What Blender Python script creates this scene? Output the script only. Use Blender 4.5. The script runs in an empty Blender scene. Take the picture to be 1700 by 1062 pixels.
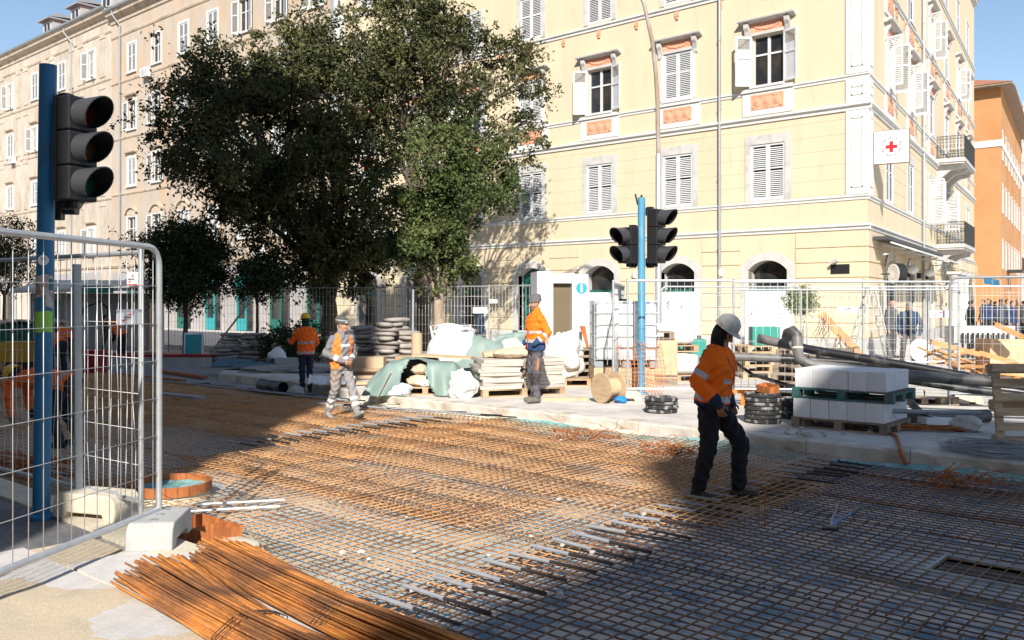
import bpy, math, random
import numpy as np
from mathutils import Vector, Matrix
RND = random.Random(11)
def nth(k): return '%d%s' % (k, {1:'st',2:'nd',3:'rd'}.get(k if k < 20 else k % 10, 'th'))
NR = np.random.default_rng(5)
PI = math.pi
sc = bpy.context.scene
COL = sc.collection

# ---------------------------------------------------------------- camera
YAW = math.atan2(.660, .751)          # street runs along X, houses stand at +Y
CA, SA = math.cos(YAW), math.sin(YAW)
FPX, HC, HV = 1500.0, 1.90, 500.0     # focal length in px of a 1700 px frame, eye height, horizon row
cam = bpy.data.cameras.new('camera')
cam.sensor_width = 36; cam.lens = FPX / 1700 * 36
cam.shift_y = -(531 - HV) / 1700
cam.clip_start = .05; cam.clip_end = 2000
co = bpy.data.objects.new('camera', cam); COL.objects.link(co)
co.location = (0, 0, HC); co.rotation_euler = (PI / 2, 0, YAW)
sc.camera = co

# ---------------------------------------------------------------- sun and sky
SUN_EL = math.radians(34)
LX, LY = -.645, .764                  # horizontal travel of the light
sun = bpy.data.lights.new('sun', 'SUN'); sun.energy = 5.0; sun.angle = math.radians(.55); sun.color = (1, .945, .865)
so = bpy.data.objects.new('sun', sun); COL.objects.link(so)
so.rotation_euler = Vector((LX * math.cos(SUN_EL), LY * math.cos(SUN_EL), -math.sin(SUN_EL))).to_track_quat('-Z', 'Y').to_euler()
so.location = (30, -35, 40)
w = bpy.data.worlds.new('World'); sc.world = w; w.use_nodes = True
nt = w.node_tree; bg = nt.nodes['Background']
sky = nt.nodes.new('ShaderNodeTexSky'); sky.sky_type = 'NISHITA'; sky.sun_disc = False
sky.sun_elevation = SUN_EL; sky.sun_rotation = math.atan2(-LX, -LY)
sky.air_density = 1.0; sky.dust_density = .3; sky.ozone_density = 1.4; sky.altitude = 10
nt.links.new(sky.outputs[0], bg.inputs[0]); bg.inputs[1].default_value = .100
sc.view_settings.view_transform = 'Standard'; sc.view_settings.look = 'None'
sc.view_settings.exposure = 0.62; sc.view_settings.gamma = 1; sc.view_settings.use_curve_mapping = False

# ---------------------------------------------------------------- geometry helpers
def C2W(xc, d, z=0.0):
    return Vector((CA * xc - SA * d, SA * xc + CA * d, z))
def G(u, v, z=.22):                   # point on a level of height z
    d = FPX * (HC - z) / (v - HV)
    return C2W((u - 850) / FPX * d, d, z)
def D(u, v, d):                       # point at a distance d
    return C2W((u - 850) / FPX * d, d, HC - (v - HV) / FPX * d)
def GD(u, d, z=.22):
    return C2W((u - 850) / FPX * d, d, z)
def camdir(phi):                      # heading: 0 right of the view, 90 away from it; returns z rotation for local +Y
    a = math.radians(phi)
    v = C2W(math.cos(a), math.sin(a))
    return math.atan2(v.y, v.x) - PI / 2

class MB:
    def __init__(s): s.v = []; s.f = []; s.m = []; s.T = None
    def add(s, vs, fs, mi=0):
        o = len(s.v)
        if s.T is not None: vs = [s.T @ Vector(p) for p in vs]
        s.v.extend([tuple(p) for p in vs]); s.f.extend([tuple(i + o for i in f) for f in fs]); s.m.extend([mi] * len(fs))
        return s
    def box(s, x0, x1, y0, y1, z0, z1, mi=0, M=None):
        vs = [(x0,y0,z0),(x1,y0,z0),(x1,y1,z0),(x0,y1,z0),(x0,y0,z1),(x1,y0,z1),(x1,y1,z1),(x0,y1,z1)]
        if M is not None: vs = [M @ Vector(p) for p in vs]
        return s.add(vs, [(0,3,2,1),(4,5,6,7),(0,1,5,4),(1,2,6,5),(2,3,7,6),(3,0,4,7)], mi)
    def cbox(s, c, sz, mi=0, rz=0, rx=0, ry=0):
        M = Matrix.Translation(Vector(c)) @ Matrix.Rotation(rz, 4, 'Z') @ Matrix.Rotation(ry, 4, 'Y') @ Matrix.Rotation(rx, 4, 'X')
        a, b, c2 = sz[0]/2, sz[1]/2, sz[2]/2
        return s.box(-a, a, -b, b, -c2, c2, mi, M)
    def bar(s, p0, p1, wdt, hgt, mi=0, up=(0,0,1)):     # rectangular bar between two points
        p0, p1 = Vector(p0), Vector(p1); t = (p1 - p0)
        L = t.length; t.normalize(); sd = t.cross(Vector(up))
        if sd.length < 1e-5: sd = t.cross(Vector((1,0,0)))
        sd.normalize(); u = sd.cross(t)
        M = Matrix((( *[t[0],sd[0],u[0]], p0[0]),( *[t[1],sd[1],u[1]], p0[1]),( *[t[2],sd[2],u[2]], p0[2]),(0,0,0,1)))
        return s.box(0, L, -wdt/2, wdt/2, -hgt/2, hgt/2, mi, M)
    def path(s, pts, r, n=8, mi=0, caps=True, closed=False):
        pts = [Vector(p) for p in pts]; k = len(pts)
        rs = r if isinstance(r, (list, tuple)) else [r] * k
        vs = []; nrm = None
        for i, p in enumerate(pts):
            if closed: t = pts[(i+1) % k] - pts[i-1]
            else: t = pts[min(i+1, k-1)] - pts[max(i-1, 0)]
            if t.length < 1e-9: t = Vector((0,0,1))
            t.normalize()
            if nrm is None:
                nrm = t.orthogonal().normalized()
            else:
                nrm = (nrm - t * nrm.dot(t))
                nrm = nrm.normalized() if nrm.length > 1e-6 else t.orthogonal().normalized()
            b = t.cross(nrm)
            for j in range(n):
                a = 2 * PI * j / n
                vs.append(p + (nrm * math.cos(a) + b * math.sin(a)) * rs[i])
        fs = []
        for i in range(k if closed else k - 1):
            i2 = (i + 1) % k
            for j in range(n):
                j2 = (j + 1) % n
                fs.append((i*n+j, i*n+j2, i2*n+j2, i2*n+j))
        if caps and not closed:
            fs.append(tuple(range(n-1, -1, -1))); fs.append(tuple((k-1)*n + j for j in range(n)))
        return s.add(vs, fs, mi)
    def tube(s, p0, p1, r, r1=None, n=8, mi=0, caps=True):
        return s.path([p0, p1], [r, r if r1 is None else r1], n, mi, caps)
    def lathe(s, prof, n=20, c=(0,0,0), mi=0, M=None, capb=True, capt=True):
        vs = []; fs = []
        for r, z in prof:
            for j in range(n):
                a = 2*PI*j/n
                vs.append(Vector((r*math.cos(a), r*math.sin(a), z)))
        if M is not None: vs = [M @ p for p in vs]
        vs = [p + Vector(c) for p in vs]
        k = len(prof)
        for i in range(k-1):
            for j in range(n):
                j2 = (j+1) % n
                fs.append((i*n+j, i*n+j2, (i+1)*n+j2, (i+1)*n+j))
        if capb: fs.append(tuple(range(n-1, -1, -1)))
        if capt: fs.append(tuple((k-1)*n + j for j in range(n)))
        return s.add(vs, fs, mi)
    def prism(s, poly, z0, z1, mi=0, M=None):            # polygon in xy pushed along z (counter-clockwise)
        n = len(poly)
        vs = [Vector((p[0], p[1], z0)) for p in poly] + [Vector((p[0], p[1], z1)) for p in poly]
        if M is not None: vs = [M @ p for p in vs]
        fs = [tuple(range(n-1, -1, -1)), tuple(range(n, 2*n))] + [(i, (i+1) % n, n+(i+1) % n, n+i) for i in range(n)]
        return s.add(vs, fs, mi)
    def prof_x(s, prof, x0, x1, mi=0):                   # (y,z) profile pushed along x
        n = len(prof)
        vs = [(x0, p[0], p[1]) for p in prof] + [(x1, p[0], p[1]) for p in prof]
        fs = [tuple(range(n)), tuple(range(2*n-1, n-1, -1))] + [(i, n+i, n+(i+1) % n, (i+1) % n) for i in range(n)]
        return s.add(vs, fs, mi)
    def ball(s, c, r, n=12, m=8, mi=0, M=None):
        rx, ry, rz = r if isinstance(r, (list, tuple)) else (r, r, r)
        prof = []
        vs = []; fs = []
        for i in range(m+1):
            t = PI * i / m
            for j in range(n):
                a = 2*PI*j/n
                vs.append(Vector((rx*math.sin(t)*math.cos(a), ry*math.sin(t)*math.sin(a), -rz*math.cos(t))))
        if M is not None: vs = [M @ p for p in vs]
        vs = [p + Vector(c) for p in vs]
        for i in range(m):
            for j in range(n):
                j2 = (j+1) % n
                fs.append((i*n+j, i*n+j2, (i+1)*n+j2, (i+1)*n+j))
        return s.add(vs, fs, mi)
    def mesh(s, name):
        me = bpy.data.meshes.new(name); me.from_pydata(s.v, [], s.f)
        if any(s.m): me.polygons.foreach_set('material_index', s.m)
        me.update(); return me
    def build(s, name, mats, parent=None, smooth=False, loc=None, rot=None, ang=40, weld=False):
        me = s.mesh(name)
        if weld:
            import bmesh
            bm = bmesh.new(); bm.from_mesh(me); bmesh.ops.remove_doubles(bm, verts=bm.verts, dist=1e-4)
            bmesh.ops.recalc_face_normals(bm, faces=bm.faces); bm.to_mesh(me); bm.free()
        for m in (mats if isinstance(mats, (list, tuple)) else [mats]): me.materials.append(m)
        if smooth:
            me.shade_smooth()
            me.set_sharp_from_angle(angle=math.radians(ang))
        return link(name, me, parent, loc, rot)

def link(name, data, parent=None, loc=None, rot=None):
    o = bpy.data.objects.new(name, data); COL.objects.link(o)
    if parent is not None: o.parent = parent
    if loc is not None: o.location = loc
    if rot is not None: o.rotation_euler = rot if hasattr(rot, '__len__') else (0, 0, rot)
    return o
def tag(o, label=None, cat=None, group=None, kind=None):
    if label: o['label'] = label
    if cat: o['category'] = cat
    if group: o['group'] = group
    if kind: o['kind'] = kind
    return o
def thing(name, label, cat, loc=(0,0,0), rot=0, group=None):
    o = link(name, None, None, loc, rot); o.empty_display_size = .1
    return tag(o, label, cat, group)
CH = {}
def copy_tree(o, loc=None, rot=None, label=None, group=None, parent=None):
    c = o.copy(); COL.objects.link(c)
    if parent is not None: c.parent = parent
    if loc is not None: c.location = loc
    if rot is not None: c.rotation_euler = rot if hasattr(rot, '__len__') else (0, 0, rot)
    if label: c['label'] = label
    if group: c['group'] = group
    for ch in list(o.children): copy_tree(ch, parent=c)
    return c
def np_mesh(name, V, F, mats, parent=None, loc=None, rot=None, mi=None):
    V = np.ascontiguousarray(V, dtype=np.float32); F = np.ascontiguousarray(F, dtype=np.int32)
    me = bpy.data.meshes.new(name); k = F.shape[1]
    me.vertices.add(len(V)); me.vertices.foreach_set('co', V.ravel())
    me.loops.add(F.size); me.loops.foreach_set('vertex_index', F.ravel())
    me.polygons.add(len(F)); me.polygons.foreach_set('loop_start', np.arange(0, F.size, k, dtype=np.int32))
    if mi is not None: me.polygons.foreach_set('material_index', np.ascontiguousarray(mi, dtype=np.int32))
    me.update(calc_edges=True)
    for m in (mats if isinstance(mats, (list, tuple)) else [mats]): me.materials.append(m)
    return link(name, me, parent, loc, rot)

# ---------------------------------------------------------------- materials
MATS = {}
def M(name, col, rough=.8, var=.12, scale=5, metal=0, bump=0, bscale=40, col2=None, c2scale=1.5, c2lo=.5, c2hi=.65,
      col3=None, c3scale=9, c3lo=.6, c3hi=.7, rnd=0, spec=.4, stretch=(1,1,1), attr=None, trans=0, alpha=1, emit=0):
    m = bpy.data.materials.new(name); m.use_nodes = True; MATS[name] = m
    n = m.node_tree.nodes; l = m.node_tree.links; b = n['Principled BSDF']
    b.inputs['Roughness'].default_value = rough; b.inputs['Metallic'].default_value = metal
    b.inputs['Specular IOR Level'].default_value = spec
    tc = n.new('ShaderNodeTexCoord'); mp = n.new('ShaderNodeMapping'); mp.inputs['Scale'].default_value = stretch
    l.new(tc.outputs['Object'], mp.inputs[0])
    def noise(s, det=5, rg=.6):
        x = n.new('ShaderNodeTexNoise'); x.inputs['Scale'].default_value = s; x.inputs['Detail'].default_value = det
        x.inputs['Roughness'].default_value = rg; l.new(mp.outputs[0], x.inputs['Vector']); return x
    def mix(fac, a, bb, bt='MIX'):
        x = n.new('ShaderNodeMix'); x.data_type = 'RGBA'; x.blend_type = bt
        for sock, val in ((x.inputs[0], fac), (x.inputs[6], a), (x.inputs[7], bb)):
            if isinstance(val, (int, float)): sock.default_value = val
            elif isinstance(val, (tuple, list)): sock.default_value = (*val[:3], 1)
            else: l.new(val, sock)
        return x.outputs[2]
    def ramp(src, lo, hi):
        x = n.new('ShaderNodeMapRange'); x.inputs[1].default_value = lo; x.inputs[2].default_value = hi
        l.new(src, x.inputs[0]); return x.outputs[0]
    if attr:
        a = n.new('ShaderNodeAttribute'); a.attribute_name = attr; base = a.outputs['Color']
    else: base = col
    cur = base
    if col2 is not None: cur = mix(ramp(noise(c2scale).outputs[0], c2lo, c2hi), cur, col2)
    if col3 is not None: cur = mix(ramp(noise(c3scale, 8, .7).outputs[0], c3lo, c3hi), cur, col3)
    if var:
        nz = noise(scale, 6)
        vv = n.new('ShaderNodeMapRange'); vv.inputs[1].default_value = .3; vv.inputs[2].default_value = .7
        vv.inputs[3].default_value = 1 - var; vv.inputs[4].default_value = 1 + var; l.new(nz.outputs[0], vv.inputs[0])
        hsv = n.new('ShaderNodeHueSaturation'); l.new(vv.outputs[0], hsv.inputs['Value'])
        if isinstance(cur, (tuple, list)): hsv.inputs['Color'].default_value = (*cur[:3], 1)
        else: l.new(cur, hsv.inputs['Color'])
        cur = hsv.outputs[0]
    if rnd:
        oi = n.new('ShaderNodeObjectInfo')
        vv = n.new('ShaderNodeMapRange'); vv.inputs[3].default_value = 1 - rnd; vv.inputs[4].default_value = 1 + rnd
        l.new(oi.outputs['Random'], vv.inputs[0])
        hsv = n.new('ShaderNodeHueSaturation'); l.new(vv.outputs[0], hsv.inputs['Value'])
        if isinstance(cur, (tuple, list)): hsv.inputs['Color'].default_value = (*cur[:3], 1)
        else: l.new(cur, hsv.inputs['Color'])
        cur = hsv.outputs[0]
    if isinstance(cur, (tuple, list)): b.inputs['Base Color'].default_value = (*cur[:3], 1)
    else: l.new(cur, b.inputs['Base Color'])
    if bump:
        bp = n.new('ShaderNodeBump'); bp.inputs['Strength'].default_value = bump; bp.inputs['Distance'].default_value = .02
        l.new(noise(bscale, 8, .65).outputs[0], bp.inputs['Height']); l.new(bp.outputs[0], b.inputs['Normal'])
    if trans: b.inputs['Transmission Weight'].default_value = trans
    if alpha < 1: b.inputs['Alpha'].default_value = alpha
    return m

M('yellow_plaster', (.62,.52,.365), .9, .07, 1.2, bump=.16, bscale=25, col2=(.585,.485,.335), c2scale=.6, c2lo=.42, c2hi=.68, col3=(.47,.365,.245), c3scale=1.5, c3lo=.56, c3hi=.88, stretch=(1.6,1.6,.35))
M('white_plaster', (.60,.595,.575), .85, .06, 2.5, bump=.12, bscale=30, col2=(.52,.505,.48), c2scale=1.6, c2lo=.55, c2hi=.75)
M('stone_trim', (.50,.485,.465), .85, .10, 3, bump=.2, bscale=25, col2=(.41,.395,.38), c2scale=2.2)
M('shutter_white', (.60,.605,.605), .55, .07, 4, col3=(.46,.45,.43), c3scale=7, c3lo=.68, c3hi=.75, rnd=.03)
M('terracotta', (.70,.34,.215), .85, .12, 5, bump=.2, bscale=20, col2=(.60,.28,.17), c2scale=4)
M('window_glass', (.02,.022,.025), .06, 0, spec=.6, col2=(.06,.045,.035), c2scale=1.1, c2lo=.45, c2hi=.6)
M('dark_room', (.03,.025,.022), .9, 0)
M('wood_frame_white', (.60,.595,.58), .5, .04)
M('beige_plaster', (.45,.38,.305), .92, .17, 1.6, bump=.3, bscale=12, col2=(.53,.455,.375), c2scale=.45, c2lo=.42, c2hi=.62, col3=(.33,.23,.16), c3scale=1.3, c3lo=.58, c3hi=.78, stretch=(1,1,.45))
M('beige_plaster_smooth', (.45,.38,.31), .92, .08, 1.4, bump=.2, bscale=14, col2=(.50,.36,.245), c2scale=.5, c2lo=.45, c2hi=.65, col3=(.40,.29,.2), c3scale=1.1, c3lo=.62, c3hi=.82, stretch=(1,1,.4))
M('beige_trim', (.52,.42,.32), .9, .14, 3, bump=.3, bscale=16, col2=(.36,.28,.2), c2scale=1.2, c2lo=.5, c2hi=.7)
M('zinc', (.36,.38,.40), .45, .1, 3, metal=.6)
M('roof_grey', (.27,.28,.29), .6, .1, 4)
M('roof_tile', (.36,.15,.09), .85, .25, 9, bump=.3, bscale=12)
M('shop_grey', (.36,.34,.33), .8, .12, 2, col3=(.25,.24,.24), c3scale=3, c3lo=.55, c3hi=.7)
M('turquoise', (.03,.30,.32), .5, .06)
M('green_door', (.015,.13,.105), .45, .1, 4)
M('orange_plaster', (.50,.255,.11), .9, .10, 1.0, bump=.15, bscale=12, col2=(.45,.205,.075), c2scale=.25, c3scale=1.4, col3=(.72,.60,.48), c3lo=.70, c3hi=.73)
M('black_iron', (.03,.03,.032), .5, .1)
M('plain_wall', (.45,.38,.3), .9, .1, 1)
M('membrane', (.43,.465,.445), .6, .10, 3, bump=.35, bscale=5, col3=(.29,.365,.375), c3scale=1.1, c3lo=.50, c3hi=.68, col2=(.42,.41,.37), c2scale=1.6)
def mud_on_membrane():               # dried mud carried over the right part of the membrane
    m = MATS['membrane']; n = m.node_tree.nodes; l = m.node_tree.links; b = n['Principled BSDF']; src = b.inputs['Base Color'].links[0].from_socket
    tc = n.new('ShaderNodeTexCoord'); sp = n.new('ShaderNodeSeparateXYZ'); l.new(tc.outputs['Object'], sp.inputs[0])
    mp = n.new('ShaderNodeMapping'); mp.inputs['Scale'].default_value = (1.3,3.2,1); mp.inputs['Rotation'].default_value = (0,0,.5); l.new(tc.outputs['Object'], mp.inputs[0])
    nz = n.new('ShaderNodeTexNoise'); nz.inputs['Scale'].default_value = 2.2; nz.inputs['Detail'].default_value = 7; nz.inputs['Roughness'].default_value = .65; nz.inputs['Distortion'].default_value = .8; l.new(mp.outputs[0], nz.inputs['Vector'])
    r1 = n.new('ShaderNodeMapRange'); r1.inputs[1].default_value = .44; r1.inputs[2].default_value = .54; l.new(nz.outputs[0], r1.inputs[0])
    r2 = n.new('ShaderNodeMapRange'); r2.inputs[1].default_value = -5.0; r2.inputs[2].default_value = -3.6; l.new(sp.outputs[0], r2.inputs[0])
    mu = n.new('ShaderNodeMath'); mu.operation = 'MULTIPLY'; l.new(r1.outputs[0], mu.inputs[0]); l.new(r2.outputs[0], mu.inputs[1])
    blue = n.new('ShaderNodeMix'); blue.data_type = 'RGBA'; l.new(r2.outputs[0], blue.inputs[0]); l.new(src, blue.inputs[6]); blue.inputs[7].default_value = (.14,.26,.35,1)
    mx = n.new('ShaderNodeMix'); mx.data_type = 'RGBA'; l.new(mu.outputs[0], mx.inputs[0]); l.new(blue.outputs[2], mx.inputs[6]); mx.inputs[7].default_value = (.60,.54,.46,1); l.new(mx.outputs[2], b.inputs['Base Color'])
mud_on_membrane()
M('ground_dirt', (.30,.27,.24), .95, .2, 2, bump=.5, bscale=18, col2=(.22,.2,.18))
M('gravel', (.33,.305,.28), .95, .28, 22, bump=.9, bscale=40, col2=(.25,.23,.21), c2scale=1.2)
M('plaza_stone', (.60,.56,.51), .85, .14, 3, bump=.35, bscale=22, col2=(.46,.425,.385), c2scale=.8, c2lo=.45, c2hi=.7, col3=(.34,.31,.28), c3scale=3.5, c3lo=.60, c3hi=.78)
M('near_stone', (.55,.525,.50), .85, .12, 7, bump=.3, bscale=45, col2=(.60,.52,.41), c2scale=.75, c2lo=.47, c2hi=.60, col3=(.40,.38,.37), c3scale=14, c3lo=.58, c3hi=.72, rnd=.03)
M('asphalt', (.13,.13,.135), .9, .3, 30, bump=.5, bscale=80, col2=(.20,.19,.18), c2scale=1.5)
M('kerb_stone', (.58,.53,.465), .85, .22, 4, bump=.4, bscale=14, col2=(.42,.36,.29), c2scale=1.6, c2lo=.5, c2hi=.68, col3=(.30,.26,.22), c3scale=6, c3lo=.66, c3hi=.8, rnd=.05)
M('concrete', (.40,.40,.385), .85, .10, 5, bump=.3, bscale=40, col2=(.32,.32,.31), c2scale=2.5)
M('concrete_pale', (.60,.54,.42), .9, .10, 5, bump=.35, bscale=26, col2=(.48,.42,.32), c2scale=3)
M('white_block', (.70,.705,.71), .9, .08, 6, bump=.35, bscale=50, rnd=.05, col3=(.55,.545,.54), c3scale=7, c3lo=.62, c3hi=.75)
M('rust', (.50,.27,.12), .85, .28, 14, col2=(.33,.14,.055), c2scale=3, c2lo=.5, c2hi=.7, col3=(.62,.40,.21), c3scale=20, c3lo=.52, c3hi=.66, rnd=.15)
M('rust_shaded', (.22,.115,.065), .85, .3, 14, col2=(.13,.07,.045), c2scale=3, c2lo=.45, c2hi=.65, col3=(.36,.17,.07), c3scale=18, c3lo=.58, c3hi=.7)  # rust darkened for sheets lying in shade, the shade is in the colour
M('rust_bundle', (.52,.195,.04), .8, .30, 10, col2=(.20,.085,.035), c2scale=3, c2lo=.45, c2hi=.65, col3=(.66,.42,.2), c3scale=30, c3lo=.66, c3hi=.7, rnd=.42, stretch=(.5,1,1), bump=.5, bscale=90)
M('rust_plate', (.36,.115,.035), .8, .25, 6, bump=.2, bscale=30, col2=(.50,.18,.05), c2scale=7, stretch=(3,3,.6))
M('dark_steel', (.045,.04,.04), .55, .2, 10, metal=.3)
M('dowel_sleeve', (.27,.28,.30), .5, .1, 8)
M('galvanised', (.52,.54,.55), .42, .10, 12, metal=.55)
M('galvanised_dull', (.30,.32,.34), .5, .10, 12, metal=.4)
M('wire', (.60,.60,.59), .45, .05, metal=.4)
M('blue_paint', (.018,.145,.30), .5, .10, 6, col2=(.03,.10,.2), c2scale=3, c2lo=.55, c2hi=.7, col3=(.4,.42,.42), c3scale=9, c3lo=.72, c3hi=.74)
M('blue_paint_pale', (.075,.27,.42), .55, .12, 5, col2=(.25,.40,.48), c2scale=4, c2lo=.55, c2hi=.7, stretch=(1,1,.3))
M('signal_black', (.018,.018,.02), .42, .1, 5)
M('signal_visor', (.05,.052,.056), .4, .1, 5)
M('visor_inside', (.012,.012,.013), .7, 0)
M('lens_red', (.07,.007,.006), .2, 0)
M('lens_amber', (.08,.035,.01), .2, 0)
M('lens_green', (.008,.05,.03), .2, 0)
M('pallet_wood', (.47,.34,.21), .85, .2, 6, bump=.25, bscale=18, col2=(.33,.22,.13), c2scale=2, stretch=(.6,3,3), rnd=.1)
M('pallet_grey', (.30,.235,.175), .85, .2, 6, bump=.25, bscale=18, col2=(.2,.155,.12), c2scale=2, stretch=(.6,3,3), rnd=.1)
M('pallet_green', (.05,.15,.145), .8, .2, 6, col2=(.16,.13,.1), c2scale=3)
M('plywood', (.56,.40,.25), .8, .10, 3, col2=(.45,.31,.19), c2scale=2)
M('orange_board', (.56,.30,.12), .75, .18, 5, col2=(.40,.2,.08), c2scale=2, rnd=.12)
M('slab_stone', (.52,.47,.41), .9, .15, 5, bump=.4, bscale=22, col2=(.38,.34,.3), c2scale=2.5, rnd=.12)
M('paper_sack', (.56,.44,.31), .85, .12, 4, bump=.3, bscale=10, rnd=.08)
M('cement_sack', (.36,.32,.28), .9, .15, 4, bump=.4, bscale=14, col2=(.25,.22,.2), c2scale=2.5, rnd=.15)
M('bag_white', (.70,.70,.695), .6, .06, 3, bump=.9, bscale=7, col2=(.60,.58,.55), c2scale=3, c2lo=.5, c2hi=.7)
M('tarp_green', (.20,.275,.245), .5, .12, 3, bump=.3, bscale=5)
M('tarp_blue', (.09,.16,.19), .35, .15, 4, bump=.3, bscale=6)
M('black_pipe', (.014,.014,.016), .4, .2, 7, col2=(.10,.095,.09), c2scale=4, c2lo=.52, c2hi=.68)
M('grey_pipe', (.15,.145,.14), .5, .2, 7, col2=(.05,.05,.05), c2scale=3, c2lo=.5, c2hi=.62)
M('black_rubber', (.03,.03,.031), .75, .3, 8, col2=(.30,.29,.28), c2scale=8, c2lo=.52, c2hi=.64)
M('plastic_white', (.74,.76,.76), .4, .03, 3)
M('plastic_wrap', (.55,.53,.51), .35, .1, 5, bump=.4, bscale=10)
M('plastic_blue', (.02,.22,.55), .4, .05)
M('green_crate', (.03,.26,.21), .5, .08)
M('orange_plastic', (.80,.22,.03), .5, .06)
M('alu', (.62,.62,.60), .35, .08, 6, metal=.5)
M('cardboard', (.50,.37,.24), .85, .06)
M('bark_pale', (.34,.27,.205), .95, .22, 6, bump=.8, bscale=16, col2=(.16,.12,.09), c2scale=5, stretch=(1,1,.35))
M('bark_dark', (.11,.085,.065), .95, .25, 7, bump=.8, bscale=16, stretch=(1,1,.35))
M('info_blue', (.02,.33,.60), .45, .03)
M('print_white', (.80,.80,.79), .6, .02)
M('print_red', (.70,.015,.025), .5, .02)
M('print_black', (.02,.02,.022), .6, 0)
M('print_green', (.25,.55,.08), .6, .08)
M('kiosk_white', (.70,.71,.71), .45, .04, 2)
M('smoked_glass', (.17,.135,.085), .08, 0, spec=.7)
M('yellow_machine', (.55,.30,.02), .5, .1)
M('red_paint', (.28,.012,.03), .5, .1)
M('stone_chip', (.47,.43,.38), .9, .15, 20, rnd=.15)
M('teal_slab', (.16,.34,.33), .6, .15, 8, col2=(.30,.45,.44), c2scale=5)
M('awning', (.55,.55,.53), .7, .06)
M('awning_dark', (.06,.06,.065), .7, .06)
M('person_cloth', (1,1,1), .85, .10, 14, bump=.25, bscale=55, attr='col', spec=.25)
M('helmet_white', (.52,.505,.47), .5, .12, 16, col2=(.34,.33,.30), c2scale=12, c2lo=.55, c2hi=.66)
M('helmet_yellow', (.72,.42,.02), .4, .06, 10)
M('knit_grey', (.13,.13,.13), .95, .15, 60, bump=.5, bscale=90)
M('knit_stripe', (.085,.085,.085), .95, .2, 50, bump=.5, bscale=90)
M('hair_dark', (.02,.016,.013), .7, .2, 30)
M('hair_grey', (.22,.2,.185), .8, .2, 30)
M('tool_blue', (.03,.09,.24), .4, .1)
def leafmat(name, c, c2):
    m = M(name, c, .6, .25, 1.3, col2=c2, c2scale=.9, c2lo=.42, c2hi=.62, spec=.22)
    return m
leafmat('leaf_oak', (.036,.045,.017), (.125,.125,.045))
leafmat('leaf_bright', (.048,.074,.022), (.115,.135,.045))
leafmat('leaf_dark', (.026,.042,.018), (.045,.066,.022))
leafmat('leaf_topiary', (.10,.15,.035), (.19,.20,.06))
mt = MATS
# ================================================================= ground and street
def grid_holes(x0, x1, y0, y1, holes):
    xs = sorted({x0, x1, *[h[0] for h in holes], *[h[1] for h in holes]}); ys = sorted({y0, y1, *[h[2] for h in holes], *[h[3] for h in holes]})
    xs = [x for x in xs if x0 <= x <= x1]; ys = [y for y in ys if y0 <= y <= y1]
    for a, b in zip(xs, xs[1:]):
        for c, d in zip(ys, ys[1:]):
            mx, my = (a+b)/2, (c+d)/2
            if not any(h[0] < mx < h[1] and h[2] < my < h[3] for h in holes): yield a, b, c, d

b = MB(); b.add([(-400,-300,-.4),(400,-300,-.4),(400,500,-.4),(-400,500,-.4)], [(0,1,2,3)])
tag(b.build('ground', mt['ground_dirt']), kind='structure')
pit = G(1655, 962, .0); PITX, PITY = pit.x, pit.y
ring_c = G(283, 826, .0)
b = MB()
for a, c, e, f in grid_holes(-60, 20, 1, 11.6, [(PITX-.40, PITX+.40, PITY-.24, PITY+.24)]):
    b.add([(a,e,0),(c,e,0),(c,f,0),(a,f,0)], [(0,1,2,3)])
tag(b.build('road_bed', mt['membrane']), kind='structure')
# drainage pit in the road bed
t = thing('drain_pit', 'open square concrete drain pit under the rebar at the right edge', 'pit', (PITX, PITY, 0))
b = MB()
for a, c, e, f in grid_holes(-.95, .75, -.55, .55, [(-.38, .38, -.22, .22)]): b.box(a, c, e, f, .004, .03)
b.build('collar', mt['concrete'], t)
b = MB(); b.box(-.40,-.38,-.24,.24,-.38,.05); b.box(.38,.40,-.24,.24,-.38,.05); b.box(-.38,.38,-.24,-.22,-.38,.05); b.box(-.38,.38,.22,.24,-.38,.05)
b.box(-.38,.38,-.22,.22,-.38,-.36)
b.build('shaft', mt['concrete'], t)

# raised square in front of the houses
KY = 10.5
poly = [(60,KY+.32),(-13,KY+.42),(-15,KY+1.0),(-19.3,KY+1.2),(-20.2,KY+1.9),(-20.4,16.2),(-24,17.5),(-140,17.5),(-140,140),(60,140)]
b = MB(); b.prism(poly, -.3, .22); tag(b.build('plaza_paving', mt['plaza_stone']), kind='structure')
b = MB(); b.add([(-140,11.2,.05),(-12.6,11.2,.05),(-12.6,17.8,.05),(-140,17.8,.05)], [(0,1,2,3)]); b.add([(-140,10.6,.03),(-13.2,10.6,.03),(-13.2,11.25,.05),(-140,11.25,.05)], [(0,1,2,3)])
tag(b.build('gravel_strip', mt['gravel']), kind='structure')
def rough_box(L, W, H, seed, j=.012, nx=7):
    r = random.Random(seed); b = MB(); ys = [0, .02, W-.02, W]; zs = [0, H*.5, H-.02, H]
    def ringpts(x):
        return [(x,0,0),(x,0,H*.5),(x,.0,H-.025),(x,.025,H),(x,W*.5,H),(x,W,H-.005),(x,W,0)]
    vs = []; n = 7
    for i in range(nx+1):
        x = L*i/nx
        for k, p in enumerate(ringpts(x)):
            e = 1 if 0 < i < nx else .25
            vs.append((p[0]+(r.uniform(-j,j) if 0 < i < nx else 0), p[1]+r.uniform(-j,j)*e*(k in (1,2,3)), p[2]+r.uniform(-j,j*.4)*e*(k in (2,3,4))))
    fs = [(i*n+k, (i+1)*n+k, (i+1)*n+(k+1) % n, i*n+(k+1) % n) for i in range(nx) for k in range(n)]
    fs = [tuple(reversed(f)) for f in fs]
    fs += [tuple(range(n)), tuple(nx*n+k for k in range(n-1,-1,-1))]
    b.add(vs, fs); return b
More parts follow.
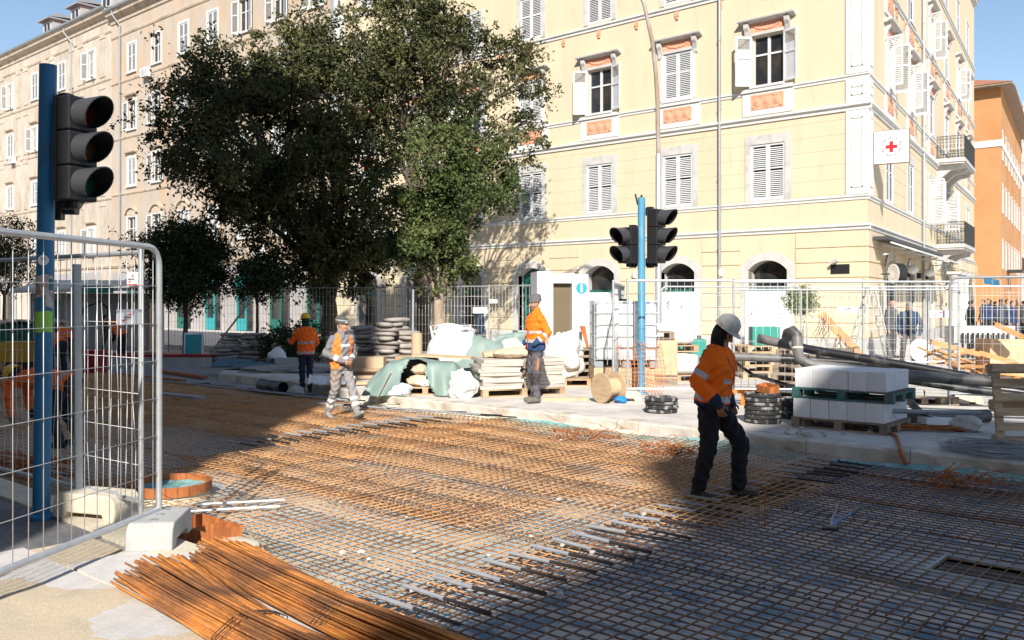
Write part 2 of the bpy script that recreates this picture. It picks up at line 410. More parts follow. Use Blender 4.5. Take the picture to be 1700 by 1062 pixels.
kerb = tag(link('kerb', None), kind='structure')
KM = [rough_box(1.19, .32, .27, s).mesh('kerb_stone') for s in range(5)]
for m_ in KM: m_.materials.append(mt['kerb_stone'])
def kerb_run(p, q, first=0):
    p, q = Vector(p), Vector(q); L = (q-p).length; n = max(1, round(L/1.2)); a = math.atan2(q.y-p.y, q.x-p.x)
    for i in range(n):
        o = link('kerb_stone', KM[RND.randrange(5)], kerb, (*(p + (q-p)*(i/n)), -.045), a)
        o.scale = (L/n/1.2, 1, 1); o.location.z += RND.uniform(-.006, .006)
kerb_run((-13,KY+.1), (16,KY)); kerb_run((-15,KY+.7), (-13,KY+.1)); kerb_run((-19.2,KY+.9), (-15,KY+.7)); kerb_run((-20.1,KY+1.6), (-19.2,KY+.9)); kerb_run((-20.3,16.2), (-20.1,KY+1.6))
# broken mortar along the foot of the kerb
r_ = random.Random(4); b = MB(); nX = 90; vs = []
for i in range(nX+1):
    x = -13.2 + 6.3*i/nX; wv = .05+.07*abs(math.sin(i*.7)+r_.uniform(-.6,.6))*.8; h = .05+.05*r_.random()
    vs += [(x, KY+.06-wv, .004), (x+r_.uniform(-.02,.02), KY+.06-wv*.6, h*.9), (x, KY+.09, h+.02)]
fs = [(3*i+k, 3*i+3+k, 3*i+4+k, 3*i+1+k) for i in range(nX) for k in (0,1)]
b.add(vs, fs); b.build('mortar_strip', mt['concrete_pale'], kerb)
# flap of blue-green membrane turned up against the kerb
b = MB(); vs = []
for i in range(81):
    x = -9.4 + 12*i/80; hh = .045 + .03*math.sin(i*.31) + r_.uniform(0,.02)
    vs += [(x, KY-.16-.03*math.sin(i*.23), .006), (x, KY-.06, .03+hh*.3), (x, KY-.02+.0*hh, .03+hh)]
b.add(vs, [(3*i+k, 3*i+3+k, 3*i+4+k, 3*i+1+k) for i in range(80) for k in (0,1)]); b.build('membrane_flap', mt['teal_slab'], kerb)

# near pavement, slab by slab
NY = 3.28
near = tag(link('near_pavement', None), kind='structure')
b = MB(); b.box(-40, 14, -20, NY-.02, -.3, .17); b.build('bedding', mt['gravel'], near)
SL = {}
for i, (sx, sy) in enumerate(((1.18,.78),)):
    m_ = MB().box(0, sx, 0, sy, -.06, 0).mesh('paving_slab'); m_.materials.append(mt['near_stone']); SL[i] = m_
for iy in range(5):
    for ix in range(-8, 3):
        x = ix*1.2 + (iy % 2)*.55; y = NY - .8*(iy+1)
        if x < -6.9: continue
        o = link('paving_slab', SL[0], near, (x, y, .2+RND.uniform(-.003,.003)), 0)
b = MB()
for ix in range(-34, -5): b.box(ix*1.2+.35-.0, ix*1.2+1.53, NY-.3, NY, .1, .205)
b.build('edging', mt['concrete_pale'], near)
b = MB(); b.box(-40, -6.6, -8, NY-.31, .172, .19); b.build('asphalt_patch', mt['asphalt'], near)
# spilled sand on the near pavement
n_ = 44; vs = []; fs = []
for i in range(n_):
    for j in range(n_):
        x = -6.6 + 3.0*i/(n_-1); y = .4 + 2.5*j/(n_-1)
        e = .75 - ((x+5.05)/1.15)**2 - ((y-1.65)/.85)**2 + .5*math.sin(3.1*x+1.7*y) * math.cos(2.3*y-x) + .3*math.sin(7*x)*math.sin(6*y)
        vs.append((x, y, .201 + .022*max(-.5, min(1, e)) + RND.uniform(-.002,.003)))
fs = [(i*n_+j, (i+1)*n_+j, (i+1)*n_+j+1, i*n_+j+1) for i in range(n_-1) for j in range(n_-1)]
b = MB(); b.add(vs, fs)
M('sand', (.60,.49,.35), .95, .14, 60, bump=.5, bscale=120, col2=(.54,.45,.33), c2scale=4)
tag(b.build('spilled_sand', mt['sand'], smooth=True), 'pale yellow sand spilled thinly over the near pavement', 'sand', kind='stuff')

# ================================================================= house builder pieces
def wall_sheet(b, x0, x1, z0, z1, holes, y=0.0, depth=.22, mi=0, reveal=True):
    for a, c, e, f in grid_holes(x0, x1, z0, z1, holes):
        b.add([(a,y,e),(c,y,e),(c,y,f),(a,y,f)], [(0,1,2,3)], mi)
    if reveal:
        for h in holes:
            a, c, e, f = h
            b.add([(a,y,e),(a,y+depth,e),(a,y+depth,f),(a,y,f)], [(0,1,2,3)], mi); b.add([(c,y,e),(c,y,f),(c,y+depth,f),(c,y+depth,e)], [(0,1,2,3)], mi)
            b.add([(a,y,f),(a,y+depth,f),(c,y+depth,f),(c,y,f)], [(0,1,2,3)], mi); b.add([(a,y,e),(c,y,e),(c,y+depth,e),(a,y+depth,e)], [(0,1,2,3)], mi)
MC = {}
def cached(key, fn):
    if key not in MC: MC[key] = fn()
    return MC[key]
def shutter_mesh(wd, ht, flat=0.0, mat='shutter_white'):
    def mk():                          # hinge on x=0, leaf runs to +x, outer face at -y
        b = MB(); s = .065
        b.box(0, s, -.02, .02, 0, ht); b.box(wd-s, wd, -.02, .02, 0, ht); b.box(s, wd-s, -.02, .02, 0, s*1.3); b.box(s, wd-s, -.02, .02, ht-s, ht)
        zm = ht*.55; b.box(s, wd-s, -.019, .019, zm, zm+s*.8)
        z = s*1.5
        while z < ht-s*1.3:
            if not (zm-.03 < z < zm+s*.8):
                if z/ht < flat: b.add([(s,-.014,z-.02),(wd-s,-.014,z-.02),(wd-s,-.006,z+.045),(s,-.006,z+.045)], [(0,1,2,3)])
                else: b.add([(s,-.018,z-.012),(wd-s,-.018,z-.012),(wd-s,.016,z+.022),(s,.016,z+.022),(s,-.018,z-.018),(wd-s,-.018,z-.018),(wd-s,.016,z+.016),(s,.016,z+.016)], [(0,1,2,3),(7,6,5,4),(0,4,5,1)])
            z += .065
        m = b.mesh('shutter'); m.materials.append(mt[mat]); return m
    return cached(('sh', round(wd,3), round(ht,3), flat, mat), mk)
def frame_mesh(wd, ht, mat='wood_frame_white', trans=.38):
    def mk():
        b = MB(); s = .055; y0, y1 = .10, .16
        b.box(-wd/2, -wd/2+s, y0, y1, 0, ht); b.box(wd/2-s, wd/2, y0, y1, 0, ht); b.box(-wd/2+s, wd/2-s, y0, y1, 0, s); b.box(-wd/2+s, wd/2-s, y0, y1, ht-s, ht)
        b.box(-.045, .045, y0-.008, y1, s, ht-s)
        zt = ht*(1-trans); b.box(-wd/2+s, -.045, y0+.006, y1, zt-.03, zt+.03); b.box(.045, wd/2-s, y0+.006, y1, zt-.03, zt+.03)
        m = b.mesh('window'); m.materials.append(mt[mat]); return m
    return cached(('fr', round(wd,3), round(ht,3), mat, trans), mk)
def pane_mesh(wd, ht):
    def mk():
        b = MB(); b.add([(-wd/2,.145,0),(wd/2,.145,0),(wd/2,.145,ht),(-wd/2,.145,ht)], [(0,1,2,3)])
        m = b.mesh('pane'); m.materials.append(mt['window_glass']); return m
    return cached(('pn', round(wd,3), round(ht,3)), mk)
def window(root, Tm, x, z, wd, ht, shut=None, surround=None, style='', flat=0, frame='wood_frame_white', shmat='shutter_white'):
    """Tm: facade matrix in the house's frame; x centre, z sill; shut None | 'closed' | (left angle, right angle)"""
    Mw = Tm @ Matrix.Translation((x, 0, z)); rot = Mw.to_euler()
    o = link('window', frame_mesh(wd, ht, frame), root, Mw.to_translation(), rot)
    link('pane', pane_mesh(wd, ht), o)
    if shut:
        lw = wd/2-.004; sm = shutter_mesh(lw, ht-.02, flat, shmat)
        if shut == 'closed':
            link('shutter', sm, o, (-wd/2, .015, .01), (0,0,0)); link('shutter', sm, o, (wd/2, .015, .01+ht-.02), (PI,0,PI)) if False else link('shutter', sm, o, (.004, .015, .01), 0)
        else:
            la, ra = shut
            if la is not None: link('shutter', sm, o, (-wd/2-.01, -.035, .01), (0, 0, -math.radians(la)))
            if ra is not None:
                q = link('shutter', sm, o, (wd/2+.01, -.035, .01), (0, 0, math.radians(ra))); q.scale = (-1, 1, 1)
    if surround:
        sw, sh, sb, mat = surround   # outer width, top band, bottom band
        def mk():
            b = MB(); b.box(-sw/2, -wd/2, -.035, .0, -sb, ht+sh); b.box(wd/2, sw/2, -.035, 0, -sb, ht+sh); b.box(-wd/2, wd/2, -.035, 0, ht, ht+sh)
            if sb: b.box(-wd/2, wd/2, -.035, 0, -sb, 0)
            m = b.mesh('surround'); m.materials.append(mt[mat]); return m
        link('surround', cached(('su', wd, ht, surround), mk), o)
    if style == 'garland':
        link('pediment', cached(('ped', wd), lambda: pediment(wd)), o, (0, 0, ht+.12))
        link('garland_panel', cached(('gar', wd), lambda: garland(wd)), o, (0, 0, ht+.12))
        link('apron', cached(('apr', wd), lambda: apron(wd)), o, (0, 0, 0))
        link('rosette_panel', cached(('ros', wd), lambda: rosettes(wd)), o, (0, 0, 0))
    return o
def pediment(wd):
    b = MB(); w2 = wd/2
    b.prof_x([(0,.30),(-.10,.30),(-.12,.33),(-.20,.36),(-.27,.37),(-.28,.42),(0,.44)], -w2-.44, w2+.44)
    for s in (-1,1):
        x = s*(w2+.16)
        b.prof_x([(0,-.28),(-.05,-.24),(-.06,-.1),(-.10,.05),(-.17,.16),(-.18,.295),(0,.295)], x-.085, x+.085)
    b.box(-w2-.05, w2+.05, -.06, 0, -.12, -.02)
    m = b.mesh('pediment'); m.materials.append(mt['stone_trim']); return m
def garland(wd):
    b = MB(); w2 = wd/2+.065; b.box(-w2, w2, -.03, 0, -.018, .298)
    r = random.Random(3)
    for i in range(34):
        t = i/33; x = (t-.5)*wd*.92; z = .25-.19*math.sin(PI*t)**.7
        b.ball((x, -.035, z+r.uniform(-.02,.02)), (.032+.018*math.sin(PI*t),.03,.03+.012*math.sin(PI*t)), 6, 4)
    for i in range(26): b.ball((r.uniform(-.45,.45)*wd, -.03, r.uniform(.03,.2)), r.uniform(.012,.024), 5, 3)
    m = b.mesh('garland_panel'); m.materials.append(mt['terracotta']); return m
def apron(wd):
    b = MB(); b.box(-.90, .90, -.045, 0, -.99, -.20); b.box(-.92, .92, -.10, 0, -.2, -.08); b.box(-wd/2-.05, wd/2+.05, -.13, 0, -.08, 0)
    m = b.mesh('apron'); m.materials.append(mt['white_plaster']); return m
def rosettes(wd):
    b = MB(); b.box(-.58, .58, -.06, -.045, -.80, -.30)
    for k in (-1,0,1):
        for r, h in ((.15,.075),(.10,.09),(.05,.105)):
            b.lathe([(r,0),(r*.97,h-.055),(r*.7,h-.05)], 12, (k*.36,-.055,-.55), M=Matrix.Rotation(PI/2,4,'X'))
    for k in range(5): b.cbox((-.48+k*.24, -.07, -.37 if k % 2 else -.73), (.10,.02,.03), ry=.5)
    for k in range(8): b.cbox((-.5+k*.14, -.07, -.34), (.03,.02,.03))
    m = b.mesh('rosette_panel'); m.materials.append(mt['terracotta']); return m
def arch_pts(w, h, rise, n=10):       # half-width w, springing h, crown h+rise
    R_ = (w*w+rise*rise)/(2*rise); a = math.asin(min(1, w/R_))
    return [(R_*math.sin(-a+2*a*i/n), h+rise-R_+R_*math.cos(-a+2*a*i/n)) for i in range(n+1)]
def arch_ring(wi, hi, ri, wo, ho, ro, proud=.06, depth=.2, mat='stone_trim', key='stone'):
    def mk():
        b = MB(); pi_ = [(-wi,0)]+arch_pts(wi,hi,ri)+[(wi,0)]; po = [(-wo,0)]+arch_pts(wo,ho,ro)+[(wo,0)]; n = len(pi_)
        vs = [(p[0],-proud,p[1]) for p in pi_]+[(p[0],-proud,p[1]) for p in po]+[(p[0],depth,p[1]) for p in pi_]+[(p[0],.001,p[1]) for p in po]
        fs = []
        for i in range(n-1):
            fs += [(i,i+1,n+i+1,n+i),(i+1,i,2*n+i,2*n+i+1),(n+i,n+i+1,3*n+i+1,3*n+i)]
        b.add(vs, [tuple(reversed(f)) for f in fs]); m = b.mesh('surround'); m.materials.append(mt[mat]); return m
    return cached(('ar', wi, hi, ri, wo, mat), mk)
def moulding(b, prof, x0, x1, mi=0): b.prof_x(prof, x0, x1, mi)
def course_rows(root, Tm, x0, x1, zs, holes, mat, proud=.014, gap=.022, name='plaster_course'):
    for z0, z1 in zip(zs, zs[1:]):
        segs = [(x0, x1)]
        for h in holes:
            if h[3] > z0+.01 and h[2] < z1-.01:
                ns = []
                for a, c in segs:
                    if h[1] <= a or h[0] >= c: ns.append((a, c)); continue
                    if h[0] > a: ns.append((a, h[0]))
                    if h[1] < c: ns.append((h[1], c))
                segs = ns
        for a, c in segs:
            if c-a > .02:
                b = MB(); b.T = Tm; b.prof_x([(0,z0+gap/2),(-proud,z0+gap/2+.008),(-proud,z1-gap/2-.008),(0,z1-gap/2)], a, c); b.build(name, mat, root)

# ================================================================= yellow corner house
XC, YF = -10.2, 28.3
yh = thing('corner_house', 'yellow plastered corner house with white louvred shutters and orange relief panels', 'building', (XC, YF, .22))
TF = Matrix.Identity(4)
SIDE = math.atan2(.988, -.156); TS = Matrix.Rotation(SIDE, 4, 'Z')
FL, SLN, HT = 26.6, 32.0, 21.0
cols = [-3.3-3.44*k for k in range(7)]
scol = [3.65, 8.1, 13.7, 18.9, 23.6, 28.3]
Z1S, Z2C, Z2S, Z3S = 5.02, 7.78, 8.77, 12.25   # first sill, second cornice, second sill, third sill (above plinth)
def yellow_facade(Tm, xa, xb, cs, side):
    holes = []; rh = []
    for c in cs:
        holes += [(c-.60,c+.60,5.06,6.95), (c-.56,c+.56,8.92,10.62), (c-.56,c+.56,12.38,14.1), (c-.56,c+.56,15.9,17.6)]
        if not side or c < 13: holes.append((c-.69,c+.69,0,3.05))
        else: holes.append((c-.6,c+.6,0,3.0))
    b = MB(); b.T = Tm; wall_sheet(b, xa, xb, 0, HT, holes); b.build('wall', mt['yellow_plaster'], yh)
    rh = [(c-.98,c+.98,0,3.45) for c in cs]
    course_rows(yh, Tm, xa+(0 if side else 0), xb-(0 if side else 0), [.5,.98,1.46,1.94,2.42,2.9,3.38,3.92], rh, mt['yellow_plaster'], .03, .04)
    rh = [(c-.82,c+.82,4.9,7.30) for c in cs]
    ex0, ex1 = (xa+.67, xb) if side else (xa+.75, xb-.67)
    course_rows(yh, Tm, ex0, ex1, [5.06,5.53,6.0,6.47,6.94,7.41,7.76], rh, mt['yellow_plaster'], .008, .016)
    b = MB(); b.T = Tm; e = -.0
    for z0, z1, pr in ((3.93,4.12,.10),(4.86,5.02,.07),(7.66,7.90,.14),(8.64,8.80,.07),(12.12,12.32,.10),(15.6,15.8,.10)):
        pf = [(0,z0),(-pr*.4,z0),(-pr*.45,z0+(z1-z0)*.45),(-pr,z0+(z1-z0)*.6),(-pr,z1-.02),(0,z1)]
        moulding(b, pf, xa-(0 if side else 0), xb+(pr if not side else 0))
    b.build('string_course', mt['white_plaster'], yh)
    b = MB(); b.T = Tm; b.prof_x([(0,19.6),(-.2,19.7),(-.3,20.1),(-.6,20.3),(-.6,20.6),(0,20.7)], xa, xb+(0 if side else .6)); b.build('eaves_cornice', mt['stone_trim'], yh)
    b = MB(); b.T = Tm; b.box(xa, xb, -.05, 0, 0, .48); b.build('plinth', mt['stone_trim'], yh)
yellow_facade(TF, -FL, 0, cols, False)
yellow_facade(TS, 0, SLN, scol, True)
b = MB(); q = TS @ Vector((SLN,0,0)); b.add([(0,0,HT),(q.x,q.y,HT),(-FL,q.y,HT),(-FL,0,HT),(0,0,0),(q.x,q.y,0),(-FL,q.y,0),(-FL,0,0)], [(0,1,2,3),(3,2,6,7),(2,1,5,6)]); b.build('back_walls', mt['yellow_plaster'], yh)
b = MB(); b.add([(.6,-.6,20.65),(q.x+.6,q.y,20.65),(-FL,q.y,20.65),(-FL,-.6,20.65),(-6,8,23.5),(q.x-6,q.y,23.5),(-FL,q.y,23.5),(-FL,8,23.5)], [(0,1,5,4),(3,0,4,7),(4,5,6,7)]); b.build('roof', mt['roof_tile'], yh)
# dark floors inside, so panes have something behind them
b = MB(); b.box(-FL+.5, -.8, .9, 3, .1, HT-.5); b.build('interior', mt['dark_room'], yh)
# corner pilasters with sunk panels
def pilaster(Tm, x0, x1, z0, z1, sunk=True):
    b = MB(); b.T = Tm; b.box(x0, x1, -.05, 0, z0, z1)
    if sunk and z1-z0 > .6:
        w_ = .07
        for a, c, e, f in ((x0+.18,x1-.18,z0+.22,z0+.22+w_*.5),(x0+.18,x1-.18,z1-.22-w_*.5,z1-.22),(x0+.18,x0+.18+w_*.5,z0+.22,z1-.22),(x1-.18-w_*.5,x1-.18,z0+.22,z1-.22)):
            b.box(a, c, -.068, -.05, e, f)
    b.build('corner_pilaster', mt['white_plaster'], yh)
for z0, z1 in ((5.02,7.65),(7.9,8.63),(8.8,12.1),(12.33,15.6),(15.8,19.6)):
    pilaster(TF, -.67, .05, z0, z1); pilaster(TS, .001, .67, z0, z1); pilaster(TF, -FL, -FL+.72, z0, z1, False); pilaster(TS, 11.3, 11.9, z0, z1)
front_sh = {(0,0):'closed',(0,1):(150,100),(0,2):'closed',(0,3):'closed',(1,0):'closed',(1,1):'closed',(1,2):'closed',(2,0):'closed',(2,1):(155,100),(2,2):'closed'}
for ci, c in enumerate(cols):
    window(yh, TF, c, 5.06, 1.2, 1.89, 'closed', (1.62,.30,.06,'stone_trim'))
    sh = (135, 162) if ci == 0 else ((142, 158) if ci == 2 else ('closed' if ci % 2 else (150, 165)))
    window(yh, TF, c, 8.92, 1.12, 1.70, sh, (1.42,.06,0,'white_plaster'), 'garland', flat=.72 if sh != 'closed' else 0)
    window(yh, TF, c, 12.38, 1.12, 1.72, 'closed', (1.5,.12,0,'stone_trim'))
    window(yh, TF, c, 15.9, 1.12, 1.70, 'closed', (1.5,.12,0,'stone_trim'))
for ci, c in enumerate(scol):
    if ci in (2,3):
        window(yh, TS, c, 5.06, 1.2, 1.89, (100, 60), (1.62,.30,.06,'stone_trim'))
    else: window(yh, TS, c, 5.06, 1.2, 1.89, 'closed', (1.62,.30,.06,'stone_trim'))
    window(yh, TS, c, 8.92, 1.12, 1.70, ((110,95) if ci < 2 else 'closed'), (1.42,.06,0,'white_plaster'), 'garland')
    window(yh, TS, c, 12.38, 1.12, 1.72, 'closed' if ci % 2 else (120,110), (1.5,.12,0,'stone_trim'), 'garland' if ci % 1 == 0 else '')
    window(yh, TS, c, 15.9, 1.12, 1.70, 'closed', (1.5,.12,0,'stone_trim'))
# small terracotta brackets under the third string course
BR = MB(); BR.box(-.07,.07,-.07,0,-.02,.16); BR.box(-.05,.05,-.055,0,-.12,-.02); BRm = BR.mesh('bracket'); BRm.materials.append(mt['terracotta'])
for Tm, lst in ((TF, [-1.6-1.72*k for k in range(14)]), (TS, [1.5+1.7*k for k in range(17)])):
    for x in lst:
        Mw = Tm @ Matrix.Translation((x,0,11.92)); link('bracket', BRm, yh, Mw.to_translation(), Mw.to_euler())
# ground floor arches: reveal, fanlight, green transom, board or door
def arch_unit(Tm, c, kind):
    Mw = Tm @ Matrix.Translation((c,0,0)); rot = Mw.to_euler(); loc = Mw.to_translation()
    o = link('arched_opening', arch_ring(.69,2.72,.33,.97,2.78,.55,.05,.45), yh, loc, rot)
    b = MB(); pts = [(.66,0)]+list(reversed(arch_pts(.66,2.72,.33)))+[(-.66,0)]
    b.add([(p[0],.40,p[1]) for p in pts], [tuple(range(len(pts)-1,-1,-1))]); b.build('pane', mt['window_glass'], o)
    b = MB(); b.box(-.69,.69,.30,.40,2.0,2.12); b.build('transom', mt['green_door'], o)
    if kind == 'board':
        b = MB(); b.box(-.78,.80,-.09,-.055,.0,2.02); b.build('white_board', mt['print_white'], o)
        b = MB(); b.box(-.69,.69,.25,.30,.0,.5); b.build('lower_panel', mt['green_door'], o)
    elif kind == 'door':
        b = MB()
        for s in (-1,1):
            b.box(s*.35-.32,s*.35+.32,.30,.36,.02,2.0)
            for z in (.15,.8,1.4): b.box(s*.35-.24,s*.35+.24,.28,.30,z,z+.45)
        b.box(-.69,.69,.34,.38,2.12,3.0); b.build('door', mt['green_door'], o)
        b = MB()
        for k in range(4): b.box(.02,.6,-.06,-.03,.3+.42*k,.3+.42*k+.3)
        b.build('board', mt['print_white'], o)
    return o
for ci, c in enumerate(cols): arch_unit(TF, c, 'door' if ci in (3,) else ('board' if ci < 3 else 'plain'))
for ci, c in enumerate(scol): arch_unit(TS, c, 'plain')
# wall plates and cylinders by the arches: small lamps
for k, x in enumerate((-5.0,-8.55,-11.85)):
    b = MB(); b.lathe([(.07,0),(.09,.1),(.08,.2),(.05,.26)], 10, (x,-.09,2.55)); b.box(x-.03,x+.03,-.09,0,2.6,2.7); b.build('wall_lamp', mt['stone_trim'], yh, smooth=True)
for x in (-11.1,-.9):
    b = MB(); b.bar((x,-.02,3.0),(x-.05,-.2,2.95),.04,.04); b.bar((x+.06,-.25,2.98),(x-.2,-.18,2.88),.09,.08); b.build('wall_camera', mt['stone_trim'], yh)
b = MB(); b.box(-1.15,-.55,-.05,-.02,2.55,2.85); b.build('dark_plate', mt['signal_black'], yh)
# downpipes
def downpipe(root, Tm, x, z0, z1, kink=None, r=.055, mat='zinc'):
    b = MB(); b.T = Tm; pts = [(x,-.1,z0),(x,-.1,z1)]
    if kink: pts += [(x-.0,-.12,z1+.25),(x+kink,-.5,z1+.9),(x+kink,-.55,z1+1.2)]
    b.path(pts, r, 8)
    z = z0+1
    while z < z1: b.path([(x,-.1,z),(x,-.1,z+.06)], r+.015, 8); z += 2.4
    b.build('downpipe', mat if not isinstance(mat, str) else mt[mat], root, smooth=True)
downpipe(yh, TF, -5.03, .1, 20); downpipe(yh, TS, 10.9, .1, 20); downpipe(yh, TF, -FL-.05, .1, 20)
# iron balconies over the side street
def balcony(z):
    b = MB(); b.T = TS; k0, k1, p = 15.2, 19.7, 1.2
    b.box(k0, k1, -p, -.001, z-.16, z); b.box(k0+.05, k1-.05, -p+.05, -.001, z-.24, z-.16)
    o = b.build('balcony', mt['stone_trim'], yh)
    b = MB(); b.T = TS
    for x in (k0+.5, (k0+k1)/2, k1-.5): b = MB(); b.T = TS; b.prof_x([(0,z-1.2),(-.12,z-1.1),(-.2,z-.8),(-.55,z-.5),(-1.0,z-.42),(-1.05,z-.24),(0,z-.24)], x-.14, x+.14); b.build('console', mt['stone_trim'], o)
    b = MB(); b.T = TS
    def rail(pa, pb):
        pa, pb = Vector(pa), Vector(pb); L = (pb-pa).length; n = max(2, int(L/.13))
        for h in (.06,.2,.86,1.0): b.bar(pa+Vector((0,0,h)), pb+Vector((0,0,h)), .03, .025)
        for i in range(n+1): b.bar(pa.lerp(pb,i/n)+Vector((0,0,.0)), pa.lerp(pb,i/n)+Vector((0,0,1.0)), .016, .016, up=(0,1,0))
        for i in range(n):
            c = pa.lerp(pb,(i+.5)/n)
            dv = (pb-pa).normalized()
            for h, rr in ((.34,.05),(.56,.06),(.74,.045),(.13,.04),(.93,.035)):
                pts = [c+Vector((0,0,h))+dv*(rr*math.cos(t))+Vector((0,0,rr*math.sin(t))) for t in [PI*2*j/8 for j in range(8)]]
                b.path(pts, .008, 4, closed=True)
    rail((k0+.04,-.05,z),(k0+.04,-p+.04,z)); rail((k0+.04,-p+.04,z),(k1-.04,-p+.04,z)); rail((k1-.04,-p+.04,z),(k1-.04,-.05,z))
    b.build('railing', mt['black_iron'], o)
balcony(4.25); balcony(8.1)
# columns under the lower balcony
for k in (15.5, 17.4, 19.4):
    Mw = TS @ Matrix.Translation((k,-.75,0)); b = MB()
    b.box(-.28,.28,-.28,.28,0,.35); b.lathe([(.26,.35),(.27,.42),(.22,.5),(.20,1.5),(.175,2.5),(.2,2.55),(.18,2.62),(.25,2.8),(.27,2.9)], 16, (0,0,0)); b.box(-.3,.3,-.3,.3,2.9,3.02)
    b.build('column', mt['stone_trim'], yh, smooth=True, loc=Mw.to_translation(), rot=Mw.to_euler())
# awning boxes and lamps over the side ground floor
b = MB(); b.T = TS; b.box(.5, 13.6, -.5, -.06, 3.62, 3.72); b.build('awning_hood', mt['awning_dark'], yh)
b = MB(); b.T = TS; b.add([(1.2,-.45,3.60),(13.4,-.45,3.60),(13.4,-1.25,3.30),(1.2,-1.25,3.30),(1.2,-.45,3.54),(13.4,-.45,3.54),(13.4,-1.25,3.24),(1.2,-1.25,3.24)], [(0,3,2,1),(4,5,6,7),(3,7,6,2),(0,4,7,3)]); b.build('awning', mt['awning'], yh)
for k in (1.6, 6.8, 12.9):
    b = MB(); b.T = TS; b.bar((k,-.1,3.2),(k,-1.2,3.28),.06,.05); b.bar((k,-.1,3.5),(k+.9,-.7,3.4),.05,.05); b.build('awning_arm', mt['wood_frame_white'], yh)
for k in (2.4, 6.3, 10.6): 
    Mw = TS @ Vector((k,-.35,2.85)); b = MB(); b.ball(Mw, (.20,.20,.17), 12, 8); b.build('globe_lamp', mt['plastic_white'], yh, smooth=True)
for k in (5.6, 7.0, 9.6, 11.6):
    Mw = TS @ Vector((k,-.1,2.7)); b = MB(); b.cbox(Mw, (.2,.2,.22)); b.build('lamp_box', mt['signal_black'], yh)
b = MB(); b.T = TS; b.add([(20.2,-.1,3.4),(30,-.1,3.4),(30,-1.5,2.9),(20.2,-1.5,2.9)], [(0,3,2,1),(0,1,2,3)]); b.add([(20.2,-1.5,2.9),(30,-1.5,2.9),(30,-1.52,2.55),(20.2,-1.52,2.55)], [(0,1,2,3),(3,2,1,0)], 1); b.build('shop_awning', [mt['awning'], mt['info_blue']], yh)

# text as real flat lettering
def text_mesh(body, size, mat, parent=None, Mx=None, name='lettering', align='CENTER', ext=.002, bold=0):
    cu = bpy.data.curves.new(name, 'FONT'); cu.body = body; cu.size = size; cu.align_x = align; cu.align_y = 'CENTER'; cu.extrude = ext; cu.offset = bold; cu.resolution_u = 2
    to = bpy.data.objects.new('tmp', cu); COL.objects.link(to); dg = bpy.context.evaluated_depsgraph_get()
    me = bpy.data.meshes.new_from_object(to.evaluated_get(dg)); bpy.data.objects.remove(to)
    me.name = name; me.materials.clear(); me.materials.append(mt[mat])
    if Mx is not None: me.transform(Mx)
    return link(name, me, parent)
# lettering on the green door arch, scrawls on the white boards
Mt = Matrix.Translation((cols[3]+.12,.33,2.62)) @ Matrix.Rotation(PI/2,4,'X')
text_mesh('NAMA', .26, 'print_white', yh, Mt, 'lettering', ext=.001); b = MB(); b.box(cols[3]-.2,cols[3]+.45,.325,.335,2.42,2.44); b.build('lettering_rule', mt['print_white'], yh)
rg = random.Random(12)
def scrawl(x, z, w_, h_, n):
    b = MB()
    for k in range(n):
        p = Vector((x+rg.uniform(-w_,w_), -.093, z+rg.uniform(-h_,h_))); pts = [p]
        for j in range(5): pts.append(pts[-1]+Vector((rg.uniform(-.08,.08), 0, rg.uniform(-.13,.10))))
        b.path(pts, .007, 4)
    b.build('scrawl', mt['print_black'], yh)
scrawl(cols[1]-.25, 1.45, .12, .3, 9); scrawl(cols[1]+.2, 1.45, .1, .03, 3); scrawl(cols[0]-.55, 1.25, .1, .02, 3); scrawl(cols[0]+.5, 1.3, .06, .04, 3)
# round sign on the corner, red cross flag sign
def frameM(o, right, up):
    r = Vector(right).normalized(); u = Vector(up).normalized(); n = r.cross(u)
    return Matrix(((r.x,u.x,n.x,o[0]),(r.y,u.y,n.y,o[1]),(r.z,u.z,n.z,o[2]),(0,0,0,1)))
sx, sy = math.cos(SIDE), math.sin(SIDE); nrm = Vector((sy,-sx,0))     # outward of the side facade
c0 = Vector((XC,YF,.22)) + TS @ Vector((1.15,-.12,0)); rs = nrm; c1 = Vector((XC,YF,.22)) + TS @ Vector((.5,-.10,0))
t = thing('flag_sign', 'square white hanging sign with a red cross on the yellow house corner', 'sign', c1+Vector((0,0,6.02)))
Ms = frameM((0,0,0), (nrm.x,nrm.y,0), (0,0,1)); S = 1.0
Ma = Ms @ Matrix.Rotation(math.radians(2.2),4,'Z')
b = MB(); b.box(.0,S,-.03,.97,-.16,0,0,Ms); b.build('panel', mt['print_white'], t)
b = MB()
for a in ((.0,S,-.05,-.03,-.165,.005),(.0,S,.97,.99,-.165,.005),(-.02,0,-.05,.99,-.165,.005),(S,S+.02,-.05,.99,-.165,.005)): b.box(*a, 0, Ms)
b.box(-.15,0,.2,.24,-.1,-.06,0,Ms); b.box(-.15,0,.75,.79,-.1,-.06,0,Ms); b.build('rim', mt['pallet_grey'], t)
b = MB(); cx, cy = .5, .47
b.box(cx-.055,cx+.055,cy-.17,cy+.17,.001,.006,0,Ms); b.box(cx-.17,cx-.055,cy-.055,cy+.055,.001,.006,0,Ms); b.box(cx+.055,cx+.17,cy-.055,cy+.055,.001,.006,0,Ms); b.build('cross', mt['print_red'], t)
b = MB()
for rr in (.33,.225):
    n = 40; vs = []; fs = []
    for i in range(n):
        a = 2*PI*i/n
        for r2 in (rr-.004, rr+.004): vs.append(Ms @ Vector((cx+r2*math.cos(a), cy+r2*math.sin(a), .004)))
    fs = [(2*i, 2*i+1, (2*i+3) % (2*n), (2*i+2) % (2*n)) for i in range(n)]; b.add(vs, fs)
b.build('circle', mt['print_black'], t)
